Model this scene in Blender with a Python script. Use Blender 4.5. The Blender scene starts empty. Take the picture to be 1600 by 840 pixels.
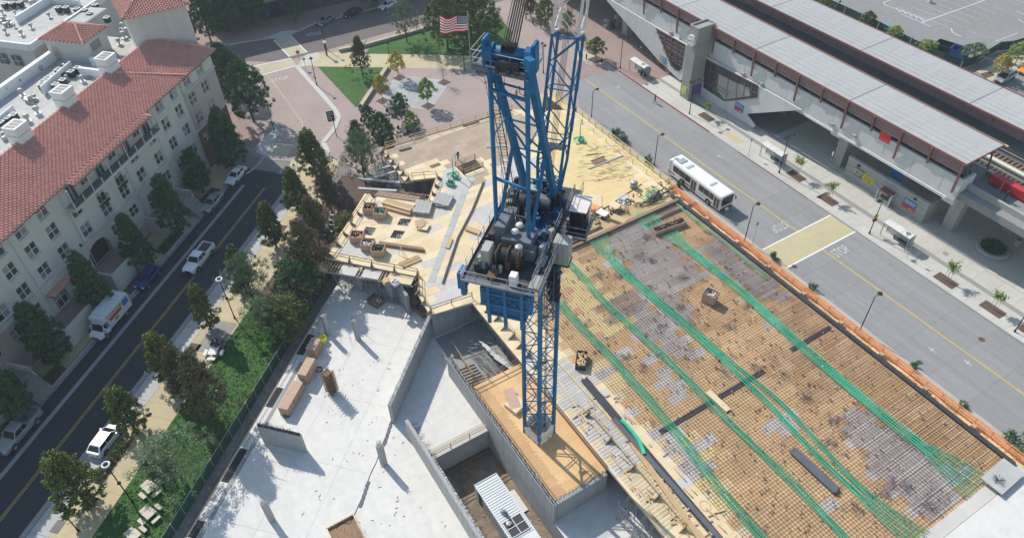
import bpy, bmesh, math, random
from mathutils import Vector, Matrix
from mathutils.geometry import tessellate_polygon
random.seed(7)
R = math.radians
scene = bpy.context.scene
COL = scene.collection
# ---------------------------------------------------------------- camera
H = 74.0
FOC = 1169.9
RW = Vector((0.52785836, 0.84909751, -0.01997433))
UW = Vector((-0.57916193, 0.37705025, 0.7227756))
FW = Vector((-0.62123829, 0.36995477, -0.69079408))
cam_d = bpy.data.cameras.new('camera')
cam = bpy.data.objects.new('camera', cam_d)
COL.objects.link(cam)
m = Matrix(((RW.x, UW.x, -FW.x, 0), (RW.y, UW.y, -FW.y, 0), (RW.z, UW.z, -FW.z, H), (0, 0, 0, 1)))
cam.matrix_world = m
cam_d.sensor_width = 36
cam_d.lens = FOC / 1600 * 36
cam_d.clip_end = 3000
scene.camera = cam
# ---------------------------------------------------------------- light
SUN_AZ, SUN_EL = 189.5, 41.0
world = bpy.data.worlds.new('World')
scene.world = world
world.use_nodes = True
wn = world.node_tree
sky = wn.nodes.new('ShaderNodeTexSky')
sky.sky_type = 'NISHITA'
sky.sun_disc = False
sky.sun_elevation = R(SUN_EL)
sky.sun_rotation = R((90 - SUN_AZ) % 360)
sky.air_density = 1.4
sky.dust_density = 0.7
wn.links.new(sky.outputs[0], wn.nodes['Background'].inputs[0])
wn.nodes['Background'].inputs[1].default_value = 0.14
sun_d = bpy.data.lights.new('sun', 'SUN')
sun_d.energy = 4.2
sun_d.angle = R(0.5)
sun_d.color = (1.0, 0.95, 0.87)
sun = bpy.data.objects.new('sun', sun_d)
COL.objects.link(sun)
sv = Vector((math.cos(R(SUN_AZ)) * math.cos(R(SUN_EL)), math.sin(R(SUN_AZ)) * math.cos(R(SUN_EL)), math.sin(R(SUN_EL))))
sun.rotation_euler = sv.to_track_quat('Z', 'Y').to_euler()
sun.location = (0, 0, 120)
scene.view_settings.view_transform = 'Standard'
scene.view_settings.look = 'None'
scene.view_settings.exposure = 0.33
scene.view_settings.gamma = 1.0
scene.cycles.max_bounces = 6
scene.cycles.transparent_max_bounces = 6
# ---------------------------------------------------------------- surveying helpers (photo point -> place in the world)
def ray(px, py):
 return (px - 800) / FOC * RW - (py - 420) / FOC * UW + FW
def at(px, py, z=0.0):
 d = ray(px, py)
 t = (z - H) / d.z
 return Vector((t * d.x, t * d.y, z))
def pl(px, py, p0, n):
 d = ray(px, py)
 c = Vector((0, 0, H))
 return c + d * ((Vector(p0) - c).dot(n) / d.dot(n))
def proj(p):
 q = Vector(p) - Vector((0, 0, H))
 return 800 + FOC * q.dot(RW) / q.dot(FW), 420 - FOC * q.dot(UW) / q.dot(FW)
def rise(base, py):
 lo, hi = base.z, 72.0
 for _ in range(40):
  mid = (lo + hi) / 2
  if proj((base.x, base.y, mid))[1] > py: lo = mid
  else: hi = mid
 return Vector((base.x, base.y, lo))
CA = R(133.84)
CV = Vector((math.cos(CA), math.sin(CA), 0))        # along the left-hand street
DV = Vector((CV.y, -CV.x, 0))
FC = Matrix(((CV.x, DV.x, 0, 0), (CV.y, DV.y, 0, 0), (0, 0, 1, 0), (0, 0, 0, 1)))   # street frame (c, d, z)
def cd(c, d, z=0.0):
 return CV * c + DV * d + Vector((0, 0, z))
# ---------------------------------------------------------------- materials
def mat(name, col, rough=0.85, var=0.12, scale=1.5, big=0.12, bscale=0.15, rnd=0.0, isl=0.0, metal=0.0, bump=0.0, bumps=8.0, hue=None, spec=0.3, trans=0.0, streak=None):
 mt = bpy.data.materials.new(name)
 mt.use_nodes = True
 nt = mt.node_tree
 N, L = nt.nodes, nt.links
 b = N['Principled BSDF']
 b.inputs['Roughness'].default_value = rough
 b.inputs['Metallic'].default_value = metal
 b.inputs['Specular IOR Level'].default_value = spec
 tc = N.new('ShaderNodeNewGeometry')
 def noise(sc, det=4.0):
  n = N.new('ShaderNodeTexNoise'); n.inputs['Scale'].default_value = sc; n.inputs['Detail'].default_value = det
  n.inputs['Roughness'].default_value = 0.65
  if streak and sc == bscale:
   vm_ = N.new('ShaderNodeVectorMath'); vm_.operation = 'MULTIPLY'; vm_.inputs[1].default_value = streak; L.new(tc.outputs['Position'], vm_.inputs[0]); L.new(vm_.outputs[0], n.inputs['Vector'])
  else: L.new(tc.outputs['Position'], n.inputs['Vector'])
  return n.outputs['Fac']
 def mth(op, a, bb, cl=False):
  n = N.new('ShaderNodeMath'); n.operation = op; n.use_clamp = cl
  for i, s in enumerate((a, bb)):
   if isinstance(s, (int, float)): n.inputs[i].default_value = s
   else: L.new(s, n.inputs[i])
  return n.outputs[0]
 v = mth('MULTIPLY_ADD', noise(scale), var * 4); N[-1].inputs[2].default_value = 1 - var * 2
 if big:
  v2 = mth('MULTIPLY_ADD', noise(bscale, 5), big * 4); N[-1].inputs[2].default_value = 1 - big * 2
  v = mth('MULTIPLY', v, v2)
 if rnd:
  oi = N.new('ShaderNodeObjectInfo')
  v3 = mth('MULTIPLY_ADD', oi.outputs['Random'], rnd * 2); N[-1].inputs[2].default_value = 1 - rnd
  v = mth('MULTIPLY', v, v3)
 if isl:
  v4 = mth('MULTIPLY_ADD', tc.outputs['Random Per Island'], isl * 2); N[-1].inputs[2].default_value = 1 - isl
  v = mth('MULTIPLY', v, v4)
 mix = N.new('ShaderNodeVectorMath'); mix.operation = 'SCALE'
 mix.inputs[0].default_value = col[:3]
 if hue is not None:
  mc = N.new('ShaderNodeMix'); mc.data_type = 'RGBA'
  mc.inputs[6].default_value = (*col[:3], 1); mc.inputs[7].default_value = (*hue, 1)
  src = noise(scale * 0.6, 2)
  if isl:
   src = mth('ADD', mth('MULTIPLY', src, 0.6), mth('MULTIPLY', tc.outputs['Random Per Island'], 0.45))
  L.new(mth('MULTIPLY_ADD', src, 3.0, True), mc.inputs[0]); N[-1].inputs[2].default_value = -1.1
  L.new(mc.outputs[2], mix.inputs[0])
 L.new(v, mix.inputs['Scale'])
 L.new(mix.outputs[0], b.inputs['Base Color'])
 if bump:
  bp = N.new('ShaderNodeBump'); bp.inputs['Strength'].default_value = bump; bp.inputs['Distance'].default_value = 0.05
  L.new(noise(bumps, 3), bp.inputs['Height']); L.new(bp.outputs[0], b.inputs['Normal'])
 if trans:
  b.inputs['Transmission Weight'].default_value = trans
 return mt
M = {}
M['asphalt'] = mat('asphalt', (0.037, 0.041, 0.048), 0.9, 0.10, 2.5, 0.16, 0.2, bump=0.3)
M['busroad'] = mat('road_concrete', (0.25, 0.247, 0.243), 0.9, 0.06, 1.2, 0.13, 1.01, rnd=0.045, streak=(.045, .75, 1))
M['walk'] = mat('sidewalk_concrete', (0.47, 0.455, 0.41), 0.9, 0.05, 1.2, 0.08, 0.2, rnd=0.05)
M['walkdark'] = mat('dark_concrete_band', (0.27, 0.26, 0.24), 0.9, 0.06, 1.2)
M['walktan'] = mat('tan_sidewalk', (0.46, 0.39, 0.245), 0.9, 0.06, 1.0, 0.10, 0.2, rnd=0.05)
M['kerb'] = mat('kerb_concrete', (0.40, 0.40, 0.38), 0.9, 0.08, 1.0)
M['gutter'] = mat('gutter_concrete', (0.26, 0.265, 0.27), 0.9, 0.08, 1.0)
M['redkerb'] = mat('red_kerb_paint', (0.28, 0.07, 0.06), 0.8, 0.2, 2.0)
M['brickpave'] = mat('brick_paving', (0.35, 0.275, 0.245), 0.95, 0.10, 3.0, 0.09, 0.14, hue=(0.31, 0.25, 0.23))
M['brickpave2'] = mat('red_brick_paving', (0.29, 0.215, 0.19), 0.95, 0.12, 3.0, 0.10, 0.15)
M['greytile'] = mat('grey_stone_tile', (0.36, 0.36, 0.355), 0.9, 0.06, 2.0, 0.05, 0.2, rnd=0.07)
M['tan'] = mat('tan_crosswalk', (0.44, 0.395, 0.28), 0.9, 0.08, 1.2, 0.10, 0.25)
M['yellowpatch'] = mat('yellow_crosswalk', (0.44, 0.385, 0.235), 0.9, 0.05, 1.2, 0.08, 0.25, rnd=0.04)
M['white'] = mat('white_paint', (0.72, 0.72, 0.70), 0.7, 0.10, 3.0)
M['wornwhite'] = mat('worn_white_paint', (0.46, 0.46, 0.44), 0.8, 0.18, 2.0)
M['yellow'] = mat('yellow_paint', (0.50, 0.38, 0.10), 0.8, 0.15, 2.0)
M['grass'] = mat('lawn', (0.042, 0.108, 0.024), 0.95, 0.18, 1.5, 0.16, 0.25, hue=(0.062, 0.135, 0.032), bump=0.5, bumps=6)
M['grassdark'] = mat('grass_blade', (0.05, 0.13, 0.028), 0.95, 0.15, 1.5, 0.1, 0.3, isl=0.3)
M['mulch'] = mat('mulch', (0.115, 0.075, 0.06), 0.95, 0.2, 4.0, bump=0.6)
M['dirt'] = mat('dirt', (0.22, 0.17, 0.12), 0.95, 0.2, 1.2, 0.2, 0.3, bump=0.8, bumps=3)
M['dirtgrey'] = mat('grey_dirt', (0.20, 0.19, 0.17), 0.95, 0.25, 1.5, 0.2, 0.4, bump=0.6)
M['ground'] = mat('ground', (0.20, 0.185, 0.165), 0.95, 0.1, 0.5)
M['lot'] = mat('lot_asphalt', (0.235, 0.235, 0.225), 0.9, 0.06, 1.5, 0.10, 0.08, hue=(0.22, 0.20, 0.19))
M['slab'] = mat('slab_concrete', (0.61, 0.59, 0.545), 0.85, 0.04, 1.4, 0.05, 0.16, hue=(0.55, 0.535, 0.50), bump=0.1)
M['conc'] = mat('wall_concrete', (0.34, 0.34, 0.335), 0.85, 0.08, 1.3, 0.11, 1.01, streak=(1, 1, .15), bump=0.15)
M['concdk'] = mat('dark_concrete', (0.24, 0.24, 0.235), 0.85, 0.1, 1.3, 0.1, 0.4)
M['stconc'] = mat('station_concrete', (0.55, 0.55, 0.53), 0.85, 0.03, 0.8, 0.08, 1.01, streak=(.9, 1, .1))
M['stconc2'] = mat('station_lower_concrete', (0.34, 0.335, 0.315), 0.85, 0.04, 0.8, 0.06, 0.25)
M['towerc'] = mat('tower_concrete', (0.30, 0.29, 0.265), 0.85, 0.05, 1.5, 0.06, 0.3)
M['stroof'] = mat('station_roof', (0.355, 0.355, 0.35), 0.8, 0.04, 0.7, 0.08, 1.01, rnd=0.05, streak=(1.1, .1, 1))
M['brown'] = mat('brown_steel', (0.235, 0.105, 0.085), 0.6, 0.06, 1.0)
M['louvre'] = mat('brown_louvre', (0.225, 0.155, 0.15), 0.6, 0.05, 1.0)
M['dark'] = mat('dark_void', (0.03, 0.033, 0.036), 0.9, 0.1, 1.0)
M['black'] = mat('black_metal', (0.022, 0.022, 0.024), 0.5, 0.05, 1.0)
M['rubber'] = mat('rubber', (0.02, 0.02, 0.02), 0.9, 0.05, 1.0)
M['glass'] = mat('window_glass', (0.05, 0.065, 0.075), 0.18, 0.3, 0.6, rnd=0.5, spec=0.5)
M['blind'] = mat('window_blind', (0.22, 0.25, 0.25), 0.5, 0.1, 0.6, rnd=0.3, spec=0.5)
M['winframe'] = mat('white_window_frame', (0.60, 0.60, 0.58), 0.7, 0.04, 1.0)
M['stucco'] = mat('cream_stucco', (0.50, 0.50, 0.47), 0.9, 0.03, 1.0, 0.07, 1.01, streak=(1, 1, .08))
M['stucco2'] = mat('pinkish_stucco', (0.40, 0.35, 0.32), 0.9, 0.04, 1.0, 0.05, 0.2)
M['stucco3'] = mat('tan_stucco', (0.44, 0.34, 0.27), 0.9, 0.04, 1.0, 0.05, 0.2)
M['parapet'] = mat('white_parapet', (0.68, 0.69, 0.68), 0.9, 0.03, 1.0, 0.04, 0.2)
M['flatroof'] = mat('roof_membrane', (0.42, 0.41, 0.385), 0.9, 0.08, 0.8, 0.14, 0.2)
M['cornice'] = mat('cornice_trim', (0.48, 0.48, 0.46), 0.9, 0.04, 1.0)
M['tile'] = mat('terracotta_tile', (0.54, 0.28, 0.225), 0.85, 0.03, 1.2, 0.08, 0.3, isl=0.05, hue=(0.58, 0.30, 0.24))
M['brickwall'] = mat('red_brick', (0.16, 0.085, 0.06), 0.9, 0.12, 3.0)
M['ply'] = mat('plywood', (0.60, 0.475, 0.285), 0.85, 0.05, 0.8, 0.06, 0.3, rnd=0.06, isl=0.04, hue=(0.62, 0.51, 0.335))
M['plyyel'] = mat('yellow_plywood', (0.62, 0.475, 0.235), 0.8, 0.04, 0.8, 0.06, 0.25, rnd=0.05, isl=0.03)
M['plybrn'] = mat('weathered_plywood', (0.355, 0.28, 0.20), 0.85, 0.06, 0.8, 0.08, 0.2, rnd=0.10, isl=0.08)
M['plyora'] = mat('brown_plywood', (0.465, 0.295, 0.145), 0.85, 0.08, 0.8, 0.10, 0.2, rnd=0.09, isl=0.06, hue=(0.53, 0.36, 0.195))
M['plyfoot'] = mat('orange_tan_plywood', (0.60, 0.385, 0.19), 0.85, 0.05, 0.8, 0.08, 0.3, rnd=0.06)
M['plypur'] = mat('pinkish_grey_plywood', (0.43, 0.39, 0.355), 0.85, 0.08, 0.8, 0.10, 0.3, hue=(0.48, 0.44, 0.41), rnd=0.10, isl=0.08)
M['plygry'] = mat('grey_plywood', (0.49, 0.465, 0.43), 0.85, 0.06, 0.8, 0.08, 0.25, rnd=0.05, isl=0.06)
M['timber'] = mat('timber', (0.47, 0.33, 0.185), 0.85, 0.08, 2.0, 0.05, 0.5, rnd=0.2, isl=0.15)
M['timberdk'] = mat('old_timber', (0.21, 0.135, 0.085), 0.85, 0.1, 2.0, rnd=0.2, isl=0.2)
M['boxply'] = mat('pink_plywood', (0.44, 0.30, 0.215), 0.85, 0.06, 1.2, 0.08, 0.4)
M['rebar'] = mat('rusty_rebar', (0.125, 0.06, 0.045), 0.8, 0.1, 1.0, rnd=0.25)
M['rebargry'] = mat('grey_rebar', (0.10, 0.105, 0.12), 0.6, 0.1, 1.0, isl=0.2)
M['tendon'] = mat('green_sheathing', (0.03, 0.38, 0.215), 0.5, 0.10, 2.0, rnd=0.25, spec=0.5)
M['orange'] = mat('orange_netting', (0.88, 0.30, 0.12), 0.7, 0.15, 2.0)
M['craneblue'] = mat('crane_blue', (0.010, 0.138, 0.30), 0.6, 0.12, 1.5, 0.16, 0.8, spec=0.25, hue=(0.02, 0.115, 0.22))
M['craneblue2'] = mat('crane_dark_blue', (0.008, 0.085, 0.20), 0.6, 0.1, 1.5)
M['cranewhite'] = mat('crane_white', (0.70, 0.62, 0.58), 0.5, 0.05, 1.0)
M['cranegrey'] = mat('machinery_grey', (0.13, 0.15, 0.17), 0.5, 0.08, 1.5, 0.1, 1.0)
M['cabgrey'] = mat('cabinet_grey', (0.34, 0.335, 0.31), 0.5, 0.05, 1.0)
M['steel'] = mat('galvanised_steel', (0.33, 0.34, 0.35), 0.45, 0.06, 1.0, metal=0.4)
M['steeldk'] = mat('dark_steel', (0.045, 0.048, 0.052), 0.5, 0.1, 1.0)
M['rope'] = mat('wire_rope', (0.07, 0.065, 0.06), 0.5, 0.1, 3.0)
M['rust'] = mat('rusty_drum', (0.14, 0.07, 0.045), 0.8, 0.2, 1.5)
M['netgreen'] = mat('green_windscreen', (0.022, 0.060, 0.045), 0.8, 0.1, 0.8, 0.2, 0.5)
M['bark'] = mat('bark', (0.085, 0.065, 0.05), 0.95, 0.2, 3.0)
M['barkpale'] = mat('pale_bark', (0.25, 0.22, 0.19), 0.95, 0.2, 3.0)
def leafmat(name, a, b, rnd=0.12, isl=0.35):
 return mat(name, a, 0.7, 0.16, 0.9, 0.12, 0.25, rnd=rnd, isl=isl, hue=b, spec=0.25)
M['leafgreen'] = leafmat('green_leaf', (0.056, 0.106, 0.022), (0.150, 0.163, 0.033))
M['leafdark'] = leafmat('dark_green_leaf', (0.037, 0.094, 0.033), (0.062, 0.125, 0.040))
M['leafbrown'] = leafmat('bronze_leaf', (0.150, 0.100, 0.050), (0.090, 0.106, 0.043))
M['leafolive'] = leafmat('grey_green_leaf', (0.188, 0.244, 0.131), (0.106, 0.175, 0.069))
M['leafyellow'] = leafmat('yellow_leaf', (0.62, 0.46, 0.05), (0.38, 0.36, 0.07))
M['leaflime'] = leafmat('lime_leaf', (0.30, 0.36, 0.07), (0.18, 0.27, 0.06))
M['leafbush'] = leafmat('bush_leaf', (0.062, 0.150, 0.050), (0.044, 0.106, 0.044))
def paint(name, c, rough=0.25, metal=0.0): return mat(name, c, rough, 0.02, 1.0, 0, spec=0.6, metal=metal)
M['pwhite'] = paint('white_car_paint', (0.72, 0.73, 0.74))
M['pblue'] = paint('blue_car_paint', (0.012, 0.035, 0.16))
M['psilver'] = paint('silver_car_paint', (0.36, 0.39, 0.42), 0.3, 0.4)
M['pgrey'] = paint('grey_car_paint', (0.22, 0.25, 0.27), 0.3, 0.4)
M['pblack'] = paint('black_car_paint', (0.015, 0.016, 0.02))
M['porange'] = paint('orange_car_paint', (0.75, 0.25, 0.02))
M['pred'] = paint('red_paint', (0.45, 0.03, 0.03), 0.45)
M['pgreenbox'] = paint('blue_container_paint', (0.03, 0.12, 0.32), 0.6)
M['carglass'] = mat('car_glass', (0.012, 0.016, 0.022), 0.08, 0.05, 1.0, 0, spec=0.6)
M['chrome'] = mat('bright_trim', (0.55, 0.55, 0.55), 0.2, 0.02, 1.0, 0, metal=0.8)
M['lampglass'] = mat('lamp_glass', (0.8, 0.8, 0.76), 0.3, 0.02, 1.0, 0)
M['tail'] = mat('tail_light', (0.35, 0.01, 0.01), 0.3, 0.02, 1.0, 0)
M['skin'] = mat('skin', (0.42, 0.25, 0.17), 0.6, 0.03, 1.0, 0)
M['clothdk'] = mat('dark_clothes', (0.03, 0.032, 0.04), 0.9, 0.05, 3.0, 0)
M['clothblue'] = mat('blue_clothes', (0.05, 0.08, 0.18), 0.9, 0.05, 3.0, 0)
M['hivis'] = mat('hi_vis_vest', (0.75, 0.35, 0.05), 0.8, 0.05, 3.0, 0)
M['hairdk'] = mat('dark_hair', (0.02, 0.015, 0.012), 0.9, 0.05, 3.0, 0)
M['flagred'] = mat('flag_red', (0.60, 0.02, 0.035), 0.8, 0.03, 1.0, 0)
M['flagwhite'] = mat('flag_white', (0.78, 0.78, 0.76), 0.8, 0.03, 1.0, 0)
M['flagblue'] = mat('flag_blue', (0.012, 0.018, 0.07), 0.8, 0.03, 1.0, 0)
M['signgreen'] = mat('sign_green', (0.012, 0.055, 0.045), 0.5, 0.03, 1.0, 0)
M['signyellow'] = mat('sign_yellow', (0.75, 0.66, 0.05), 0.5, 0.03, 1.0, 0)
M['signblue'] = mat('sign_blue', (0.04, 0.16, 0.42), 0.5, 0.03, 1.0, 0)
M['signred'] = mat('sign_red', (0.55, 0.04, 0.04), 0.5, 0.03, 1.0, 0)
M['lime'] = mat('fluorescent_green', (0.30, 0.62, 0.05), 0.5, 0.03, 1.0, 0)
M['yellowprint'] = mat('yellow_print', (0.62, 0.55, 0.10), 0.6, 0.2, 3.0, 0, hue=(0.2, 0.4, 0.1))
M['mint'] = mat('mint_green_paint', (0.05, 0.42, 0.28), 0.5, 0.05, 1.0, 0)
M['poster'] = mat('poster_print', (0.42, 0.40, 0.34), 0.6, 0.3, 4.0, 0.3, 2.0, hue=(0.16, 0.11, 0.08))
M['busred'] = mat('bus_red_stripe', (0.42, 0.04, 0.04), 0.4, 0.03, 1.0, 0)
M['boxwhite'] = mat('truck_box_white', (0.60, 0.63, 0.64), 0.5, 0.04, 1.0, 0.05)
M['canvas'] = mat('white_sheeting', (0.66, 0.66, 0.66), 0.7, 0.05, 1.0, 0.05)
M['pergola'] = mat('picnic_concrete', (0.52, 0.47, 0.38), 0.85, 0.06, 1.0, 0.05)
# ---------------------------------------------------------------- mesh helpers
def worg(o):
 v = Vector((0, 0, 0))
 while o is not None:
  v += o.location; o = o.parent
 return v
class MB:
 def __init__(s, fr=None):
  s.v, s.f, s.mi, s.fr, s.m = [], [], [], fr, 0
 def add(s, vs, fs):
  o = len(s.v)
  for p in vs:
   p = Vector(p)
   if s.fr is not None: p = s.fr @ p
   s.v.append(p)
  for f in fs:
   s.f.append([i + o for i in f]); s.mi.append(s.m)
  return s
 def box(s, x0, x1, y0, y1, z0, z1):
  return s.add([(x0, y0, z0), (x1, y0, z0), (x1, y1, z0), (x0, y1, z0), (x0, y0, z1), (x1, y0, z1), (x1, y1, z1), (x0, y1, z1)],
      [(0, 3, 2, 1), (4, 5, 6, 7), (0, 1, 5, 4), (1, 2, 6, 5), (2, 3, 7, 6), (3, 0, 4, 7)])
 def obox(s, cx, cy, z0, lx, ly, h, ang=0.0):
  ca, sa = math.cos(ang), math.sin(ang)
  P = [(cx + ca * x - sa * y, cy + sa * x + ca * y) for x, y in ((-lx / 2, -ly / 2), (lx / 2, -ly / 2), (lx / 2, ly / 2), (-lx / 2, ly / 2))]
  return s.prism(P, z0, z0 + h)
 def prism(s, P, z0, z1):
  n = len(P)
  ar = sum(P[i][0] * P[(i + 1) % n][1] - P[(i + 1) % n][0] * P[i][1] for i in range(n))
  if ar < 0: P = P[::-1]
  vs = [(p[0], p[1], z0) for p in P] + [(p[0], p[1], z1) for p in P]
  fs = [(i, (i + 1) % n, n + (i + 1) % n, n + i) for i in range(n)]
  if n <= 4: fs += [tuple(range(n))[::-1], tuple(range(n, 2 * n))]
  else:
   for t in tessellate_polygon([[Vector((p[0], p[1], 0)) for p in P]]):
    fs += [tuple(t), tuple(i + n for i in t)]
  return s.add(vs, fs)
 def poly(s, P, z=None):
  Q = [Vector((p[0], p[1], z if z is not None else p[2])) for p in P]
  if len(Q) <= 4: return s.add(Q, [tuple(range(len(Q)))])
  return s.add(Q, [tuple(t) for t in tessellate_polygon([Q])])
 def sheet(s, outer, holes, z):
  L = [[Vector((p[0], p[1], 0)) for p in outer]] + [[Vector((p[0], p[1], 0)) for p in h] for h in holes]
  vs = [(p.x, p.y, z) for l in L for p in l]
  return s.add(vs, [tuple(t) for t in tessellate_polygon(L)])
 def beam(s, p, q, w, h=None, up=None):
  p, q = Vector(p), Vector(q)
  h = h or w
  d = q - p
  if d.length < 1e-6: return s
  d.normalize()
  u = Vector(up) if up else (Vector((0, 0, 1)) if abs(d.z) < 0.95 else Vector((1, 0, 0)))
  r = d.cross(u).normalized(); u = r.cross(d)
  a, b = r * w / 2, u * h / 2
  vs = [p - a - b, p + a - b, p + a + b, p - a + b, q - a - b, q + a - b, q + a + b, q - a + b]
  return s.add(vs, [(0, 3, 2, 1), (4, 5, 6, 7), (0, 1, 5, 4), (1, 2, 6, 5), (2, 3, 7, 6), (3, 0, 4, 7)])
 def tube(s, p, q, r, n=6, r2=None):
  p, q = Vector(p), Vector(q)
  r2 = r if r2 is None else r2
  d = q - p
  if d.length < 1e-6: return s
  d.normalize()
  u = Vector((0, 0, 1)) if abs(d.z) < 0.95 else Vector((1, 0, 0))
  a = d.cross(u).normalized(); b = a.cross(d)
  vs = []
  for P, rr in ((p, r), (q, r2)):
   for i in range(n):
    t = 2 * math.pi * i / n
    vs.append(P + (a * math.cos(t) + b * math.sin(t)) * rr)
  fs = [(i, (i + 1) % n, n + (i + 1) % n, n + i) for i in range(n)] + [tuple(range(n))[::-1], tuple(range(n, 2 * n))]
  return s.add(vs, fs)
 def path(s, pts, r, n=6):
  pts = [Vector(p) for p in pts]
  vs = []
  for k, P in enumerate(pts):
   d = (pts[min(k + 1, len(pts) - 1)] - pts[max(k - 1, 0)]).normalized()
   u = Vector((0, 0, 1)) if abs(d.z) < 0.95 else Vector((1, 0, 0))
   a = d.cross(u).normalized(); b = a.cross(d)
   for i in range(n):
    t = 2 * math.pi * i / n
    vs.append(P + (a * math.cos(t) + b * math.sin(t)) * r)
  fs = []
  for k in range(len(pts) - 1):
   fs += [(k * n + i, k * n + (i + 1) % n, (k + 1) * n + (i + 1) % n, (k + 1) * n + i) for i in range(n)]
  fs += [tuple(range(n))[::-1], tuple(range((len(pts) - 1) * n, len(pts) * n))]
  return s.add(vs, fs)
 def lathe(s, x, y, prof, n=12):
  vs = []
  for r, z in prof:
   for i in range(n):
    t = 2 * math.pi * i / n
    vs.append((x + r * math.cos(t), y + r * math.sin(t), z))
  fs = []
  for k in range(len(prof) - 1):
   fs += [(k * n + i, k * n + (i + 1) % n, (k + 1) * n + (i + 1) % n, (k + 1) * n + i) for i in range(n)]
  fs += [tuple(range(n))[::-1], tuple(range((len(prof) - 1) * n, len(prof) * n))]
  return s.add(vs, fs)
 def sphere(s, c, r, n=8, sz=1.0):
  prof = [(max(0.001, r * math.sin(math.pi * k / n)), c[2] - r * sz * math.cos(math.pi * k / n)) for k in range(n + 1)]
  return s.lathe(c[0], c[1], prof, n + 2)
 def mesh(s, name, m, org=Vector((0, 0, 0)), smooth=False, bevel=0.0):
  me = bpy.data.meshes.new(name)
  me.from_pydata([tuple(p - org) for p in s.v], [], s.f)
  for mm in (m if isinstance(m, (list, tuple)) else [m]):
   me.materials.append(M[mm] if isinstance(mm, str) else mm)
  if max(s.mi, default=0) > 0: me.polygons.foreach_set('material_index', s.mi)
  bm = bmesh.new(); bm.from_mesh(me)
  bmesh.ops.recalc_face_normals(bm, faces=bm.faces)
  if bevel:
   bmesh.ops.bevel(bm, geom=[e for e in bm.edges if e.is_manifold and e.calc_face_angle(0) > 0.6], offset=bevel, segments=2, affect='EDGES', clamp_overlap=True)
  bm.to_mesh(me); bm.free()
  if smooth: me.polygons.foreach_set('use_smooth', [True] * len(me.polygons))
  me.update()
  return me
 def build(s, name, m, parent=None, smooth=False, kind=None, bevel=0.0, label=None):
  me = s.mesh(name, m, worg(parent), smooth, bevel)
  o = bpy.data.objects.new(name, me)
  COL.objects.link(o)
  if parent is not None: o.parent = parent
  if kind: o['kind'] = kind
  if label: o['label'] = label
  return o
def T(name, label, cat, loc=(0, 0, 0), rz=0.0, group=None):
 o = bpy.data.objects.new(name, None)
 COL.objects.link(o)
 o.location = loc; o.rotation_euler = (0, 0, rz); o.empty_display_size = 0.3
 o['label'] = label; o['category'] = cat
 if group: o['group'] = group
 return o
def tag(o, label, cat, group=None):
 o['label'] = label; o['category'] = cat
 if group: o['group'] = group
 return o
def inst(name, me, parent=None, loc=(0, 0, 0), rz=0.0, sc=None, kind=None):
 o = bpy.data.objects.new(name, me)
 COL.objects.link(o)
 if parent is not None:
  o.parent = parent
 o.location = loc; o.rotation_euler = (0, 0, rz)
 if sc: o.scale = sc
 if kind: o['kind'] = kind
 return o
def dup(root, loc, rz=0.0, label=None, group=None, sc=None):
 r = root.copy(); COL.objects.link(r)
 r.location = loc; r.rotation_euler = (0, 0, rz)
 if label: r['label'] = label
 if group: r['group'] = group
 if sc: r.scale = sc
 for ch in list(root.children):
  c = ch.copy(); COL.objects.link(c); c.parent = r
  for g in list(ch.children):
   e = g.copy(); COL.objects.link(e); e.parent = c
 return r
class Proto:
 """first use moves the built thing itself, later uses copy it"""
 def __init__(s, root): s.root, s.used = root, False
 def put(s, loc, rz=0.0, label=None, group=None, sc=None):
  if not s.used:
   s.used = True; o = s.root
   o.location = loc; o.rotation_euler = (0, 0, rz)
   if label: o['label'] = label
   if group: o['group'] = group
   if sc: o.scale = sc
   return o
  return dup(s.root, loc, rz, label, group, sc)
ORD = 'first second third fourth fifth sixth seventh eighth ninth tenth eleventh twelfth'.split()
def rank(objs, lab):
 for k, o in enumerate(sorted(objs, key=lambda o: proj(o.location)[0])): o['label'] = lab + ', ' + ORD[k] + ' from the left'
def px(*pts, z=0.0):
 return [at(x, y, z) for x, y in pts]
def struct(name, mb, m, parent=None, **k):
 return mb.build(name, m, parent, kind='structure', **k)
def text_mesh(txt, size):
 cu = bpy.data.curves.new('t', 'FONT'); cu.body = txt; cu.size = size; cu.align_x = 'CENTER'; cu.align_y = 'CENTER'
 cu.resolution_u = 2; cu.extrude = 0.004
 o = bpy.data.objects.new('t', cu); COL.objects.link(o)
 bpy.context.view_layer.update()
 me = bpy.data.meshes.new_from_object(o.evaluated_get(bpy.context.evaluated_depsgraph_get()))
 bpy.data.objects.remove(o); bpy.data.curves.remove(cu)
 return me
def lettering(name, txt, size, m, parent, P, xdir, ydir, stretch=1.0):
 """flat print: letters run along xdir, tops point along ydir"""
 me = text_mesh(txt, size)
 me.name = name
 x, y = Vector(xdir).normalized(), Vector(ydir).normalized()
 z = x.cross(y)
 org = worg(parent)
 for v in me.vertices:
  c = v.co.copy()
  v.co = Vector(P) + x * c.x + y * (c.y * stretch) + z * c.z - org
 me.materials.clear(); me.materials.append(M[m])
 o = bpy.data.objects.new(name, me); COL.objects.link(o)
 if parent is not None: o.parent = parent
 return o
# ================================================================ THE GROUND
SITE_HOLE = [(-44.9, 15.9), (-18.0, 15.9), (-18.0, 22.9), (-44.9, 22.9)]
mb = MB(); mb.sheet([(-420, -260), (160, -260), (160, 480), (-420, 480)], [SITE_HOLE], -0.04)
struct('ground', mb, 'ground')
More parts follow.
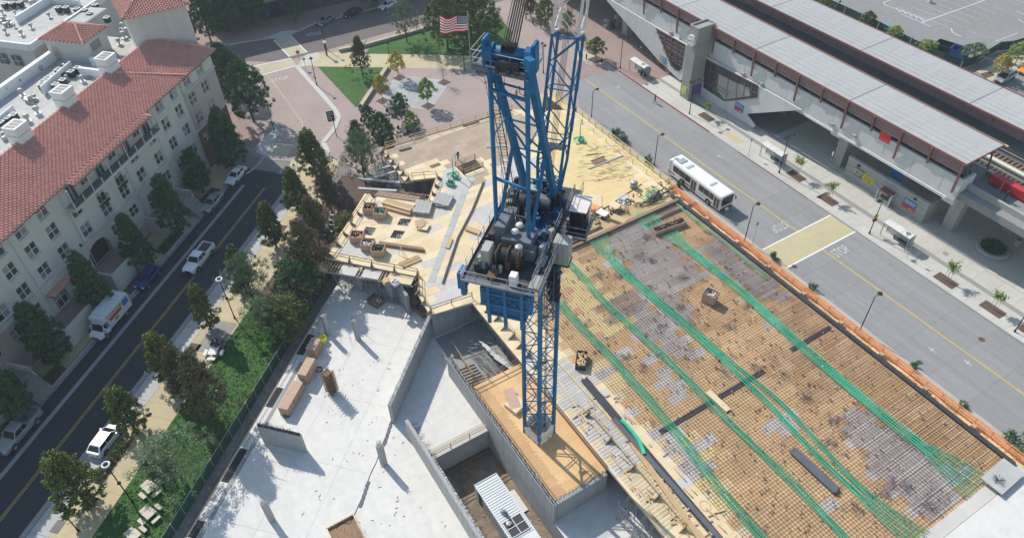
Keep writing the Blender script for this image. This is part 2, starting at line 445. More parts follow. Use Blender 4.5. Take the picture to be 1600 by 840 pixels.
# bus road of cast panels
road = T('bus_road', 'x', 'x'); del road['label'], road['category']; road['kind'] = 'structure'
mb = MB(); mb.box(-104.3, 60, 72.3, 86.8, -0.035, -0.013); struct('road_bed', mb, 'walkdark', road)
pa = MB(); pa.box(0.01, 5.09, 0.008, 3.6, -0.012, 0.0); pan_me = pa.mesh('road_panel', 'busroad')
for i in range(29):
 for j in range(4):
  inst('road_panel', pan_me, road, (-104.2 + i * 5.1, 72.35 + j * 3.61, 0.0), kind='structure')
# yellow line, crosswalk, words
mb = MB()
for x0, x1 in ((-104, -50.2), (-45.4, 40)):
 mb.box(x0, x1, 79.50, 79.72, 0.001, 0.006)
struct('yellow_centre_line', mb, 'yellow')
xw = MB(); xw.box(-50.0, -45.6, 72.4, 86.7, 0.002, 0.008); xwo = struct('yellow_crosswalk', xw, 'yellowpatch')
mb = MB(); mb.box(-50.2, -50.0, 72.4, 86.7, 0.009, 0.013); mb.box(-45.6, -45.38, 72.4, 86.7, 0.009, 0.013); struct('crosswalk_line', mb, 'white', xwo)
def road_word(txt, size, cx, cy, top, stretch, m='white'):
 t = Vector(top).normalized(); x = t.cross(Vector((0, 0, 1)))
 o = lettering('painted_word', txt, size, m, None, Vector((cx, cy, 0.012)), x, t, stretch)
 o['kind'] = 'structure'
c = at(1314, 393); road_word('STOP', 1.25, c.x, c.y, (-1, 0, 0), 1.9, 'wornwhite')
c = at(1219, 356); road_word('STOP', 1.2, c.x - 0.3, c.y, (1, 0, 0), 1.9, 'wornwhite')
mb = MB()
for x, y in ((966, 136), (1123, 244), (1456, 546), (1512, 566)):
 c = at(x, y); mb.box(c.x - 0.5, c.x + 0.5, c.y - 0.07, c.y + 0.07, 0.004, 0.009)
 mb.box(c.x - 0.07, c.x + 0.07, c.y - 0.35, c.y + 0.35, 0.010, 0.013)
struct('lane_mark', mb, 'wornwhite')
for x, y in ((1327, 446), (1534, 530), (954, 164), (1395, 612), (1300, 470)):
 c = at(x, y); mb = MB(); mb.lathe(c.x, c.y, [(0.42, 0.0), (0.42, 0.012), (0.34, 0.014), (0.02, 0.014)], 16)
 o = mb.build('manhole_cover', 'rust' if x == 1534 else 'walkdark'); tag(o, {1327: 'round manhole cover in the bus road below the painted stop word', 1534: 'rusty red manhole cover in the bus road near the right edge', 954: 'worn manhole cover in the bus road beside the crane boom', 1395: 'small manhole cover at the near edge of the bus road', 1300: 'faint utility cover in the road panels below the crosswalk'}[x], 'manhole')
# kerbs and station sidewalk with panels
mb = MB(); mb.box(-104.3, -77, 86.82, 87.0, -0.05, 0.13); struct('kerb', mb, 'redkerb')
mb = MB(); mb.box(-77, 60, 86.82, 87.0, -0.05, 0.13); struct('kerb', mb, 'kerb')
mb = MB(); mb.box(-70, -55, 86.80, 86.84, 0.0, 0.125); struct('red_kerb_paint', mb, 'redkerb')
side = T('station_sidewalk', 'x', 'x'); del side['label'], side['category']; side['kind'] = 'structure'
mb = MB(); mb.box(-96, 60, 87.0, 112, 0.02, 0.09); struct('sidewalk_bed', mb, 'walkdark', side)
PITS = [(-81.4, 90.1), (-59.9, 90.1), (-53.4, 90.0), (-66.0, 90.1), (-31.2, 89.9), (-24.6, 89.9), (-18.0, 89.9)]
p1 = MB(); p1.box(0.012, 1.988, 0.012, 2.0, 0, 0.03); pm1 = p1.mesh('sidewalk_panel', 'walk')
p3 = MB(); p3.box(0.012, 2.988, 0.012, 3.3, 0, 0.03); pm3 = p3.mesh('sidewalk_panel', 'walk')
for i in range(58):
 inst('sidewalk_panel', pm1, side, (-96 + 2 * i, 87.0, 0.10), kind='structure')
for i in range(39):
 inst('sidewalk_panel', pm3, side, (-96 + 3 * i, 91.75, 0.10), kind='structure')
mb = MB(); mb.box(-96, 60, 89.02, 90.98, 0.10, 0.13); struct('sidewalk_strip', mb, 'walk', side)
mb = MB(); mb.box(-96, 60, 91.0, 91.7, 0.09, 0.128); struct('dark_band', mb, 'walkdark', side)
p4 = MB(); p4.box(0.012, 3.988, 0.012, 3.3, 0, 0.03); pm4 = p4.mesh('sidewalk_panel', 'walk')
for i in range(24):
 for j in range(4):
  inst('sidewalk_panel', pm4, side, (-70 + 4 * i, 95.1 + 3.33 * j, 0.10), kind='structure')
c = at(1147, 217); mb = MB(); mb.box(c.x - 2.4, c.x + 1.6, c.y - 0.7, c.y + 0.7, 0.131, 0.136); struct('tactile_patch', mb, 'yellowpatch', side)
# brick forecourt left of the concrete sidewalk
mb = MB(); mb.poly([(-104.3, 86.8), (-96, 86.8), (-96, 100), (-150, 130), (-230, 130), (-230, 72), (-104.3, 72)], 0.0); struct('brick_street', mb, 'brickpave2')
mb = MB(); mb.box(-150, -96.0, 87.0, 112, 0.0, 0.12); struct('brick_sidewalk', mb, 'brickpave2')
P = px((893, 92), (905, 75), (935, 92), (925, 102)); mb = MB(); mb.poly(P, 0.01); struct('tan_crossing', mb, 'tan')
mb = MB(); mb.path([Vector((p.x, p.y, 0.05)) for p in px((967, 112), (935, 102), (905, 95), (880, 62), (850, 40), (820, 20), (795, -10))], 0.1, 4); struct('street_kerb', mb, 'kerb')
# near sidewalk of the bus road (cream strip beyond the netting)
near = T('near_sidewalk', 'x', 'x'); del near['label'], near['category']; near['kind'] = 'structure'
p5 = MB(); p5.box(0.01, 1.49, 0, 4.2, 0, 0.03); pm5 = p5.mesh('sidewalk_panel', 'walktan')
for i in range(84):
 inst('sidewalk_panel', pm5, near, (-104 + 1.5 * i, 67.7, 0.10), kind='structure')
mb = MB(); mb.box(-104, 22, 71.92, 72.28, -0.05, 0.13); struct('kerb', mb, 'kerb', near)
# parking lot beyond the tracks
mb = MB(); mb.poly([(-135, 128), (-60, 128.5), (-60, 146), (-20, 146), (60, 150), (60, 300), (-230, 300), (-230, 128)], 0.0); lot = struct('parking_lot', mb, 'lot')
mb = MB(); mb.poly([(-62, 128), (60, 128), (60, 150), (-62, 142)], 0.01); struct('asphalt_lane', mb, 'asphalt')
P = px((1525, 112), (1590, 88), (1640, 80), (1640, 95), (1548, 128)); mb = MB(); mb.poly(P, 0.06); struct('tan_sidewalk', mb, 'tan')
for q in (((1558, 97), (1575, 94), (1590, 103), (1572, 106)), ((1531, 116), (1546, 112), (1555, 118), (1540, 123))):
 mb = MB(); mb.poly(px(*q), 0.075); struct('tree_pit', mb, 'mulch')
mk = MB(); mk2 = MB()
def stripe(p, q, w=0.13, z=0.012, B=None):
 (B or mk).beam(at(p[0], p[1], z), at(q[0], q[1], z), w, 0.006)
stripe((1439, 36), (1540, 0), 0.16)
for k in range(7):
 x, y = 1452 + k * 13.5, 31 - k * 4.8
 stripe((x, y), (x + 38, y + 15), 0.1, 0.012, mk2); stripe((x, y), (x - 46, y - 17), 0.1, 0.012, mk2)
stripe((1408, 22), (1455, 42), 0.1); stripe((1590, 30), (1601, 36), 0.12); stripe((1588, 18), (1601, 23), 0.12); stripe((1555, 65), (1590, 52), 0.1)
stripe((1380, 4), (1384, 9)); stripe((1384, 9), (1394, 12)); stripe((1394, 12), (1446, 31), 0.12); stripe((1380, 4), (1390, 1))
for a in range(5): stripe((1400 + a * 9, 12 + a * 3.6), (1407 + a * 9, 19 + a * 3.6), 0.12)
stripe((1486, 45), (1488, 50), 0.16); stripe((1488, 50), (1494, 54), 0.16); stripe((1494, 54), (1502, 57), 0.16); stripe((1512, 47), (1528, 55), 0.1, 0.012, mk2)
struct('lot_marking', mk, 'white'); struct('worn_lot_marking', mk2, 'wornwhite')
for x, y in ((1340, 20), (1386, 39), (1402, 52)):
 mb = MB(); c = at(x, y); mb.obox(c.x, c.y, 0.012, 1.6, 1.6, 0.005, 0.0); o = struct('blue_parking_symbol', mb, mat('faded_blue_paint_%d' % x, (0.14, 0.24, 0.34), 0.8, 0.2, 2.0))
# ---------------------------------------------------------------- left-hand street (street frame c, d)
def fc(): return MB(FC)
mb = fc(); mb.box(-30, 88.3, -71.0, -58.2, -0.03, 0.0); struct('street_asphalt', mb, 'asphalt')
mb = fc(); mb.box(-30, 84, -68.62, -68.05, 0.0, 0.006); struct('gutter_strip', mb, 'gutter')
mb = fc(); mb.box(-30, 84, -71.0, -70.45, 0.0, 0.008); struct('gutter_strip', mb, 'gutter')
mb = fc(); mb.box(-30, 84, -61.15, -60.5, 0.0, 0.006); struct('gutter_strip', mb, 'gutter')
bay = T('parking_bay', 'x', 'x'); del bay['label'], bay['category']; bay['kind'] = 'structure'
pb = fc(); pb.box(0, 2.96, 0.0, 2.2, 0, 0.012); pbm = pb.mesh('bay_panel', 'kerb')
for i in range(26): inst('bay_panel', pbm, bay, cd(3 + 3 * i, -60.42), kind='structure')
for dd in (-64.70, -64.44):
 mb = fc(); mb.box(-30, 84, dd - 0.04, dd + 0.04, 0.001, 0.007); struct('double_yellow_line', mb, 'yellow')
for d0, d1 in ((-71.2, -71.0), (-58.2, -58.0)):
 mb = fc(); mb.box(-30, 83, d0, d1, -0.03, 0.14); struct('kerb', mb, 'kerb')
lsw = T('left_sidewalk', 'x', 'x'); del lsw['label'], lsw['category']; lsw['kind'] = 'structure'
pb = fc(); pb.box(0.01, 1.99, 0.0, 4.6, 0.0, 0.12); pbm = pb.mesh('sidewalk_panel', 'walktan')
for i in range(56): inst('sidewalk_panel', pbm, lsw, cd(-24 + 2 * i, -76.0), kind='structure')
rsw = T('right_sidewalk', 'x', 'x'); del rsw['label'], rsw['category']; rsw['kind'] = 'structure'
pb = fc(); pb.box(0.01, 1.99, 0.0, 4.5, 0.0, 0.12); pbm = pb.mesh('sidewalk_panel', 'walktan')
for i in range(48): inst('sidewalk_panel', pbm, rsw, cd(-10 + 2 * i, -58.0), kind='structure')
mb = fc(); mb.box(-30, 60, -53.5, -45.3, -0.03, 0.10); struct('lawn', mb, 'grass')
mb = fc(); mb.box(60, 90, -53.5, -45.3, -0.03, 0.09); struct('planting_bed', mb, 'mulch')
for c0, c1 in ((46.8, 51.5), (30.6, 36.5), (61, 66), (71, 76), (17, 21)):
 mb = fc(); mb.box(c0, c1, -58.0, -56.4, 0.1, 0.15); struct('planting_strip', mb, 'mulch')
for c0, c1 in ((30.5, 35), (38.5, 44), (50, 55), (57.5, 61.5), (66, 71), (76.5, 82)):
 mb = fc(); mb.box(c0, c1, -73.0, -71.2, 0.1, 0.15); struct('planting_strip', mb, 'mulch')
# lawn tufts (real blades, nobody could count them)
mb = MB()
for k in range(9000):
 c = random.uniform(22, 60); d = random.uniform(-53.4, -45.5)
 p = cd(c, d, 0.1); a = random.uniform(0, 6.28); s = random.uniform(0.05, 0.12)
 q = Vector((math.cos(a), math.sin(a), 0)) * s
 mb.add([p - q, p + q, p + Vector((random.uniform(-.05, .05), random.uniform(-.05, .05), random.uniform(0.06, 0.14)))], [(0, 1, 2)])
o = mb.build('grass_tufts', 'grassdark', kind='stuff'); tag(o, 'short green grass of the lawn beside the construction fence', 'grass')
# picnic terrace on the lawn
c = at(338, 527); mb = MB(); mb.obox(c.x, c.y, 0.1, 5.4, 3.0, 0.05, CA); struct('terrace', mb, 'walkdark')
# ---------------------------------------------------------------- plaza and brick streets at the top
mb = MB(); mb.poly(px((300, 210), (416, 250), (455, 252), (512, 240), (600, 300), (760, 250), (905, 172), (897, 93), (962, 110), (880, -90), (300, -90)), 0.004); struct('plaza_paving', mb, 'brickpave')
mb = MB(); mb.poly(px((250, 80), (330, 82), (380, 67), (430, 60), (466, 48), (500, 36), (600, 8), (700, -22), (860, -22), (720, 22), (600, 53), (520, 76), (482, 85), (440, 97), (380, 96), (250, 130)), 0.010); struct('cross_street', mb, mat('worn_brick_street', (0.15, 0.125, 0.118), 0.9, 0.08, 2.0))
mb = MB(); mb.poly(px((250, 66), (330, 72), (380, 66), (430, 60), (466, 48), (500, 36), (600, 8), (700, -22), (600, -60), (250, -10)), 0.016); struct('far_sidewalk', mb, 'brickpave2')
mb = MB(); mb.path([Vector((p.x, p.y, 0.06)) for p in px((330, 74), (380, 67), (412, 62), (430, 55), (452, 49), (466, 50), (486, 40), (600, 10), (700, -20))], 0.16, 4); struct('far_kerb', mb, 'kerb')
mb = MB(); mb.poly(px((417, 60), (440, 49), (466, 50), (440, 62)), 0.03); struct('corner_ramp', mb, 'kerb')
for i, (q, mm, z) in enumerate((
  (((385, 106), (455, 91), (464, 103), (385, 124)), 'tan', 0.014),
  (((428, 63), (453, 55), (480, 82), (452, 89)), 'tan', 0.018),
  (((428, 224), (459, 227), (448, 246), (414, 244)), 'tan', 0.014),
  (((464, 104), (478, 86), (528, 81), (573, 83), (650, 84), (790, 90), (790, 110), (598, 106), (497, 104), (486, 103)), 'walktan', 0.02),
  (((466, 97), (480, 85), (497, 82), (500, 90), (486, 100), (470, 106)), 'walk', 0.024),
  (((618, 118), (704, 126), (673, 172), (588, 162)), 'kerb', 0.016),
  (((350, 155), (362, 150), (412, 222), (395, 232), (345, 225)), 'brickpave2', 0.012),
  (((430, 194), (438, 205), (429, 222), (414, 243), (400, 238), (405, 222), (420, 208)), 'walk', 0.02),
  (((500, 245), (530, 250), (520, 290), (480, 330), (440, 300), (455, 250)), 'walktan', 0.012))):
 mb = MB(); mb.poly(px(*q), z); struct(['tan_crosswalk', 'shaded_crosswalk', 'street_end_crosswalk', 'tan_walk', 'corner_paving', 'tile_border', 'brick_corner', 'corner_sidewalk', 'path'][i], mb, mm)
mb = MB()
for a, b, w in (((385, 106), (455, 91), .25), ((385, 124), (462, 103), .25), ((428, 63), (452, 89), .2), ((453, 55), (480, 82), .2), ((428, 224), (459, 227), .2), ((414, 244), (448, 246), .2)):
 mb.beam(at(*a, 0.026), at(*b, 0.026), w, 0.006)
struct('crosswalk_lines', mb, 'white')
mb = MB(); pts = [Vector((p.x, p.y, 0.02)) for p in px((415, 115), (433, 137), (450, 160), (465, 181), (473, 193), (473, 206))]
for a, b in zip(pts, pts[1:]): mb.beam(a, b, 0.22, 0.006)
struct('curved_yellow_line', mb, mat('pale_yellow_paint', (0.42, 0.37, 0.22), 0.8, 0.1))
kp = [Vector((p.x, p.y, 0.03)) for p in px((463, 103), (485, 128), (505, 150), (524, 172), (530, 184), (522, 202), (505, 223), (512, 236), (508, 250))]
mb = MB()
for a, b in zip(kp, kp[1:]): mb.beam(a, b, 0.85, 0.12)
struct('plaza_kerb', mb, 'walk')
mb = MB(); kq = [Vector((p.x, p.y, 0.05)) for p in px((418, 190), (431, 192), (439, 204), (429, 223), (413, 245), (404, 258), (386, 272))]
for a, b in zip(kq, kq[1:]): mb.beam(a, b, 0.3, 0.14)
struct('corner_kerb', mb, 'kerb')
c = at(437, 124); up = (at(430, 108) - at(437, 124)).normalized(); road_word('STOP', 1.45, c.x, c.y, up, 1.35, 'wornwhite')
c = at(448, 211); up = (at(466, 186) - at(448, 211)).normalized(); road_word('STOP', 1.5, c.x, c.y, -up, 1.6, 'wornwhite')
c = at(450, 270); up = (at(430, 292) - at(450, 270)).normalized(); road_word('SLOW', 1.3, c.x, c.y, up, 1.6, 'wornwhite')
c = at(490, 53); up = (at(500, 90) - at(490, 53)).normalized(); road_word('STOP', 1.4, c.x, c.y, up, 1.3, 'wornwhite')
# lawns
for q in (((497, 105), (598, 106), (556, 168)), ((572, 84), (578, 74), (632, 58), (682, 44), (770, 18), (800, 50), (795, 88))):
 mb = MB(); P = px(*q); mb.prism([(p.x, p.y) for p in P], 0.0, 0.08); struct('lawn', mb, 'grass')
# grey stone tiles of the tree square
til = T('tile_square', 'x', 'x'); del til['label'], til['category']; til['kind'] = 'structure'
A0, A1, A2, A3 = px((622, 120), (699, 127.5), (671, 169), (593, 160.5))
N = 7
for i in range(N):
 for j in range(N):
  def bl(u, v): return (A0 * (1 - u) + A1 * u) * (1 - v) + (A3 * (1 - u) + A2 * u) * v
  e = 0.012
  q = [bl((i + e) / N, (j + e) / N), bl((i + 1 - e) / N, (j + e) / N), bl((i + 1 - e) / N, (j + 1 - e) / N), bl((i + e) / N, (j + 1 - e) / N)]
  mb = MB(); mb.prism([(p.x, p.y) for p in q], 0.012, 0.035 + random.uniform(0, .004)); struct('stone_tile', mb, 'greytile', til)
for x, y in ((624, 122), (694, 129), (669, 166), (598, 158)):
 c = at(x, y); mb = MB(); mb.obox(c.x, c.y, 0.03, 1.9, 1.9, 0.015, 0.35); struct('tree_pit', mb, 'mulch')
# ================================================================ THE CONSTRUCTION SITE
ZD = 4.2
def inpoly(x, y, P):
 c = False
 for i in range(len(P)):
  x1, y1 = P[i][0], P[i][1]; x2, y2 = P[i - 1][0], P[i - 1][1]
  if (y1 > y) != (y2 > y) and x < (x2 - x1) * (y - y1) / (y2 - y1) + x1: c = not c
 return c
# strip between fence and slab, and the big slab on grade
mb = fc(); mb.box(10, 68, -45.25, -43.7, -0.03, 0.012); struct('dirt_strip', mb, 'dirtgrey')
sl = [cd(12, -43.9), cd(62.5, -43.9), (-77.5, 17.5, 0), (-96, 30, 0), (-96, 60, 0), (-20, 66, 0), (0, 40, 0), (10, -10, 0)]
mb = MB(); mb.sheet([(p[0], p[1]) for p in sl], [SITE_HOLE], 0.03); struct('slab', mb, 'slab')
mb = fc(); mb.box(12, 62, -43.95, -43.8, 0.0, 0.06); struct('slab_form_edge', mb, 'timber')
mb = fc()
for c0, c1 in ((34.2, 38.6), (27.5, 29.5), (44.6, 47.6), (53.0, 56.5)): mb.box(c0, c1, -43.7, -42.75, 0.031, 0.036)
struct('slab_trench', mb, 'dark')
mb = fc(); mb.box(24, 52, -42.7, -42.2, 0.031, 0.036); struct('slab_grey_band', mb, 'gutter')
# dowel caps along the slab edge: over two hundred of them, each a tiny dot
mb = fc()
for k in range(230):
 c = 25 + k * 0.155; mb.box(c - .03, c + .03, -44.12 if k % 2 else -43.3, -44.06 if k % 2 else -43.24, 0.03, 0.2)
o = mb.build('dowel_bars', 'timberdk', kind='stuff'); tag(o, 'rusty dowel bars sticking up along the edge of the pale slab', 'rebar')
# pit
mb = MB()
x0, x1, y0, y1 = -44.9, -18.0, 15.9, 22.9
mb.poly([(x0, y0, 0.03), (x1, y0, 0.03), (x1, y0, -3.6), (x0, y0, -3.6)]); mb.poly([(x0, y1, 0.03), (x1, y1, 0.03), (x1, y1, -3.6), (x0, y1, -3.6)])
mb.poly([(x0, y0, 0.03), (x0, y1, 0.03), (x0, y1, -3.6), (x0, y0, -3.6)]); mb.poly([(x1, y0, 0.03), (x1, y1, 0.03), (x1, y1, -3.6), (x1, y0, -3.6)])
struct('pit_wall', mb, 'conc')
mb = MB(); n = 40
vs = [(x0 + (x1 - x0) * i / n, y0 + (y1 - y0) * j / 12, -3.6 + random.uniform(0, .16)) for i in range(n + 1) for j in range(13)]
mb.add(vs, [(i * 13 + j, i * 13 + j + 1, (i + 1) * 13 + j + 1, (i + 1) * 13 + j) for i in range(n) for j in range(12)])
struct('pit_floor', mb, 'dirt')
mb = MB(); mb.box(-38.5, -35.5, 21.3, 22.4, -3.45, -3.3); struct('pit_slab', mb, 'slab')
mb = MB()
for k in range(260):
 x, y, s = random.uniform(-40, -20), random.choice((random.uniform(21.2, 22.8), random.uniform(16, 18))), random.uniform(.05, .18)
 mb.obox(x, y, -3.55, s, s * .7, s * .6, random.uniform(0, 3))
o = mb.build('rubble', 'conc', kind='stuff'); tag(o, 'loose rubble on the dirt floor of the pit', 'rubble')
def rebar_tuft(mb, x, y, z, n, spread, h, r=0.014, lean=0.25):
 for k in range(n):
  px_, py_ = x + random.uniform(-spread, spread), y + random.uniform(-spread, spread)
  mb.tube((px_, py_, z), (px_ + random.uniform(-lean, lean), py_ + random.uniform(-lean, lean), z + h * random.uniform(.6, 1)), r, 3)
def guard(pts, z, name, label, m='timber', post=2.4, h=1.1, rails=(0.55, 1.05), w=0.09, base=False):
 t = T('guardrail', label, 'guardrail', (pts[0][0], pts[0][1], z))
 for a, b in zip(pts, pts[1:]):
  a, b = Vector((a[0], a[1], z)), Vector((b[0], b[1], z))
  L = (b - a).length; n = max(1, round(L / post))
  for r_ in rails:
   q = MB(); q.beam(a + Vector((0, 0, r_)), b + Vector((0, 0, r_)), 0.05, w); q.build('rail', m, t)
  for i in range(n + 1):
   p = a.lerp(b, i / n)
   q = MB(); q.beam(p, p + Vector((0, 0, h)), w, w); q.build('post', m, t)
   if base:
    d = (b - a).normalized(); s = Vector((-d.y, d.x, 0)) * base
    q = MB(); e = p + s * 1.0
    q.add([p + d * .05, p - d * .05, p + Vector((0, 0, .75)) - d * .05, p + Vector((0, 0, .75)) + d * .05, e + d * .05, e - d * .05],
      [(0, 1, 2, 3), (0, 3, 4), (1, 2, 5), (3, 2, 5, 4), (0, 1, 5, 4)])
    q.build('bracket', 'timberdk', t)
 return t
# ---- cast walls
def wall(label, mb, mbar, cat='concrete wall', at_=(0, 0, 0), m='conc'):
 t = T('concrete_wall', label, cat, at_)
 mb.build('wall_face', m, t)
 if mbar is not None: mbar.build('starter_bars', 'rebargry', t, kind='stuff')
 return t
w = fc(); w.box(46.0, 60.4, -27.95, -27.55, 0.03, 3.5); rb = fc()
for k in range(110):
 c = random.uniform(46, 60.3); rb.tube((c, -27.75 + random.uniform(-.15, .15), 3.5), (c + random.uniform(-.1, .1), -27.75 + random.uniform(-.2, .2), 3.5 + random.uniform(.15, .5)), .014, 3)
wall('freestanding concrete wall whose long blue shadow crosses the ramp floor', w, rb, at_=cd(53, -27.7))
for (xa, xb, y, zt, lab, nb, dy) in ((-49, -14, 14.75, 3.5, 'long thin concrete wall along the left side of the pit', 330, 1), (-54.5, -31.3, 23.05, 3.4, 'long concrete wall with a crest of rebar beside the crane platform', 460, -1)):
 w = MB(); w.box(xa, xb, y - .2, y + .2, 0.03, zt); rb = MB()
 for k in range(nb):
  x = xa + (xb - xa) * (k + random.random()) / nb
  yy = y + random.choice((-.13, .13))
  if lab.startswith('long thin'):
   rb.tube((x, y + .15, zt - random.uniform(.4, 1.4)), (x + random.uniform(-.1, .1), y + random.uniform(.6, 1.1), zt - random.uniform(.3, 1.3)), .019, 3)
   if k % 3 == 0: rb.tube((x, yy, zt), (x, yy, zt + .25), .012, 3)
  else:
   rb.tube((x, yy, zt), (x + random.uniform(-.04, .04), yy + random.uniform(-.05, .05), zt + random.uniform(.5, .85)), .018, 3)
 t = wall(lab, w, rb, at_=((xa + xb) / 2, y, 0)); g = MB(); x = xa + 1.2
 while x < xb:
  g.box(x, x + .025, y - .204, y - .2, .1, zt); g.box(x, x + .025, y + .2, y + .204, .1, zt)
  for q in (.8, 2.0, 3.0): g.box(x + .55, x + .6, y - .205, y - .2, q, q + .05); g.box(x + .55, x + .6, y + .2, y + .205, q, q + .05)
  x += 1.2
 g.build('form_seams', 'steeldk', t, kind='stuff')
w = MB(); w.box(-61.4, -61.0, 24.3, 29.9, 0.03, 4.0); rb = MB()
for k in range(46):
 y = 24.4 + k * .118; rb.tube((-61.1, y, 4.0), (-60.9, y, 4.05), .02, 3); rb.tube((-61.0, y, 3.9), (-60.1 + random.uniform(-.2, .1), y + random.uniform(-.15, .15), 3.75 - random.uniform(0, .6)), .018, 3)
wall('shaded concrete wall below the deck with white starter bars hanging out', w, rb, at_=(-61.2, 27, 0))
w = MB(); w.box(-31.7, -31.3, 23.3, 29.7, 0.03, 3.35); rb = MB()
for k in range(80):
 y = 23.3 + k * .08; rb.tube((-31.5 + random.choice((-.12, .12)), y, 3.35), (-31.5 + random.uniform(-.2, .2), y, 4.1), .014, 3)
wall('concrete wall under the lower end of the crane platform', w, rb, at_=(-31.5, 26.5, 0))
w = MB(); p, q = at(478, 705), at(415, 690); ang = math.atan2(q.y - p.y, q.x - p.x); c = (p + q) / 2
w.obox(c.x, c.y, 0.03, (p - q).length + .2, .4, 3.35, ang); rb = MB(); rebar_tuft(rb, c.x, c.y, 3.3, 10, .3, .6)
d = (q - p).normalized()
for k in range(90):
 e = p.lerp(q, random.random()); rb.tube((e.x, e.y, 3.35), (e.x + random.uniform(-.3, .3), e.y + random.uniform(-.3, .3), 3.4 + random.uniform(.1, .7)), .02, 3)
t = wall('short freestanding wall at the left of the slab topped with black rolls', w, rb, at_=(c.x, c.y, 0))
for k in range(7):
 e = p.lerp(q, .05 + k * .15); mb = MB(); mb.tube(e - d * .3 + Vector((0, 0, 3.5)), e + d * .3 + Vector((0, 0, 3.52)), .16, 7); mb.build('black_roll', 'black', t)
# ---- free columns with bar tops
for (x, y, lab, s) in ((513, 522, 'slim concrete column nearest the plywood boxes, under the deck', .55), (560, 530, 'slim concrete column on the slab left of the long wall', .55), (600, 724, 'square concrete column in the middle of the slab', .62), (425, 812, 'concrete column at the lower left of the slab, at the photo edge', .6)):
 c = at(x, y); t = T('column', lab, 'column', (c.x, c.y, 0.03), 0)
 mb = MB(); mb.obox(c.x, c.y, 0.03, s, s, 3.65, R(20)); mb.build('shaft', 'conc', t, bevel=.02)
 mb = MB()
 for k in range(12):
  a = k / 12 * 6.28; mb.tube((c.x + .2 * math.cos(a), c.y + .2 * math.sin(a), 3.6), (c.x + .25 * math.cos(a), c.y + .25 * math.sin(a), 4.35 + random.uniform(-.2, .1)), .016, 3)
 mb.build('starter_bars', 'rebargry', t, kind='stuff')
c = at(520, 612); t = T('timber_clamped_column', 'column form wrapped in stacked timber clamps casting a jagged shadow', 'column form', (c.x, c.y, 0.03))
mb = MB(); mb.obox(c.x, c.y, .03, .75, .75, 3.7, R(25)); mb.build('form_panel', 'timberdk', t)
for k in range(9):
 for s in range(2):
  mb = MB(); a = R(25) + s * math.pi / 2; v = Vector((math.cos(a), math.sin(a), 0)); n = Vector((-v.y, v.x, 0))
  for sg in (-1, 1):
   e = Vector((c.x, c.y, .35 + k * .42 + s * .1)) + n * .43 * sg; mb.beam(e - v * .72, e + v * .72, .09, .1)
  mb.build('clamp_board', 'timberdk', t)
# ---- plywood boxes on the slab
def cbox(label, c0, c1, d0, d1, z1, nm='plywood_box', nseg=2):
 t = T('plywood_box', label, 'formwork box', cd((c0 + c1) / 2, (d0 + d1) / 2, .03))
 mb = fc(); mb.box(c0, c1, d0, d1, .03, z1 - .03); mb.build('side_panel', 'boxply', t)
 for i in range(nseg):
  mb = fc(); mb.box(c0 + (c1 - c0) * i / nseg + .015, c0 + (c1 - c0) * (i + 1) / nseg - .015, d0 - .03, d1 + .03, z1 - .03, z1 + .01); mb.build('lid_panel', 'boxply', t)
 for i in range(4):
  mb = fc(); e = c0 + (c1 - c0) * (i + .5) / 4; mb.box(e - .04, e + .04, d1, d1 + .07, .05, z1 - .1); mb.build('stud', 'timber', t)
 return t
cbox('lowest and longest of the three plywood formwork boxes on the slab', 43.9, 48.1, -41.3, -40.1, 1.45)
cbox('middle plywood formwork box with a grey sheet draped over its end', 48.8, 51.6, -41.1, -40.0, 1.85)
cbox('uppermost plywood formwork box beside the yellow bin', 52.8, 54.7, -41.9, -40.7, 1.85, nseg=1)
p = cd(48.6, -40.9, 1.3); mb = MB(); mb.obox(p.x, p.y, .9, 1.3, .9, .06, CA + .3); tag(mb.build('grey_sheet', 'cabgrey'), 'crumpled grey sheet between two plywood boxes', 'sheet')
c = at(505, 534); mb = MB(); mb.lathe(c.x, c.y, [(.5, .03), (.6, .5), (.6, .8), (.5, .85), (.42, .5), (.02, .5)], 12); tag(mb.build('yellow_bin', 'signyellow'), 'round yellow bin beside the uppermost plywood box', 'bin')
c = at(499, 578); t = T('hose_coil', 'black hose coil on the slab near the plywood boxes', 'hose', (c.x, c.y, .03));
mb = MB(); mb.path([(c.x + .4 * math.cos(a * .5), c.y + .4 * math.sin(a * .5), .1 + a * .004) for a in range(38)], .05, 5); mb.build('coil', 'black', t)
c = at(449, 649); t = T('hose_coil', 'grey hose coil at the foot of the longest plywood box', 'hose', (c.x, c.y, .03));
mb = MB(); mb.path([(c.x + .38 * math.cos(a * .5), c.y + .38 * math.sin(a * .5), .1 + a * .004) for a in range(38)], .05, 5); mb.build('coil', 'rebargry', t)
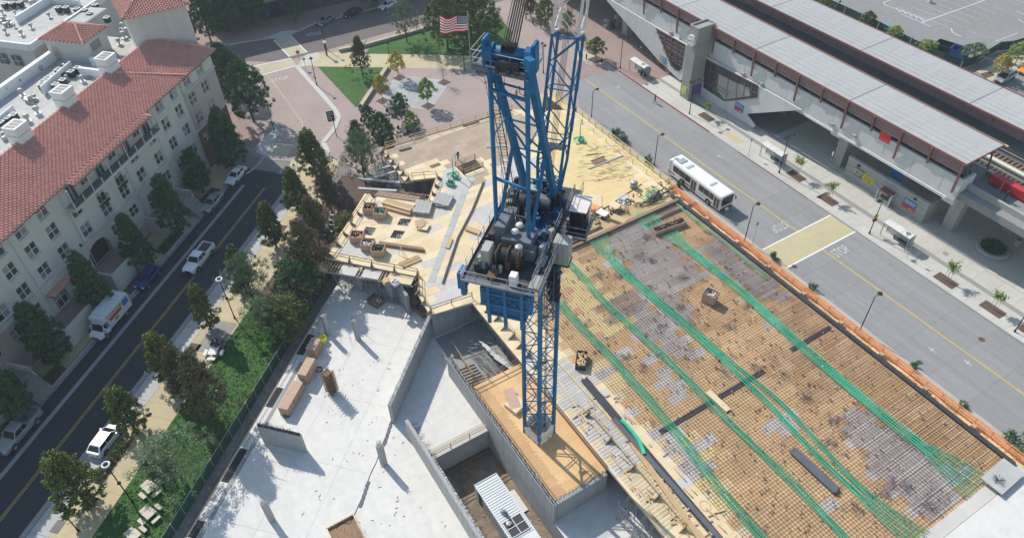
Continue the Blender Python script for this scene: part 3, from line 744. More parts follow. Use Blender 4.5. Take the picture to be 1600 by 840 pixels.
# open crates of clamps
for (x, y, lab, an) in ((588, 473, 'open wooden crate of steel clamps below the tan deck edge', .35), (661, 487, 'open wooden crate of steel parts at the corner below the guardrail', .2)):
 c = at(x, y); t = T('parts_crate', lab, 'crate', (c.x, c.y, .03))
 lx, ly = 1.9, 1.5
 for sx, sy, a, b in ((0, -1, lx, .08), (0, 1, lx, .08), (-1, 0, .08, ly), (1, 0, .08, ly)):
  mb = MB(); ca, sa = math.cos(an), math.sin(an); ox, oy = sx * lx / 2, sy * ly / 2
  mb.obox(c.x + ca * ox - sa * oy, c.y + sa * ox + ca * oy, .03, a, b, .8, an); mb.build('side', 'timberdk', t)
 mb = MB()
 for k in range(60): mb.obox(c.x + random.uniform(-.7, .7), c.y + random.uniform(-.6, .6), .5 + random.uniform(0, .25), .3, .06, .06, random.uniform(0, 3))
 o = mb.build('steel_parts', 'steel', kind='stuff'); tag(o, 'heap of steel parts in the crate ' + ('below the tan deck edge' if x == 588 else 'at the corner below the guardrail'), 'steel parts')
mb = fc()
for d_ in (-37, -31.5): mb.box(20, 66, d_, d_ + .025, .031, .034)
for c_ in (30, 39, 48, 57): mb.box(c_, c_ + .025, -43.6, -28.2, .031, .034)
struct('slab_joint', mb, 'gutter')
# small litter and cable on the slab
mb = MB()
for k in range(90):
 x, y = random.uniform(470, 700), random.uniform(560, 835); c = at(x, y)
 if -28 > c.x * DV.x + c.y * DV.y > -42 or c.y < 14: mb.obox(c.x, c.y, .035, random.uniform(.05, .4), .05, .04, random.uniform(0, 3))
o = mb.build('slab_litter', 'timberdk', kind='stuff'); tag(o, 'small offcuts and litter scattered on the pale slab', 'litter')
mb = MB(); mb.path([Vector((p.x, p.y, .06)) for p in px((612, 662), (604, 682), (598, 692), (588, 722), (578, 742), (570, 768), (560, 790), (552, 808), (546, 818), (532, 816), (526, 826))], .035, 4)
tag(mb.build('power_cable', 'black'), 'thin black cable trailing down the middle of the slab', 'cable')
for (x, y, s) in ((604, 680, 'near the end of the freestanding wall'), (567, 776, 'in the lower middle of the slab')):
 mb = MB()
 for k in range(5):
  p, q = at(x - 5 + k * 2.6, y + 16 - k * 8), at(x - 1 + k * 2.6, y + 8 - k * 8)
  mb.beam((p.x, p.y, .07), (q.x, q.y, .07), .32, .08)
 tag(mb.build('bar_chair_row', 'rebargry'), 'row of dark steel bar chairs on the cable ' + s, 'bar chairs')
c = at(545, 832); t = T('floor_box', 'open timber-framed floor opening at the bottom edge of the slab', 'floor opening', (c.x, c.y, 0));
mb = MB(); mb.obox(c.x, c.y - .3, .031, 3.2, 3.0, .01, 0); mb.build('void', 'timberdk', t)
for k in range(4):
 mb = MB(); a = k * math.pi / 2; mb.obox(c.x + 1.6 * math.cos(a), c.y - .3 + 1.5 * math.sin(a), .03, 3.2 if k % 2 else .12, .12 if k % 2 else 3.1, .3); mb.build('frame_board', 'ply', t)
mb = MB(); rebar_tuft(mb, c.x, c.y, 0, 30, 1.6, .9); tag(mb.build('bar_tuft', 'rebargry', kind='stuff'), 'thin bars standing round the floor opening at the bottom edge', 'rebar')
# guard rail over the pit edge
a, b = (-45.1, 15.6), (-45.1, 23.0)
guard([a, b], .03, 'guardrail', 'timber guardrail along the edge of the pit', post=2.4)
mb = MB(); mb.box(-46.2, -44.9, 15.6, 23, .031, .04); struct('pit_edge_board', mb, 'walk')
# ---- container in the pit
t = T('site_container', 'white corrugated site container standing in the pit', 'container', (-36.4, 19.6, -3.5))
zr = -.8; X0, X1, Y0, Y1 = -40.0, -29.5, 18.2, 21.0
mb = MB(); mb.box(X0, X1, Y0, Y1, -3.5, zr); mb.build('body', 'boxwhite', t)
rm = MB(); rm.box(0, .16, .08, Y1 - Y0 - .08, 0, .05); rme = rm.mesh('roof_rib', 'boxwhite')
for k in range(24): inst('roof_rib', rme, t, (X0 + .3 + k * .32 + 36.4, Y0 - 19.6, zr + 3.5))
rm = MB(); rm.box(0, .15, -.06, 0, .15, 2.55); rme = rm.mesh('side_rib', 'boxwhite')
for k in range(26):
 if 1 < k < 4: continue
 inst('side_rib', rme, t, (X0 + .3 + k * .38 + 36.4, Y0 - 19.6, 0))
mb = MB(); mb.box(X0 + .9, X0 + 1.9, Y0 - .04, Y0 - .001, -3.3, -1.1); mb.build('side_door', 'steeldk', t)
for sx in (X0, X1):
 mb = MB(); mb.box(sx - .05, sx + .05, Y0 - .05, Y1 + .05, zr - .02, zr + .08); mb.build('end_rail', 'boxwhite', t)
for y in (Y0, Y1):
 mb = MB(); mb.box(X0, X1, y - .05, y + .05, zr, zr + .08); mb.build('top_rail', 'boxwhite', t)
cx_, cy_ = -33.6, 19.5
t2 = T('roof_fan', 'dark ventilation opening with white frame on the container roof', 'roof vent', (cx_, cy_, zr))
mb = MB(); mb.box(cx_ - .9, cx_ + 1.1, cy_ - 1.1, cy_ + 1.2, zr + .05, zr + .09); mb.build('opening', 'steeldk', t2)
for k in range(3):
 mb = MB(); mb.box(cx_ - .9 + k, cx_ - .82 + k, cy_ - 1.1, cy_ + 1.2, zr + .06, zr + .16); mb.build('frame_bar', 'winframe', t2)
 mb = MB(); mb.box(cx_ - .9, cx_ + 1.1, cy_ - 1.1 + k * 1.12, cy_ - 1.02 + k * 1.12, zr + .06, zr + .15); mb.build('frame_bar', 'winframe', t2)
mb = MB(); mb.lathe(cx_ - .4, cy_ - .5, [(.3, zr + .1), (.3, zr + .3), (.1, zr + .34)], 12); mb.build('fan', 'steel', t2)
c = at(788, 802, zr); t2 = T('roof_unit', 'small grey-blue unit on the container roof beside the vent', 'roof unit', (c.x, c.y, zr)); mb = MB(); mb.obox(c.x, c.y, zr + .05, .8, .35, .5, .4); mb.build('body', 'steel', t2); mb = MB(); mb.obox(c.x + .1, c.y, zr + .55, .3, .25, .25, .4); mb.build('hood', 'pgreenbox', t2)
mb = MB(); mb.box(-44.6, -44.3, 16.2, 22.6, -3.4, -3.2); tag(mb.build('moss_beam', 'timberdk'), 'old timber beam on the dark floor of the pit', 'beam')
# ================================================================ DECKS
P_main = px((596, 237), (634, 285), (648, 281), (681, 277), (668, 313), (570, 302), (508, 403), (655, 432), (652, 458), (672, 492), (738, 473), z=ZD) + \
 [Vector((-21.5, 29.9, ZD)), Vector((-9.0, 29.9, ZD)), Vector((-9.0, 66.0, ZD)), Vector((-62.6, 66.0, ZD))] + px((1035, 292), (940, 208), (900, 172), (800, 171), z=ZD)
def rect_px(*c):
 Q = px(*c, z=ZD)
 return [(min(q.x for q in Q), min(q.y for q in Q)), (max(q.x for q in Q), min(q.y for q in Q)), (max(q.x for q in Q), max(q.y for q in Q)), (min(q.x for q in Q), max(q.y for q in Q))]
def quad_px(*c): return [(q.x, q.y) for q in px(*c, z=ZD)]
H1 = quad_px((626, 341), (643, 342), (638, 353), (620, 351))
H2 = quad_px((572, 354), (588, 356), (581, 368), (565, 366))
H3 = quad_px((616, 359), (633, 361), (626, 373), (609, 371))
H4 = [(-87.5, 42.3), (-84.9, 42.3), (-84.9, 45.8), (-87.5, 45.8)]
HOLES = [H1, H2, H3, H4]
outer = [(p.x, p.y) for p in P_main]
deck = T('formwork_deck', 'wide raised plywood formwork deck covering most of the site', 'deck', (-60, 45, 0))
mb = MB(); mb.sheet(outer, HOLES, ZD - .02)
mb.build('deck_base', 'ply', deck)
mb = MB(); mb.sheet(outer, HOLES, ZD - .38)
for i in range(len(outer)):
 a, b = outer[i], outer[(i + 1) % len(outer)]
 mb.poly([(a[0], a[1], ZD - .02), (b[0], b[1], ZD - .02), (b[0], b[1], ZD - .38), (a[0], a[1], ZD - .38)])
for h in HOLES:
 for i in range(4):
  a, b = h[i], h[(i + 1) % 4]; mb.poly([(a[0], a[1], ZD - .02), (b[0], b[1], ZD - .02), (b[0], b[1], ZD - .38), (a[0], a[1], ZD - .38)])
mb.build('deck_edge', 'boxply', deck)
mb = MB(); mb.box(-61.2, -9.2, 34.6, 65.2, ZD - .019, ZD - .012); mb.build('mat_base', 'plyora', deck)
Z_brn = quad_px((596, 230), (800, 168), (838, 172), (845, 205), (800, 245), (772, 262), (735, 300), (690, 262), (655, 280))
Z_yel = quad_px((842, 170), (905, 165), (1060, 300), (1000, 345), (890, 385), (850, 380), (840, 215))
Z_gry = [quad_px((700, 262), (735, 278), (700, 345), (672, 330), (690, 290)), quad_px((778, 255), (830, 232), (835, 262), (790, 292), (770, 280)), quad_px((735, 330), (770, 318), (772, 338), (742, 352)),
   quad_px((530, 372), (560, 350), (600, 390), (560, 425), (525, 405)), quad_px((738, 430), (715, 460), (680, 480), (668, 465), (700, 440), (725, 425)),
   quad_px((868, 635), (862, 568), (890, 560), (930, 600), (1010, 725), (975, 745), (962, 752)), quad_px((570, 300), (600, 330), (560, 345), (540, 345))]
Z_tan2 = quad_px((640, 262), (690, 240), (715, 272), (690, 282), (650, 282))
X_REB = [(-61.2, 45), (-62.4, 65.2), (-9.2, 65.2), (-9.2, 36.2), (-41.2, 36.2), (-60.3, 34.5)]
R_gry = [quad_px((940, 360), (1015, 332), (1050, 378), (1112, 436), (1062, 452), (1098, 498), (1055, 512), (985, 430)), quad_px((1085, 387), (1118, 372), (1200, 428), (1240, 470), (1182, 470)),
   quad_px((968, 482), (1010, 468), (1062, 520), (1098, 560), (1052, 572), (1000, 522)), quad_px((862, 585), (905, 572), (950, 590), (1015, 668), (1055, 668), (1112, 748), (1082, 772), (1030, 735), (980, 700)),
   quad_px((1310, 652), (1342, 630), (1430, 688), (1515, 748), (1450, 822), (1408, 780), (1350, 725)), quad_px((905, 590), (925, 560), (960, 590), (930, 610)), quad_px((1010, 560), (1030, 553), (1075, 620), (1058, 630)), quad_px((1190, 660), (1240, 640), (1262, 668), (1220, 690))]
R_brn = [quad_px((890, 345), (1052, 305), (1060, 330), (1000, 350), (900, 400)), quad_px((925, 480), (985, 450), (1010, 475), (965, 510))]
R_yel = [quad_px((872, 430), (905, 405), (985, 500), (955, 530), (890, 470)), quad_px((910, 590), (948, 560), (985, 600), (950, 640)), quad_px((1052, 640), (1120, 720), (1150, 840), (1040, 840), (1000, 780), (1060, 760))]
sh = {k: MB() for k in ('ply', 'plyyel', 'plybrn', 'plyora', 'plygry', 'plypur')}
sm = MB(); sm.box(.006, 1.214, .006, 2.434, 0, .02)
sme = {k: sm.mesh('plywood_sheet', k) for k in sh}
cand = []
for i in range(90):
 for j in range(24):
  x = -101 + i * 1.22; y = 14 + j * 2.44 + (1.22 if i % 2 else 0)
  ok = all(inpoly(x + a, y + b, outer) for a in (.01, 1.21) for b in (.01, 2.43))
  if not ok: continue
  if any(inpoly(x + a * 1.22, y + b * 2.44, h) for h in HOLES for a in (0, .25, .5, .75, 1) for b in (0, .25, .5, .75, 1)): continue
  cx_, cy_ = x + .61, y + 1.22
  reb = inpoly(cx_, cy_, X_REB)
  if reb:
   m_ = 'plyora'
   if any(inpoly(cx_ + random.gauss(0, .3), cy_ + random.gauss(0, .3), q) for q in R_gry): m_ = 'plypur' if random.random() < .8 else 'plygry'
   elif any(inpoly(cx_, cy_, q) for q in R_brn): m_ = 'plybrn'
   elif any(inpoly(cx_, cy_, q) for q in R_yel): m_ = 'plyyel'
   elif random.random() < .02: m_ = 'plypur'
  else:
   m_ = 'ply'
   if any(inpoly(cx_, cy_, q) for q in Z_gry): m_ = 'plygry'
   elif inpoly(cx_, cy_, Z_tan2): m_ = 'ply'
   elif inpoly(cx_, cy_, Z_brn): m_ = 'plybrn'
   elif inpoly(cx_, cy_, Z_yel): m_ = 'plyyel'
   elif random.random() < .06: m_ = 'plygry'
  cand.append((math.hypot(cx_, cy_), x, y, m_, reb))
cand.sort(key=lambda c: c[0])
for k, (_, x, y, m_, reb) in enumerate(cand):
 z = ZD - .018 + random.uniform(0, .004)
 if k < 300: inst('plywood_sheet', sme[m_], deck, (x + 60, y - 45, z))
 else: sh[m_].box(x + .006, x + 1.214, y + .006, y + 2.434, z, z + .02)
for k, b in sh.items():
 if b.v: b.build('plywood_sheets', k, deck, kind='stuff')
# ---- floor openings in the deck: steel tray with bars
for k, (h, lab) in enumerate(((H1, 'upper right square opening in the tan deck, with bars in it'), (H2, 'left square opening in the tan deck, with bars in it'), (H3, 'lower square opening in the tan deck, with bars in it'))):
 cx_ = sum(p[0] for p in h) / 4; cy_ = sum(p[1] for p in h) / 4
 t = T('column_opening', lab, 'floor opening', (cx_, cy_, ZD - .6))
 mb = MB(); mb.poly([(p[0], p[1], ZD - .5) for p in h]); mb.build('tray', 'slab', t)
 mb = MB(); rebar_tuft(mb, cx_, cy_, ZD - .5, 40, .45, .9, .02, .35); mb.build('starter_bars', 'rebargry', t, kind='stuff')
mb = MB(); mb.poly([(p[0], p[1], ZD - 2.2) for p in H4]); tag(mb.build('shaft_floor', 'timberdk'), 'dark boarded floor inside the railed shaft opening of the deck', 'floor')
guard(H4 + [H4[0]], ZD, 'guardrail', 'timber guardrail round the dark shaft opening in the deck', post=2.0, h=1.0, rails=(.5, .95))
mb = MB()
for k in range(150):
 x, y = random.uniform(-40, -11), random.uniform(30.3, 35.8); a = random.choice((0, .1, 1.5, 1.6, -.2)) + random.uniform(-.2, .2); s = random.uniform(.3, 2.0)
 mb.beam((x, y, ZD + .06), (x + s * math.cos(a), y + s * math.sin(a) * .7, ZD + .08 + random.uniform(0, .2)), .12, .08)
tag(mb.build('loose_lumber', 'timber', kind='stuff'), 'loose lumber strewn over the joist deck below the crane', 'lumber')
# ---- grey pour strip, rebar trough
strip = T('grey_strip', 'long pale grey strip of steel plates crossing the tan deck', 'deck strip', (-75, 35, ZD))
A0, A1 = at(724, 291, ZD), at(668, 440, ZD); n = 9
W_ = (at(734, 293, ZD) - at(724, 291, ZD)).length * .9; s = Vector((-(A1 - A0).y, (A1 - A0).x, 0)).normalized() * W_
for k in range(n):
 a, b = A0.lerp(A1, (k + .01) / n), A0.lerp(A1, (k + .99) / n); mb = MB()
 mb.prism([(a.x, a.y), (b.x, b.y), (b.x + s.x, b.y + s.y), (a.x + s.x, a.y + s.y)], ZD + .006, ZD + .03); mb.build('plate', 'kerb', strip)
tr = T('rebar_trough', 'dark beam trough full of rebar running across the tan deck', 'beam trough', (-74, 36, ZD))
pts = px((756, 285), (738, 330), (716, 372), (706, 402), (692, 444), z=ZD + .01)
mb = MB()
for a, b in zip(pts, pts[1:]): mb.beam(a, b, .42, .02)
mb.build('trough_bed', 'timberdk', tr)
mb = MB()
for a, b in zip(pts, pts[1:]):
 nn = int((b - a).length / .16)
 for k in range(nn):
  p = a.lerp(b, k / nn); mb.beam(p + Vector((-.2, -.06, .1)), p + Vector((.2, .08, .16)), .03, .03)
 for o_ in (-.16, 0, .16): mb.tube(a + Vector((o_, 0, .15)), b + Vector((o_, 0, .15)), .03, 4)
mb.build('cage_bars', 'rebargry', tr, kind='stuff')
# ---- crane platform deck (lower plywood)
cp = T('crane_platform', 'orange-tan plywood platform round the crane foot', 'platform', (-40, 26.5, 3.3))
mb = MB(); mb.box(-49.0, -31.75, 23.3, 29.85, 3.2, 3.37); mb.build('platform_base', 'plyfoot', cp)
sq = MB(); sq.box(.006, 2.434, .006, 1.214, 0, .02); sqm = sq.mesh('plywood_sheet', 'plyfoot')
for i in range(7):
 for j in range(5): inst('plywood_sheet', sqm, cp, (-48.95 + i * 2.44 + 40, 23.4 + j * 1.26 - 26.5, .072))
mb = MB(); mb.box(-46.0, -31.6, 29.86, 29.93, 3.3, 4.35); mb.build('fascia_board', 'timberdk', cp)
mb = MB()
for k in range(70):
 x = -48.6 + k * .24; y = 23.35
 mb.tube((x, y + .1, 3.4), (x + .03, y + .14, 3.95), .016, 3); mb.tube((x, y + .12, 3.43), (x + .12, y + random.uniform(1.2, 1.6), 3.45), .012, 3)
for k in range(26): mb.tube((-31.9, 23.6 + k * .23, 3.4), (-33.1, 23.7 + k * .23, 3.45), .012, 3)
o = mb.build('bar_crest', 'rebar', kind='stuff'); tag(o, 'crest of rusty starter bars along the edges of the crane platform', 'rebar')
for (x, y, lx, ly, z, an, lab) in ((800, 622, 2.9, 1.3, 3.9, -.25, 'brown plywood sheet propped over a box beside the crane mast'), (806, 634, 1.8, 1.9, 3.45, .25, 'pale open plywood box beside the crane mast')):
 c = at(x, y, z); mb = MB(); mb.obox(c.x, c.y, z, lx, ly, .06 if z > 3.5 else .5, an); tag(mb.build('plywood_cover' if z > 3.5 else 'plywood_crate', 'boxply' if z > 3.5 else 'ply'), lab, 'plywood')
guard([(-49.0, 23.4), (-49.0, 29.6)], 3.4, 'guardrail', 'timber guardrail at the upper end of the crane platform', 'timberdk', post=2.0)
# ---- railings of the decks
V2 = lambda *p: [(q.x, q.y) for q in px(*p, z=ZD)]
guard(V2((602, 232), (800, 172)), ZD, 'g', 'long timber guardrail between the deck and the brick plaza', 'timber', post=2.4)
mb = MB(); a, b = px((602, 231), (800, 171), z=ZD + .1); mb.beam(a, b, .16, .2); tag(mb.build('edge_beam', 'timber'), 'timber edge beam along the plaza side of the deck', 'beam')
guard(V2((600, 238), (640, 281)), ZD, 'g', 'timber guardrail with triangular brackets at the notch of the deck', base=-.9, post=1.9)
guard(V2((644, 279), (682, 276)), ZD, 'g', 'timber guardrail above the dark scaffold gap', post=2.2)
guard(V2((684, 280), (671, 318)), ZD, 'g', 'timber guardrail on the right side of the scaffold gap', post=2.0, base=.8)
guard(V2((580, 306), (514, 401)), ZD, 'g', 'timber guardrail along the tree side of the tan deck', 'timberdk', post=2.2, base=.9)
guard(V2((513, 401), (653, 429)), ZD, 'g', 'timber guardrail along the lower edge of the tan deck', 'timberdk', post=3.1, base=-.9)
guard(V2((655, 432), (656, 458), (674, 489)), ZD, 'g', 'timber guardrail at the inner corner of the deck', 'timberdk', post=2.0, base=-.7)
guard(V2((674, 487), (738, 466)), ZD, 'g', 'timber guardrail above the shaded wall with white bars', 'timberdk', post=2.6)
guard([(-59.5, 31.3), (-47.0, 31.3)], ZD, 'g', 'timber guardrail with brackets behind the crane mast', 'timber', post=1.9, base=-1.0)
guard([(-38, 32.2), (-22, 32.2)], ZD, 'g', 'timber guardrail with brackets beside the grey joist deck', 'timber', post=3.9, base=-.9)
guard([(-97.5, 66.9), (-90, 67.3), (-64, 67.2)], ZD, 'g', 'pale timber guardrail between the yellow deck and the bus road', 'plyyel', post=1.8, w=.12)
guard([(-97, 66.0), (-66, 66.0)], ZD, 'g', 'inner pale timber rail beside the yellow deck', 'plyyel', post=3.6, w=.1, h=.8, rails=(.7,))
# walkway outboard of the deck
mb = MB(); mb.box(-98, -8.4, 66.05, 67.45, 4.0, 4.12); wk = T('edge_walkway', 'narrow plank walkway along the bus road side of the deck', 'walkway', (-50, 66.8, 4.0)); mb.build('walkway_base', 'plyyel', wk)
q = MB(); q.box(.01, 2.98, 0, .68, 0, .05); qm = q.mesh('plank', 'plyyel')
for i in range(29):
 for j in range(2): inst('plank', qm, wk, (-97.5 + 3 * i + 50, 66.06 + j * .7 - 66.8, .12))
mb = MB(); mb.box(-98, -8.4, 65.95, 66.05, .05, 4.1); mb.build('skirt_board', 'timberdk', wk)
t = T('edge_form', 'black edge form running along the rebar field beside the orange netting', 'edge form', (-35, 65.6, ZD))
for i in range(18):
 mb = MB(); mb.box(-63 + 3.0 * i, -60.05 + 3.0 * i, 65.3, 65.85, ZD, ZD + .34); mb.build('form_panel', 'steeldk', t)
 if i % 2 == 0: mb = MB(); mb.box(-62.4 + 3.0 * i, -61.9 + 3.0 * i, 65.95, 66.4, ZD - .05, ZD + .5); mb.build('form_brace', 'timber', t)
# orange netting
t = T('safety_netting', 'orange plastic safety netting on posts beside the bus road', 'safety netting', (-36, 66.7, 4.1))
mb = MB()
for k in range(12): mb.beam((-64.5, 66.55 + .05 * math.sin(k), 4.15 + k * .1), (-8.2, 66.6 + .05 * math.sin(k), 4.15 + k * .1), .015, .02)
n = 420
for k in range(n):
 x = -64.5 + 56.3 * k / n; b_ = .14 * math.sin(k * .21) + .1 * math.sin(k * .083)
 mb.beam((x, 66.6 + b_, 4.12), (x + .02, 66.6 + b_ * .6, 5.2 + .1 * math.sin(k * .13)), .03, .02)
for k in range(260):
 x = random.uniform(-64, -8.5); y = 66.6 + random.uniform(-.5, .55); a = random.uniform(0, 3); s = random.uniform(.15, .5)
 mb.beam((x, y, 4.15 + random.uniform(0, .1)), (x + s * math.cos(a), y + s * .4 * math.sin(a), 4.17 + random.uniform(0, .25)), .05, .03)
mb.build('net_mesh', 'orange', t, kind='stuff')
for k in range(29):
 mb = MB(); x = -64.4 + k * 2.0; mb.beam((x, 66.62, 4.1), (x, 66.62, 5.35), .08, .08); mb.build('post', 'orange', t)
for z in (4.65, 5.25):
 for i in range(14): mb = MB(); mb.beam((-64.4 + 4 * i, 66.7, z), (-60.5 + 4 * i, 66.7, z), .05, .1); mb.build('rail', 'orange', t)
# ---- rebar mat
mt = T('rebar_mat', 'wide mat of crossing rusty rebar laid over the plywood deck', 'rebar mat', (-35, 50, ZD))
zb = ZD + .07
def clip_b(x): return 36.3 if x > -41 else 35.0
k = 0
x = -61.0
while x < -9.3:
 mb = MB(); y0_ = clip_b(x) if x > -58 else 37.5; w_ = random.uniform(-.05, .05)
 mb.tube((x, y0_ + random.uniform(-.2, .2), zb), (x + w_, 65.2, zb), .018, 4); mb.build('rebar', 'rebar', mt); x += .37
y = 36.2
while y < 65.1:
 mb = MB(); mb.tube((-61.0, y, zb + .045), (-9.2, y + random.uniform(-.05, .05), zb + .045), .018, 4); mb.build('rebar', 'rebar', mt); y += .38
# denser areas of extra bars
mb = MB()
def dense(q, step, along, ext=2.5, zz=.1):
 X = [p[0] for p in q]; Y = [p[1] for p in q]; L = max(X) - min(X) if along else max(Y) - min(Y)
 if along:
  y = min(Y)
  while y < max(Y):
   xs = [x_ for x_ in [min(X) + k * .5 for k in range(int((max(X) - min(X)) / .5) + 1)] if inpoly(x_, y, q)]
   if xs: mb.tube((xs[0] - random.uniform(0, .6), y, zb + zz), (xs[-1] + random.uniform(0, .6), y, zb + zz), .014, 3)
   y += step
 else:
  x = min(X)
  while x < max(X):
   ys = [y_ for y_ in [min(Y) + k * .5 for k in range(int((max(Y) - min(Y)) / .5) + 1)] if inpoly(x, y_, q)]
   if ys: mb.tube((x, ys[0] - random.uniform(0, .6), zb + zz), (x, ys[-1] + random.uniform(0, .6), zb + zz), .014, 3)
   x += step
for q in R_gry[:3] + [R_gry[4]] + R_brn: dense(q, .3, False); dense(q, .3, True)
dense(quad_px((1085, 372), (1140, 365), (1550, 700), (1510, 750), (1400, 690)), .25, False); dense(quad_px((1200, 560), (1240, 545), (1330, 600), (1270, 640)), .25, True)
mb.build('extra_bars', 'rebar', mt, kind='stuff')
# chairs and litter on the mat
for (nm, m_, n, lab, s0) in (('bar_chairs', 'rebargry', 900, 'small dark bar chairs dotted all over the rebar mat', .1), ('white_caps', 'slab', 220, 'white plastic caps and sleeves dotted over the rebar mat', .1), ('tie_wire', 'timberdk', 420, 'rusty tie wire and offcuts scattered over the rebar mat', .12)):
 mb = MB()
 for k in range(n):
  x, y = random.uniform(-60, -9.5), random.uniform(36.5, 64.8); s = random.uniform(.5, 1.4) * s0
  mb.obox(x, y, zb + .06, s * (2.2 if nm == 'tie_wire' else 1.3), s * .6, s, random.uniform(0, 3))
 tag(mb.build(nm, m_, kind='stuff'), lab, 'litter')
# tangled knots of bars over the columns
k = 0
KN = ((985, 430), (1002, 400), (1065, 433), (1063, 480), (1010, 370), (1018, 408), (1140, 510), (1132, 580), (1180, 575), (1110, 418), (968, 430), (1015, 452), (1032, 510), (958, 395), (1262, 620), (1300, 655), (1298, 690), (1318, 678), (1220, 585), (1395, 755), (1418, 760), (1450, 790), (978, 560), (1005, 575), (880, 400), (1080, 505), (1165, 480), (1340, 795), (1380, 770), (935, 430))
for (x, y) in KN:
 c = at(x, y, zb); mb = MB()
 for j in range(26):
  a = random.uniform(0, 6.28); s = random.uniform(.15, .55); ex, ey = c.x + random.gauss(0, .4), c.y + random.gauss(0, .4); mb.tube((ex - s * math.cos(a), ey - s * math.sin(a), zb + .05), (ex + s * math.cos(a), ey + s * math.sin(a), zb + .1 + random.uniform(0, .15)), .017, 3)
 o = mb.build('bar_knot', 'rebargry'); tag(o, 'tangled knot of dark bars over a column on the rebar mat', 'rebar knot', 'bar knots over the columns')
# green tendons
TEND = (('green tendon bundle nearest the crane, running down the left of the mat', [(874, 470), (905, 508), (957, 560), (1047, 663), (1090, 718), (1133, 773), (1200, 850)], 7, .17, 0),
  ('green tendon bundle second from the crane', [(884, 405), (910, 432), (943, 470), (1033, 553), (1072, 590), (1112, 632), (1205, 722), (1262, 778), (1330, 850)], 6, .17, 0),
  ('wide green tendon bundle through the middle of the mat', [(930, 367), (952, 398), (977, 427), (1073, 508), (1127, 556), (1200, 620), (1250, 672), (1312, 737), (1370, 790), (1440, 845)], 11, .12, 2),
  ('green tendon bundle nearest the bus road, fanning out at its lower end', [(1045, 364), (1068, 383), (1093, 403), (1150, 448), (1200, 493), (1273, 558), (1367, 638), (1430, 688), (1467, 714), (1530, 762)], 12, .11, 1),
  ('short fan of green tendons near the top of the mat', [(1003, 330), (1012, 342), (1025, 356)], 12, .27, 3),
  ('thin green tendon pair along the black edge form', [(1055, 316), (1090, 347), (1140, 385), (1200, 436)], 3, .14, 0))
for lab, pp, n, sp, fan in TEND:
 base = [at(x, y, zb + .1) for x, y in pp]; t = T('tendon_bundle', lab, 'cable bundle', base[len(base) // 2])
 # smooth
 fine = []
 for k in range(len(base) - 1):
  p0, p1, p2, p3 = base[max(k - 1, 0)], base[k], base[k + 1], base[min(k + 2, len(base) - 1)]
  for s in range(5):
   u = s / 5; fine.append(.5 * ((2 * p1) + (p2 - p0) * u + (2 * p0 - 5 * p1 + 4 * p2 - p3) * u * u + (3 * p1 - p0 - 3 * p2 + p3) * u ** 3))
 fine.append(base[-1])
 for j in range(n):
  off = (j - (n - 1) / 2) * sp
  pts = []
  for k, p in enumerate(fine):
   d = (fine[min(k + 1, len(fine) - 1)] - fine[max(k - 1, 0)]).normalized(); s = Vector((-d.y, d.x, 0)); u = k / (len(fine) - 1)
   f_ = 1
   if fan == 1: f_ = 1 + 2.6 * max(0, (u - .82) / .18) + 1.3 * max(0, (.12 - u) / .12)
   if fan == 2: f_ = 1 + 1.8 * max(0, (.14 - u) / .14) + 1.4 * max(0, (u - .82) / .18); off2 = .35 * (1 if j > n / 2 else -1) * math.sin(max(0, min(1, (u - .45) / .4)) * math.pi)
   else: off2 = 0
   wv = .05 * math.sin(k * .7 + j * 2.1)
   pts.append(p + s * (off * f_ + off2 + wv) + Vector((0, 0, .03 * ((j * 7) % 3))))
  mb = MB(); mb.path(pts, .04, 4); mb.build('tendon', 'tendon', t)
for k, (x, y) in enumerate(((1182, 552), (984, 640), (1102, 790), (1000, 610))):
 c = at(x, y, ZD + .006); mb = MB(); mb.path([(c.x + .62 * math.cos(a * .42), c.y + .5 * math.sin(a * .42), ZD + .01) for a in range(16)], .025, 3)
 tag(mb.build('paint_ring', 'signred'), 'red spray-painted ring on the plywood under the rebar, ' + ('highest of four', 'second lowest of four', 'lowest of four', 'second highest of four')[k], 'paint mark')
# ---- things lying on the decks
def sticks(name, label, cat, p, q, z, n, w, h, m='timber', lay=1, part='board', gap=1.04):
 a, b = at(p[0], p[1], z), at(q[0], q[1], z); d = (b - a).normalized(); s = Vector((-d.y, d.x, 0))
 t = T(name, label, cat, ((a.x + b.x) / 2, (a.y + b.y) / 2, z))
 for l in range(lay):
  for k in range(n):
   e = s * (k - (n - 1) / 2) * w * gap + Vector((0, 0, h * (l + .5))) + d * random.uniform(-.15, .15)
   mb = MB(); mb.beam(a + e, b + e, w, h); mb.build(part, m, t)
 return t
sticks('joist_stack', 'long stack of pale timber joists at the top of the tan deck', 'timber stack', (602, 318), (646, 331), ZD, 5, .26, .22, 'timber', 3)
sticks('joist_stack', 'second lower stack of pale joists alongside the longer one', 'timber stack', (600, 325), (641, 336), ZD, 2, .26, .2, 'timber', 2)
sticks('panel_stack', 'stack of grey steel panels right of the joist stacks', 'panel stack', (664, 318), (658, 337), ZD, 4, .62, .22, 'cabgrey', 3, 'panel')
sticks('panel_stack', 'larger stack of grey panels beside the green lift', 'panel stack', (697, 308), (688, 324), ZD, 5, .5, .2, 'cabgrey', 3, 'panel')
sticks('long_timbers', 'long brown timber bundle lying across the lower tan deck', 'timber bundle', (594, 382), (662, 392), ZD, 2, .25, .22, 'timberdk', 2)
sticks('loose_timbers', 'loose timber boards by the lower edge of the tan deck', 'timber', (626, 415), (656, 403), ZD, 4, .22, .1, 'timber', 2, gap=1.5)
sticks('timber_crate', 'small timber pallet with bolts right of the trough', 'pallet', (729, 358), (751, 366), ZD, 4, .2, .15, 'timber', 2)
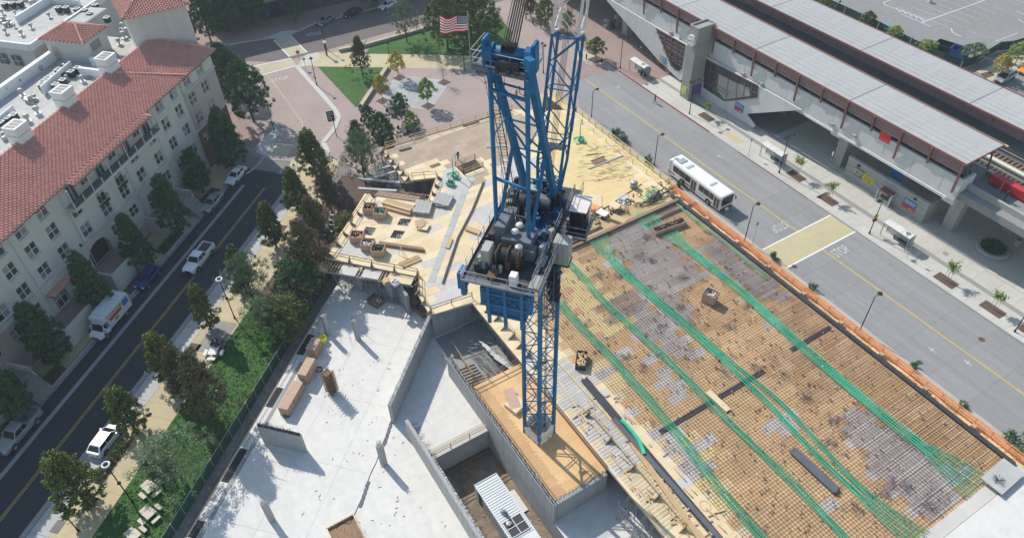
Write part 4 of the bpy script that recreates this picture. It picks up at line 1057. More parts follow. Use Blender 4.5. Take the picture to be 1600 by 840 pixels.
sticks('small_timber', 'short timber pieces with a shadow left of the trough', 'timber', (699, 388), (705, 373), ZD, 3, .2, .2, 'timber', 1)
sticks('steel_offcuts', 'dark steel offcuts near the plaza side of the deck', 'steel', (625, 236), (643, 231), ZD, 2, .2, .15, 'steeldk', 1)
sticks('timber_plank', 'dark plank near the plaza guardrail', 'plank', (724, 197), (747, 190), ZD, 3, .2, .12, 'timberdk', 1)
sticks('timber_plank', 'pair of weathered planks left of the crane post', 'plank', (760, 229), (790, 228), ZD, 3, .22, .12, 'cabgrey', 1)
sticks('dark_plank', 'dark plank in the middle of the weathered deck', 'plank', (673, 261), (687, 256), ZD, 3, .2, .1, 'timberdk', 1)
sticks('rebar_bundle', 'grey bundle of rebar lying diagonally on the mat', 'rebar bundle', (1238, 704), (1307, 768), zb + .06, 14, .065, .07, 'rebargry', 4, 'bar')
t = sticks('pipe_bundle', 'long black pipes lying beside the rebar mat', 'pipes', (912, 592), (1128, 848), zb, 5, .17, .16, 'steeldk', 1, 'pipe')
t = sticks('pipe_bundle', 'second run of dark pipes further down the deck edge', 'pipes', (958, 655), (1132, 852), zb, 3, .17, .16, 'rebargry', 2, 'pipe')
sticks('edge_timbers', 'row of rough timbers between the pipes and the open joists', 'timber', (985, 690), (1100, 850), ZD + .02, 2, .3, .22, 'timber', 1)
sticks('pole', 'long yellow timber pole on the grey joist deck', 'pole', (868, 590), (918, 660), ZD + .1, 1, .1, .1, 'plyyel', 1)
sticks('pole', 'second yellow timber pole crossing the grey joist deck', 'pole', (868, 562), (995, 700), ZD + .1, 1, .12, .12, 'plyyel', 1)
sticks('batten_row', 'thin battens on the yellow deck', 'battens', (915, 243), (934, 240), ZD, 1, .12, .1, 'timberdk', 1)
sticks('batten_row', 'thin battens beside the weathered hatch on the yellow deck', 'battens', (924, 252), (944, 244), ZD, 2, .12, .1, 'timberdk', 1)
sticks('hatch_board', 'weathered hatch boards on the yellow deck', 'boards', (926, 256), (946, 249), ZD, 4, .22, .06, 'timberdk', 1)
sticks('batten_row', 'longest batten on the yellow deck below the hatch', 'battens', (920, 264), (972, 244), ZD, 2, .14, .12, 'cabgrey', 1)
sticks('long_batten', 'dark batten crossing the lower yellow deck', 'battens', (932, 334), (1002, 288), ZD, 1, .12, .1, 'timberdk', 1)
# edge beam at the top of the rebar field
mb = MB(); mb.box(-61.9, -61.45, 42, 65.6, ZD, ZD + .45); tag(mb.build('bulkhead_beam', 'timberdk'), 'dark bulkhead beam at the top end of the rebar mat', 'beam')
# narrow dark beam slots across the mat
for (a, b, lab) in (((1028, 672), (1198, 582), 'long narrow slot for a beam crossing the middle of the rebar mat'), ((880, 386), (938, 352), 'narrow slot at the upper left of the rebar mat'), ((1235, 546), (1300, 512), 'narrow slot near the orange netting'), ((1008, 352), (1090, 318), 'narrow slot near the top of the rebar mat')):
 p, q = at(*a, ZD + .012), at(*b, ZD + .012); mb = MB(); y0_, y1_ = sorted((p.y, q.y)); xm = (p.x + q.x) / 2
 mb.box(xm - .36, xm + .36, y0_, y1_, ZD + .006, ZD + .012)
 tag(mb.build('beam_slot', 'steeldk'), lab, 'beam slot')
c = at(1122, 626, zb + .1); mb = MB(); mb.obox(c.x, c.y, zb + .1, 3.2, .75, .07, R(2)); tag(mb.build('plywood_walkboard', 'ply'), 'loose plywood board across the slot in the rebar mat', 'board')
# debris box on the mat
def openbox(label, x, y, lx, ly, h, an, m='boxply', fill='slab', z=ZD, nf=40, cat='box', junk='waste'):
 c = at(x, y, z); t = T('waste_box', label, cat, (c.x, c.y, z))
 for sx, sy, a, b in ((0, -1, lx, .07), (0, 1, lx, .07), (-1, 0, .07, ly), (1, 0, .07, ly)):
  ca, sa = math.cos(an), math.sin(an); ox, oy = sx * lx / 2, sy * ly / 2
  mb = MB(); mb.obox(c.x + ca * ox - sa * oy, c.y + sa * ox + ca * oy, z, a - (.0 if sx == 0 else .0), b - (.08 if sx else 0), h, an); mb.build('side', m, t)
 mb = MB(); mb.obox(c.x, c.y, z + .02, lx - .1, ly - .1, .05, an); mb.build('bottom', 'timberdk', t)
 if nf:
  mb = MB()
  for k in range(nf):
   s = random.uniform(.1, .4); ex, ey = random.uniform(-.42, .42) * lx, random.uniform(-.42, .42) * ly
   mb.obox(c.x + ca * ex - sa * ey, c.y + sa * ex + ca * ey, z + h * .35 + random.uniform(0, h * .5), s, s * .5, s * .4, random.uniform(0, 3))
  tag(mb.build(junk, fill, kind='stuff'), junk + ' inside the ' + label, junk)
 return t
openbox('tall plywood waste box standing on the rebar mat', 1108, 470, 1.6, 1.3, 1.6, .35, 'boxply', 'slab', nf=60)
openbox('dark skip full of pale waste near the crane mast', 908, 566, 2.3, 1.2, .8, -.72, 'steeldk', 'timber', nf=70)
openbox('long low plywood trough box at the top of the mat', 1045, 357, 1.1, 5.2, .75, -.1, 'boxply', 'timberdk', nf=60)
openbox('upper left of the five plywood crates on the tan deck', 579, 331, 1.75, 1.55, 1.15, .9, 'boxply', 'timberdk', nf=20)
openbox('plywood crate touching the upper left crate on the tan deck', 595, 338, 1.75, 1.55, 1.15, .9, 'boxply', 'mint', nf=20)
openbox('plywood crate of pale offcuts nearest the tree side of the tan deck', 559, 375, 1.75, 1.5, 1.15, .9, 'boxply', 'timber', nf=26)
openbox('middle plywood crate of the lower row of three on the tan deck', 576, 387, 1.75, 1.5, 1.15, .9, 'boxply', 'slab', nf=26)
openbox('right-hand plywood crate of the lower row of three on the tan deck', 592, 396, 1.75, 1.5, 1.15, .9, 'boxply', 'leafbush', nf=26)
# wrapped sheets, trestle
c = at(660, 352, ZD); t = T('sheet_pile', 'untidy pile of paper-wrapped plywood in the tan deck', 'sheet pile', (c.x, c.y, ZD))
for k in range(9):
 mb = MB(); mb.obox(c.x + random.uniform(-.5, .8), c.y + random.uniform(-.6, .4), ZD + k * .05, random.uniform(.9, 1.9), random.uniform(.7, 1.4), .045, random.uniform(-.6, .9)); mb.build('sheet', random.choice(('timber', 'ply', 'boxply')), t)
for (x, y, lab) in ((628, 350 + 48, 'small white tripod stand on the lower tan deck'),):
 c = at(x, y, ZD); t = T('tripod', lab, 'tripod', (c.x, c.y, ZD))
 for k in range(3):
  mb = MB(); a = k * 2.09; mb.tube((c.x + .5 * math.cos(a), c.y + .5 * math.sin(a), ZD), (c.x, c.y, ZD + 1.3), .04, 5); mb.build('leg', 'slab', t)
 mb = MB(); mb.sphere((c.x, c.y, ZD + 1.35), .16, 6); mb.build('head', 'cabgrey', t)
# green lift frames
def mint_frame(label, x, y, s=1.0):
 c = at(x, y, ZD); t = T('placing_stand', label, 'hoist stand', (c.x, c.y, ZD))
 for k in range(4):
  mb = MB(); a = .5 + k * math.pi / 2; mb.tube((c.x + 1.3 * s * math.cos(a), c.y + 1.3 * s * math.sin(a), ZD + .1), (c.x, c.y, ZD + .9 * s), .06, 6); mb.build('leg', 'mint', t)
  mb = MB(); b = a + math.pi / 2; mb.tube((c.x + 1.3 * s * math.cos(a), c.y + 1.3 * s * math.sin(a), ZD + .1), (c.x + 1.3 * s * math.cos(b), c.y + 1.3 * s * math.sin(b), ZD + .1), .05, 6); mb.build('foot_bar', 'mint', t)
 mb = MB(); mb.tube((c.x, c.y, ZD + .3), (c.x, c.y, ZD + 3.4 * s), .09, 8, .06); mb.build('mast', 'mint', t)
 mb = MB(); mb.tube((c.x, c.y, ZD + 3.4 * s), (c.x - .9 * s, c.y + 1.0 * s, ZD + 3.5 * s), .06, 6); mb.build('arm', 'mint', t)
 mb = MB(); mb.tube((c.x - .9 * s, c.y + 1.0 * s, ZD + 3.5 * s), (c.x - .9 * s, c.y + 1.0 * s, ZD + 2.3 * s), .05, 6); mb.build('drop_arm', 'mint', t)
 mb = MB(); mb.obox(c.x + .3, c.y, ZD + .15, .9 * s, .6 * s, .5 * s, .4); mb.build('counterweight', 'mint', t)
mint_frame('mint green hoist stand near the shaft opening of the deck', 709, 276, 1.0)
mint_frame('mint green hoist stand on the yellow deck beyond the crane', 906, 220, .95)
c = at(704, 289, ZD); t = T('pump', 'small mint green machine on the grey sheets', 'machine', (c.x, c.y, ZD)); mb = MB(); mb.obox(c.x, c.y, ZD + .1, 1.2, .9, .5, .5); mb.build('body', 'mint', t, bevel=.05); mb = MB(); mb.obox(c.x, c.y, ZD + .6, .7, .5, .25, .5); mb.build('motor', 'steeldk', t, bevel=.03)
mb = MB(); mb.path([at(x, y, ZD + .4) for x, y in ((971, 656), (980, 664), (990, 676), (1000, 690), (1006, 705), (1007, 709))], .22, 6); tag(mb.build('green_hose', 'tendon'), 'thick curved green hose lying beside the black pipes', 'hose')
# clutter at the top end of the mat
for (x, y, lx, ly, h, an, m_, lab, nm) in ((930, 313, 1.9, 2.8, .12, .9, 'ply', 'pale plywood sheets stacked behind the crane cab', 'plywood_stack'), (941, 338, 1.6, 1.2, .7, .3, 'parapet', 'white topped work table near the crane cab', 'work_table'), (960, 327, 1.5, 1.3, .8, .3, 'ply', 'plywood topped work table beside the white one', 'work_table'), (929, 328, 1.5, 1.2, .6, .3, 'orange', 'orange tool chest behind the crane cab', 'tool_chest'), (990, 293, 1.0, .9, 1.2, .4, 'steel', 'small grey tank at the edge of the yellow deck', 'water_tank'), (973, 312, 2.6, 1.5, .1, -.7, 'plygry', 'grey plates lying by the mint green frames', 'plate_stack'), (966, 345, 2.2, 1.2, .5, .4, 'timber', 'stack of timber offcuts at the top of the mat', 'timber_stack')):
 c = at(x, y, ZD); t = T(nm, lab, nm.split('_')[-1], (c.x, c.y, ZD))
 if nm == 'work_table':
  mb = MB(); mb.obox(c.x, c.y, ZD + h, lx, ly, .06, an); mb.build('table_top', m_, t)
  for sx in (-1, 1):
   for sy in (-1, 1): mb = MB(); ca, sa = math.cos(an), math.sin(an); ex, ey = sx * lx * .42, sy * ly * .42; mb.obox(c.x + ca * ex - sa * ey, c.y + sa * ex + ca * ey, ZD, .08, .08, h, an); mb.build('leg', 'timberdk', t)
 elif nm == 'water_tank':
  mb = MB(); mb.lathe(c.x, c.y, [(.55, ZD), (.55, ZD + 1.0), (.4, ZD + 1.15), (.1, ZD + 1.2)], 14); mb.build('barrel', m_, t, smooth=True); mb = MB(); mb.lathe(c.x, c.y, [(.58, ZD + .9), (.58, ZD + .98)], 14); mb.build('band', 'steeldk', t)
 else:
  for k in range(3):
   mb = MB(); mb.obox(c.x + random.uniform(-.1, .1), c.y + random.uniform(-.1, .1), ZD + h * k / 3, lx, ly, h / 3 - .01, an + random.uniform(-.05, .05)); mb.build('layer', m_, t)
mb = MB()
for k in range(130):
 x, y = random.uniform(925, 1050), 0; y = 345 - (x - 925) * .42 + random.uniform(-14, 12); c = at(x, y, ZD); s = random.uniform(.1, .9); mb.obox(c.x, c.y, ZD + .01 + random.uniform(0, .3), s, .1, .08, random.uniform(0, 3))
tag(mb.build('tool_litter', 'steeldk', kind='stuff'), 'dark tools and fittings heaped behind the bulkhead beam', 'litter')
mb = MB()
for k in range(18):
 x, y = random.uniform(995, 1040), 0; y = 325 - (x - 995) * .5 + random.uniform(-6, 5); c = at(x, y, ZD); mb.tube((c.x, c.y, ZD + .3), (c.x + random.uniform(-.3, .3), c.y + 1.9, ZD + .4 + random.uniform(0, .2)), .08, 5)
tag(mb.build('pipe_heap', 'steeldk', kind='stuff'), 'heap of dark pipes at the upper right corner of the mat', 'pipes')
mb = MB()
for k in range(9):
 c = at(1000 + k * 2.5, 318 - k * 2.2 - (k % 2) * 6, ZD); mb.tube((c.x, c.y, ZD + .1), (c.x + .7, c.y + .5, ZD + .9), .06, 4)
tag(mb.build('green_stands', 'mint', kind='stuff'), 'mint green screw stands lying near the top of the mat', 'stands')
mb = MB()
for k in range(160):
 x = random.choice((random.uniform(930, 985), random.uniform(900, 970))); y = 262 + random.uniform(-34, 22); c = at(x, y, ZD); a = 1.2 + random.uniform(-.25, .25)
 mb.tube((c.x, c.y, ZD + .03), (c.x + .9 * math.cos(a), c.y + .9 * math.sin(a), ZD + .06), .018, 3)
tag(mb.build('loose_bars', 'timberdk', kind='stuff'), 'thin loose bars fanned over the yellow deck', 'rebar')
mb = MB()
for k in range(56):
 x = -46 + k * .42 if k < 56 else 0; mb.tube((x, 30.2, ZD + .08), (x - .2 + random.uniform(-.1, .1), 34.6, ZD + .12), .02, 3)
tag(mb.build('deck_bars', 'rebargry', kind='stuff'), 'thin bars laid across the grey joist deck beside the crane', 'rebar')
# finished upper slab at the lower right corner
mb = MB(); mb.box(-7.9, 14, 28, 68, 3.9, 4.42); tag(mb.build('finished_slab', 'slab'), 'finished pale concrete slab at the lower right corner', 'slab')
mb = MB(); mb.box(-9.2, -7.95, 46, 66, 4.0, 4.3); tag(mb.build('slab_ledge', 'plygry'), 'stained ledge board between the rebar mat and the finished slab', 'ledge')
c = at(1567, 743, 4.9); t = T('plywood_flap', 'white sheet propped above the slab at the lower right corner', 'sheet', (c.x, c.y, 4.5)); mb = MB(); mb.obox(c.x, c.y, 4.85, 2.3, 4.1, .06, R(2)); mb.build('sheet', 'kerb', t)
for sx in (-1, 1):
 for sy in (-1, 1): mb = MB(); mb.obox(c.x + sx, c.y + sy * 1.8, 4.42, .1, .1, .45); mb.build('leg', 'timberdk', t)
mb = MB(); c = at(1560, 750, 4.92)
for k in range(26): a = random.uniform(0, 6.28); mb.tube((c.x, c.y, 4.93), (c.x + .6 * math.cos(a), c.y + .6 * math.sin(a), 5.0 + random.uniform(0, .2)), .02, 3)
tag(mb.build('wire_tangle', 'rebargry', kind='stuff'), 'tangle of wire on the white sheet at the lower right corner', 'wire')
# ---- joist ledge below the tan deck, open joists above
def joists(label, a, b, out, z, step, m='timber', extra=None, ln=1.6):
 A_, B_ = at(*a, z), at(*b, z); L = (B_ - A_).length; d = (B_ - A_) / L; s = Vector((-d.y, d.x, 0)) * out
 t = T('joist_ledge', label, 'joists', ((A_.x + B_.x) / 2, (A_.y + B_.y) / 2, z)); n = int(L / step)
 for k in range(n):
  p = A_ + d * step * k; q = MB(); q.beam(p, p + s * random.uniform(.85, 1.05), .09, .14); q.build('joist', m, t)
 for u in (.25, .9):
  q = MB(); q.beam(A_ + s * u - Vector((0, 0, .16)), B_ + s * u - Vector((0, 0, .16)), .14, .18); q.build('bearer', 'cabgrey', t)
 if extra:
  for (u0, u1, v0, v1, mm) in extra:
   q = MB(); P = [A_ + d * L * u + s * v for u, v in ((u0, v0), (u1, v0), (u1, v1), (u0, v1))]; q.prism([(p.x, p.y) for p in P], z + .075, z + .1); q.build('sheet', mm, t)
 return t
jl = joists('row of projecting joists with grey sheets below the tan deck edge', (505, 408), (652, 432), -2.0, ZD - .28, .45, extra=((.22, .4, .1, .95, 'plygry'), (.46, .64, .1, .9, 'plygry'), (.72, .98, .05, .9, 'ply')))
joists('dense ragged joists along the upper edge of the tan deck', (570, 302), (667, 313), 1.5, ZD - .2, .3, 'timberdk')
sticks('ledge_boards', 'loose boards lying on the ragged joists at the top of the tan deck', 'boards', (590, 302), (655, 312), ZD + .05, 4, .16, .06, 'boxply', 2, gap=1.9)
c = at(604, 441, ZD); t = T('cable_reel', 'round cable reel on the joist ledge', 'reel', (c.x, c.y, ZD - .1)); mb = MB(); mb.lathe(c.x, c.y, [(.5, ZD - .1), (.5, ZD + .02), (.2, ZD + .04), (.2, ZD + .4), (.5, ZD + .42), (.5, ZD + .5), (.1, ZD + .52)], 14); mb.build('drum', 'timber', t)
openbox('small box of white parts on the joist ledge', 618, 443, .9, .9, .4, .3, 'parapet', 'steel', nf=20)
# dark pit and steel beams in the scaffold gap between the decks
sticks('steel_beams', 'silver steel beam above the scaffold gap, uppermost', 'steel beam', (585, 268), (624, 255), 4.0, 2, .2, .2, 'steel', 1, 'beam')
sticks('steel_beams', 'silver steel beam crossing the scaffold gap', 'steel beam', (583, 279), (620, 268), 3.9, 2, .2, .2, 'steel', 1, 'beam')
sticks('steel_beams', 'long silver steel beam over the scaffold gap, middle', 'steel beam', (560, 280), (625, 286), 3.9, 2, .22, .2, 'steel', 1, 'beam')
sticks('steel_beams', 'lowest silver steel beam over the scaffold gap', 'steel beam', (560, 295), (620, 299), 4.0, 2, .22, .2, 'steel', 1, 'beam')
mb = MB(); P = px((575, 265), (640, 250), (690, 275), (670, 318), (560, 300)); mb.poly([(p.x, p.y, .05) for p in P]); struct('shaded_ground', mb, 'dirtgrey')
# ---- shoring under the decks
sh_p = T('shoring_tower', 'x', 'shoring tower')
for sx in (0, 1.2):
 for sy in (0, 1.5):
  mb = MB(); mb.tube((sx, sy, 0), (sx, sy, 3.7), .05, 5); mb.build('leg', 'steel', sh_p)
for a, b in (((0, 0, .3), (1.2, 0, 3.2)), ((1.2, 0, .3), (0, 0, 3.2)), ((0, 0, .3), (0, 1.5, 3.2)), ((0, 1.5, .3), (0, 0, 3.2)), ((1.2, 0, .3), (1.2, 1.5, 3.2)), ((0, 1.5, 3.2), (1.2, 1.5, .3))):
 mb = MB(); mb.tube(a, b, .03, 4); mb.build('brace', 'steel', sh_p)
for z in (.4, 1.9, 3.3):
 mb = MB(); mb.tube((0, 0, z), (1.2, 0, z), .03, 4); mb.build('ledger', 'steel', sh_p)
SP = Proto(sh_p)
def towers(pts, lab, grp):
 rank([SP.put((x, y, .03), random.uniform(-.05, .05) + .1, lab, grp) for (x, y) in pts], lab)
g1 = [(c.x, c.y) for c in px((545, 448), (568, 452), (590, 456), (612, 461), (634, 466), (652, 470), (520, 436))]
towers(g1, 'shoring tower under the lower edge of the tan deck', 'shoring under the tan deck')
towers([(p.x, p.y) for p in px((590, 282), (604, 284), (618, 287), (632, 292), (646, 290), (660, 292), (600, 268), (640, 300), (662, 304))], 'galvanised shoring tower in the gap between the two decks', 'shoring in the deck gap')
towers([(-30 + k * 2.6, 31.0) for k in range(5)] + [(-28 + k * 2.6, 28.6) for k in range(4)], 'shoring tower below the joist deck at the bottom edge', 'shoring at the bottom edge')
towers([(-60 + k * 2.4, 30.4) for k in range(6)], 'shoring tower under the yellow deck edge behind the mast', 'shoring behind the mast')
for (x, y, lab) in ((556, 455, 'left'), (605, 466, 'right')):
 c = at(x, y); mb = MB(); mb.obox(c.x, c.y + .6, .03, 1.3, .5, 3.7, .3); tag(mb.build('deck_column', 'conc'), 'broad concrete pier under the tan deck edge, the %s one' % lab, 'pier')
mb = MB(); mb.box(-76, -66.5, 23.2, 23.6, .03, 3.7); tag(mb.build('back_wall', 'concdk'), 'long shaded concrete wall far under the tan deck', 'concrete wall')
sticks('ground_beams', 'long steel beams lying on the slab in front of the shoring', 'steel beam', (596, 466), (655, 482), .05, 4, .2, .2, 'steel', 1, 'beam')
# heaped scaffold pieces between the walls
t = T('scaffold_heap', 'heap of leaning scaffold frames between the walls left of the mast', 'scaffolding', (-53, 26.5, 0))
for k in range(70):
 x, y = random.uniform(-58, -49.5), random.uniform(26.5, 29.5); a = random.uniform(-.5, .5); s = random.uniform(1.2, 2.8)
 mb = MB(); mb.tube((x, y, .1), (x + s * math.cos(a), y + s * .35 * math.sin(a) + .4, random.uniform(.4, 2.9)), .035, 4); mb.build('tube', 'steel', t)
for k in range(6):
 mb = MB(); mb.beam((-58 + k * 1.1, 28.6 - k * .05, .4 + k * .3), (-52.8 + k * 1.0, 29.4, 1.2 + k * .25), .2, .16); mb.build('beam', 'steel', t)
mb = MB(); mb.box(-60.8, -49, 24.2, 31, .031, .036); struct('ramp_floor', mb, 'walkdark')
BT_ = []
for k in range(9):
 mb = MB(); x = -54.5 + k * .5; mb.beam((x, 24.4, .1), (x + .2, 26.4, .12), .1, .1)
 o = mb.build('floor_batten', 'timberdk'); BT_.append(tag(o, 'x', 'batten', 'battens between the walls'))
for k, o in enumerate(BT_): o['label'] = 'dark batten on the floor between the two walls, ' + ORD[k] + ' from the left'
guard([(-57.5, 23.6), (-53.0, 23.55)], .03, 'g', 'orange-brown rail at the head of the long wall', 'timber', post=2.0)
guard([(-58.5, 25.5), (-52.5, 25.2)], .03, 'g', 'timber rail on the shaded floor between the walls', 'timber', post=2.2)
# ---- construction fence
t = T('construction_fence', 'dark green screened fence between the lawn and the site', 'fence', cd(40, -45.3, 0))
for k in range(34):
 c0 = 2 + k * 1.98
 mb = fc(); mb.box(c0, c0 + 1.93, -45.36, -45.33, .1, 1.62); mb.build('screen_panel', 'netgreen', t)
 mb = fc(); mb.tube((c0, -45.30, 0), (c0, -45.30, 1.7), .035, 6); mb.build('post', 'steel', t)
for z in (1.66,):
 for k in range(17): mb = fc(); mb.tube((2 + k * 3.96, -45.34, z), (5.9 + k * 3.96, -45.34, z), .028, 5); mb.build('top_rail', 'steel', t)
# ================================================================ TOWER CRANE
ZC = 33.0
UV = Vector((-.643, .766, 0)); VV = Vector((.766, .643, 0)); OC = Vector((-39.6, 26.5, 0))
FK = Matrix(((UV.x, VV.x, 0, OC.x), (UV.y, VV.y, 0, OC.y), (0, 0, 1, 0), (0, 0, 0, 1)))
def K(): return MB(FK)
def k2(px_, py_, z=ZC):
 p = at(px_, py_, z) - OC
 return p.dot(UV), p.dot(VV)
crane = T('tower_crane', 'tall blue luffing tower crane standing on the orange-tan platform', 'tower crane', (OC.x, OC.y, 3.4))
# mast
mast_a = R(102); ax, ay = Vector((math.cos(mast_a), math.sin(mast_a), 0)), Vector((-math.sin(mast_a), math.cos(mast_a), 0))
S = 1.12
cor = [OC + ax * sx * S + ay * sy * S for sx, sy in ((-1, -1), (1, -1), (1, 1), (-1, 1))]
for c in cor:
 mb = MB(); mb.beam((c.x, c.y, 3.4), (c.x, c.y, ZC - 1.0), .3, .3, up=ax); mb.build('mast_leg', 'craneblue', crane)
nb = 12; zb0, zb1 = 4.6, ZC - 1.6
for k in range(nb):
 za, zc_ = zb0 + (zb1 - zb0) * k / nb, zb0 + (zb1 - zb0) * (k + 1) / nb
 for i in range(4):
  a, b = cor[i], cor[(i + 1) % 4]
  if k % 2: a, b = b, a
  mb = MB(); mb.tube((a.x, a.y, za), (b.x, b.y, zc_), .062, 6); mb.build('mast_brace', 'craneblue', crane)
  mb = MB(); mb.tube((a.x, a.y, zc_), (b.x, b.y, zc_), .05, 6); mb.build('mast_tie', 'craneblue', crane)
 if k % 3 == 1:
  mb = MB(); mb.poly([(c.x, c.y, zc_) for c in (cor[0].lerp(cor[2], .25), cor[1].lerp(cor[3], .2), cor[1].lerp(cor[3], .6))]); mb.build('landing', 'steeldk', crane)
# ladder in the mast
lad = OC + ax * .35 + ay * .3
mb = MB()
for s in (-.22, .22): mb.tube((lad.x + s, lad.y, 3.5), (lad.x + s, lad.y, ZC - 1), .035, 4)
for k in range(90): mb.tube((lad.x - .22, lad.y, 3.8 + k * .31), (lad.x + .22, lad.y, 3.8 + k * .31), .02, 3)
mb.build('mast_ladder', 'steeldk', crane)
for k in range(4):
 mb = MB(); mb.tube((lad.x + .5 - .12 * k, lad.y + .5, 3.5), (lad.x + .5 - .12 * k, lad.y + .5, ZC - 1), .025, 4); mb.build('mast_cable', 'black', crane)
# foot wrapped in sheeting
t = T('foot_wrap', 'white sheeting wrapped round the foot of the crane mast', 'sheeting', (OC.x, OC.y, 3.4))
for i in range(4):
 a, b = cor[i] + (cor[i] - OC) * .12, cor[(i + 1) % 4] + (cor[(i + 1) % 4] - OC) * .12
 mb = MB(); n = 12; vs = []
 for k in range(n + 1):
  p = a.lerp(b, k / n); nrm = (p - OC).normalized() * (.07 * math.sin(k * 1.7 + i))
  vs += [(p.x + nrm.x, p.y + nrm.y, 3.42), (p.x - nrm.x * .5, p.y - nrm.y * .5, 4.3 + .12 * math.sin(k * 1.3)), (p.x + nrm.x * .8, p.y + nrm.y * .8, 5.15 + .25 * math.sin(k * .9 + i))]
 mb.add(vs, [(k * 3 + j, k * 3 + j + 1, k * 3 + j + 4, k * 3 + j + 3) for k in range(n) for j in range(2)]); mb.build('sheet', 'canvas', t)
# turret
mb = MB(); mb.lathe(OC.x, OC.y, [(1.2, ZC - 3.2), (1.5, ZC - 2.2), (1.75, ZC - 1.4), (1.75, ZC - .55), (1.5, ZC - .4)], 20); mb.build('slew_ring', 'craneblue2', crane)
for (r0, r1, z0, z1) in ((-1.75, 1.75, ZC - 5.2, ZC - 3.1),):
 for sx, sy in ((-1, 0), (1, 0), (0, -1), (0, 1)):
  mb = MB(); o = OC + ax * sx * 1.35 + ay * sy * 1.35; e = (ay if sx else ax) * 1.35
  mb.beam(o - e + Vector((0, 0, ZC - 3.3)), o + e + Vector((0, 0, ZC - 3.3)), .2, .3); mb.beam(o - e + Vector((0, 0, ZC - 5.0)), o + e + Vector((0, 0, ZC - 5.0)), .12, .2); mb.tube(o - e + Vector((0, 0, ZC - 5.0)), o + e + Vector((0, 0, ZC - 3.3)), .06, 5); mb.build('collar_frame', 'craneblue', crane)
# machinery deck
U0, U1, V0, V1 = -7.1, 6.2, -4.3, 1.3
mb = K(); mb.box(U0, U1, V0, V1, ZC - .12, ZC); mb.build('deck_plate', 'steeldk', crane)
for v in (V0 + .1, -2.6, -1.0, V1 - .1):
 mb = K(); mb.box(U0 + .02, U1 + .3, v - .12, v + .12, ZC - .75, ZC - .125); mb.build('deck_girder', 'craneblue', crane)
for u in (U0 + .1, -3.5, 0, 3.4, U1):
 mb = K(); mb.box(u - .1, u + .1, V0 + .25, V1 - .25, ZC - .6, ZC - .13); mb.build('cross_girder', 'craneblue', crane)
mb = K(); mb.box(-2.6, 4.4, -1.3, 1.0, ZC + .005, ZC + .12); mb.build('blue_floor', 'craneblue2', crane)
mb = K(); mb.box(U0, U1, 1.32, 2.1, ZC - .1, ZC - .03); mb.build('side_walkway', 'steeldk', crane)
mb = K(); mb.box(U0 - .5, U0 - .02, V0, V1, ZC - .1, ZC - .03); mb.build('rear_walkway', 'cranegrey', crane)
def crail(P, z, label, h=1.1, m='steel'):
 t = T('handrail', label, 'handrail', at(790, 400, z))
 for a, b in zip(P, P[1:]):
  L = math.hypot(a[0] - b[0], a[1] - b[1]); n = max(1, round(L / 1.4))
  for zz in (.55, 1.1):
   mb = K(); mb.tube((a[0], a[1], z + zz * h / 1.1), (b[0], b[1], z + zz * h / 1.1), .028, 5); mb.build('rail', m, crane)
  for k in range(n + 1):
   x, y = a[0] + (b[0] - a[0]) * k / n, a[1] + (b[1] - a[1]) * k / n
   mb = K(); mb.tube((x, y, z), (x, y, z + h), .03, 5); mb.build('rail_post', m, crane)
  mb = K(); mb.beam((a[0], a[1], z + .1), (b[0], b[1], z + .1), .03, .18); mb.build('toe_board', m, crane)
 bpy.data.objects.remove(t)
crail([(3.5, V0), (U0 - .5, V0), (U0 - .5, 2.1), (-1.0, 2.1)], ZC, '')
crail([(-1.0, 2.1), (6.0, 2.1)], ZC, '')
crail([(U0 + .3, 1.3), (2.0, 1.3)], ZC, '')
# blue counterweight box under the rear
mb = K(); mb.box(-6.9, -4.4, -2.6, .8, ZC - 4.1, ZC - .8); cwb = mb.build('counterweight_box', 'craneblue2', crane, bevel=.06)
for v in (-2.3, -.9, .5):
 mb = K(); mb.box(-7.05, -6.86, v - .14, v + .14, ZC - 4.9, ZC - .5); mb.build('hanger', 'craneblue', crane)
for z in (ZC - 1.5, ZC - 2.7, ZC - 3.8):
 mb = K(); mb.box(-7.0, -6.9, -2.7, .9, z - .1, z + .1); mb.build('weight_rib', 'craneblue', crane)
for v0_, v1_ in ((-2.2, -1.0), (-.8, .4)):
 for s in (0, 1):
  mb = K(); mb.tube((-6.98, v0_, ZC - 2.65 + s * 1.1), (-6.98, v1_, ZC - 1.6 - s * 1.1), .05, 5); mb.build('weight_brace', 'craneblue', crane)
for v in (-2.8, 1.0):
 mb = K(); mb.box(-6.8, -6.2, v - .25, v + .25, ZC - 3.2, ZC - 1.2); mb.build('side_bracket', 'craneblue', crane)
mb = K(); mb.box(-6.7, -5.6, -5.0, -4.35, ZC - 2.0, ZC - .3); mb.build('corner_bracket', 'craneblue', crane)
mb = K(); mb.box(-6.4, -5.9, -4.9, -4.5, ZC - 3.0, ZC - 2.0); mb.build('corner_leg', 'craneblue', crane)
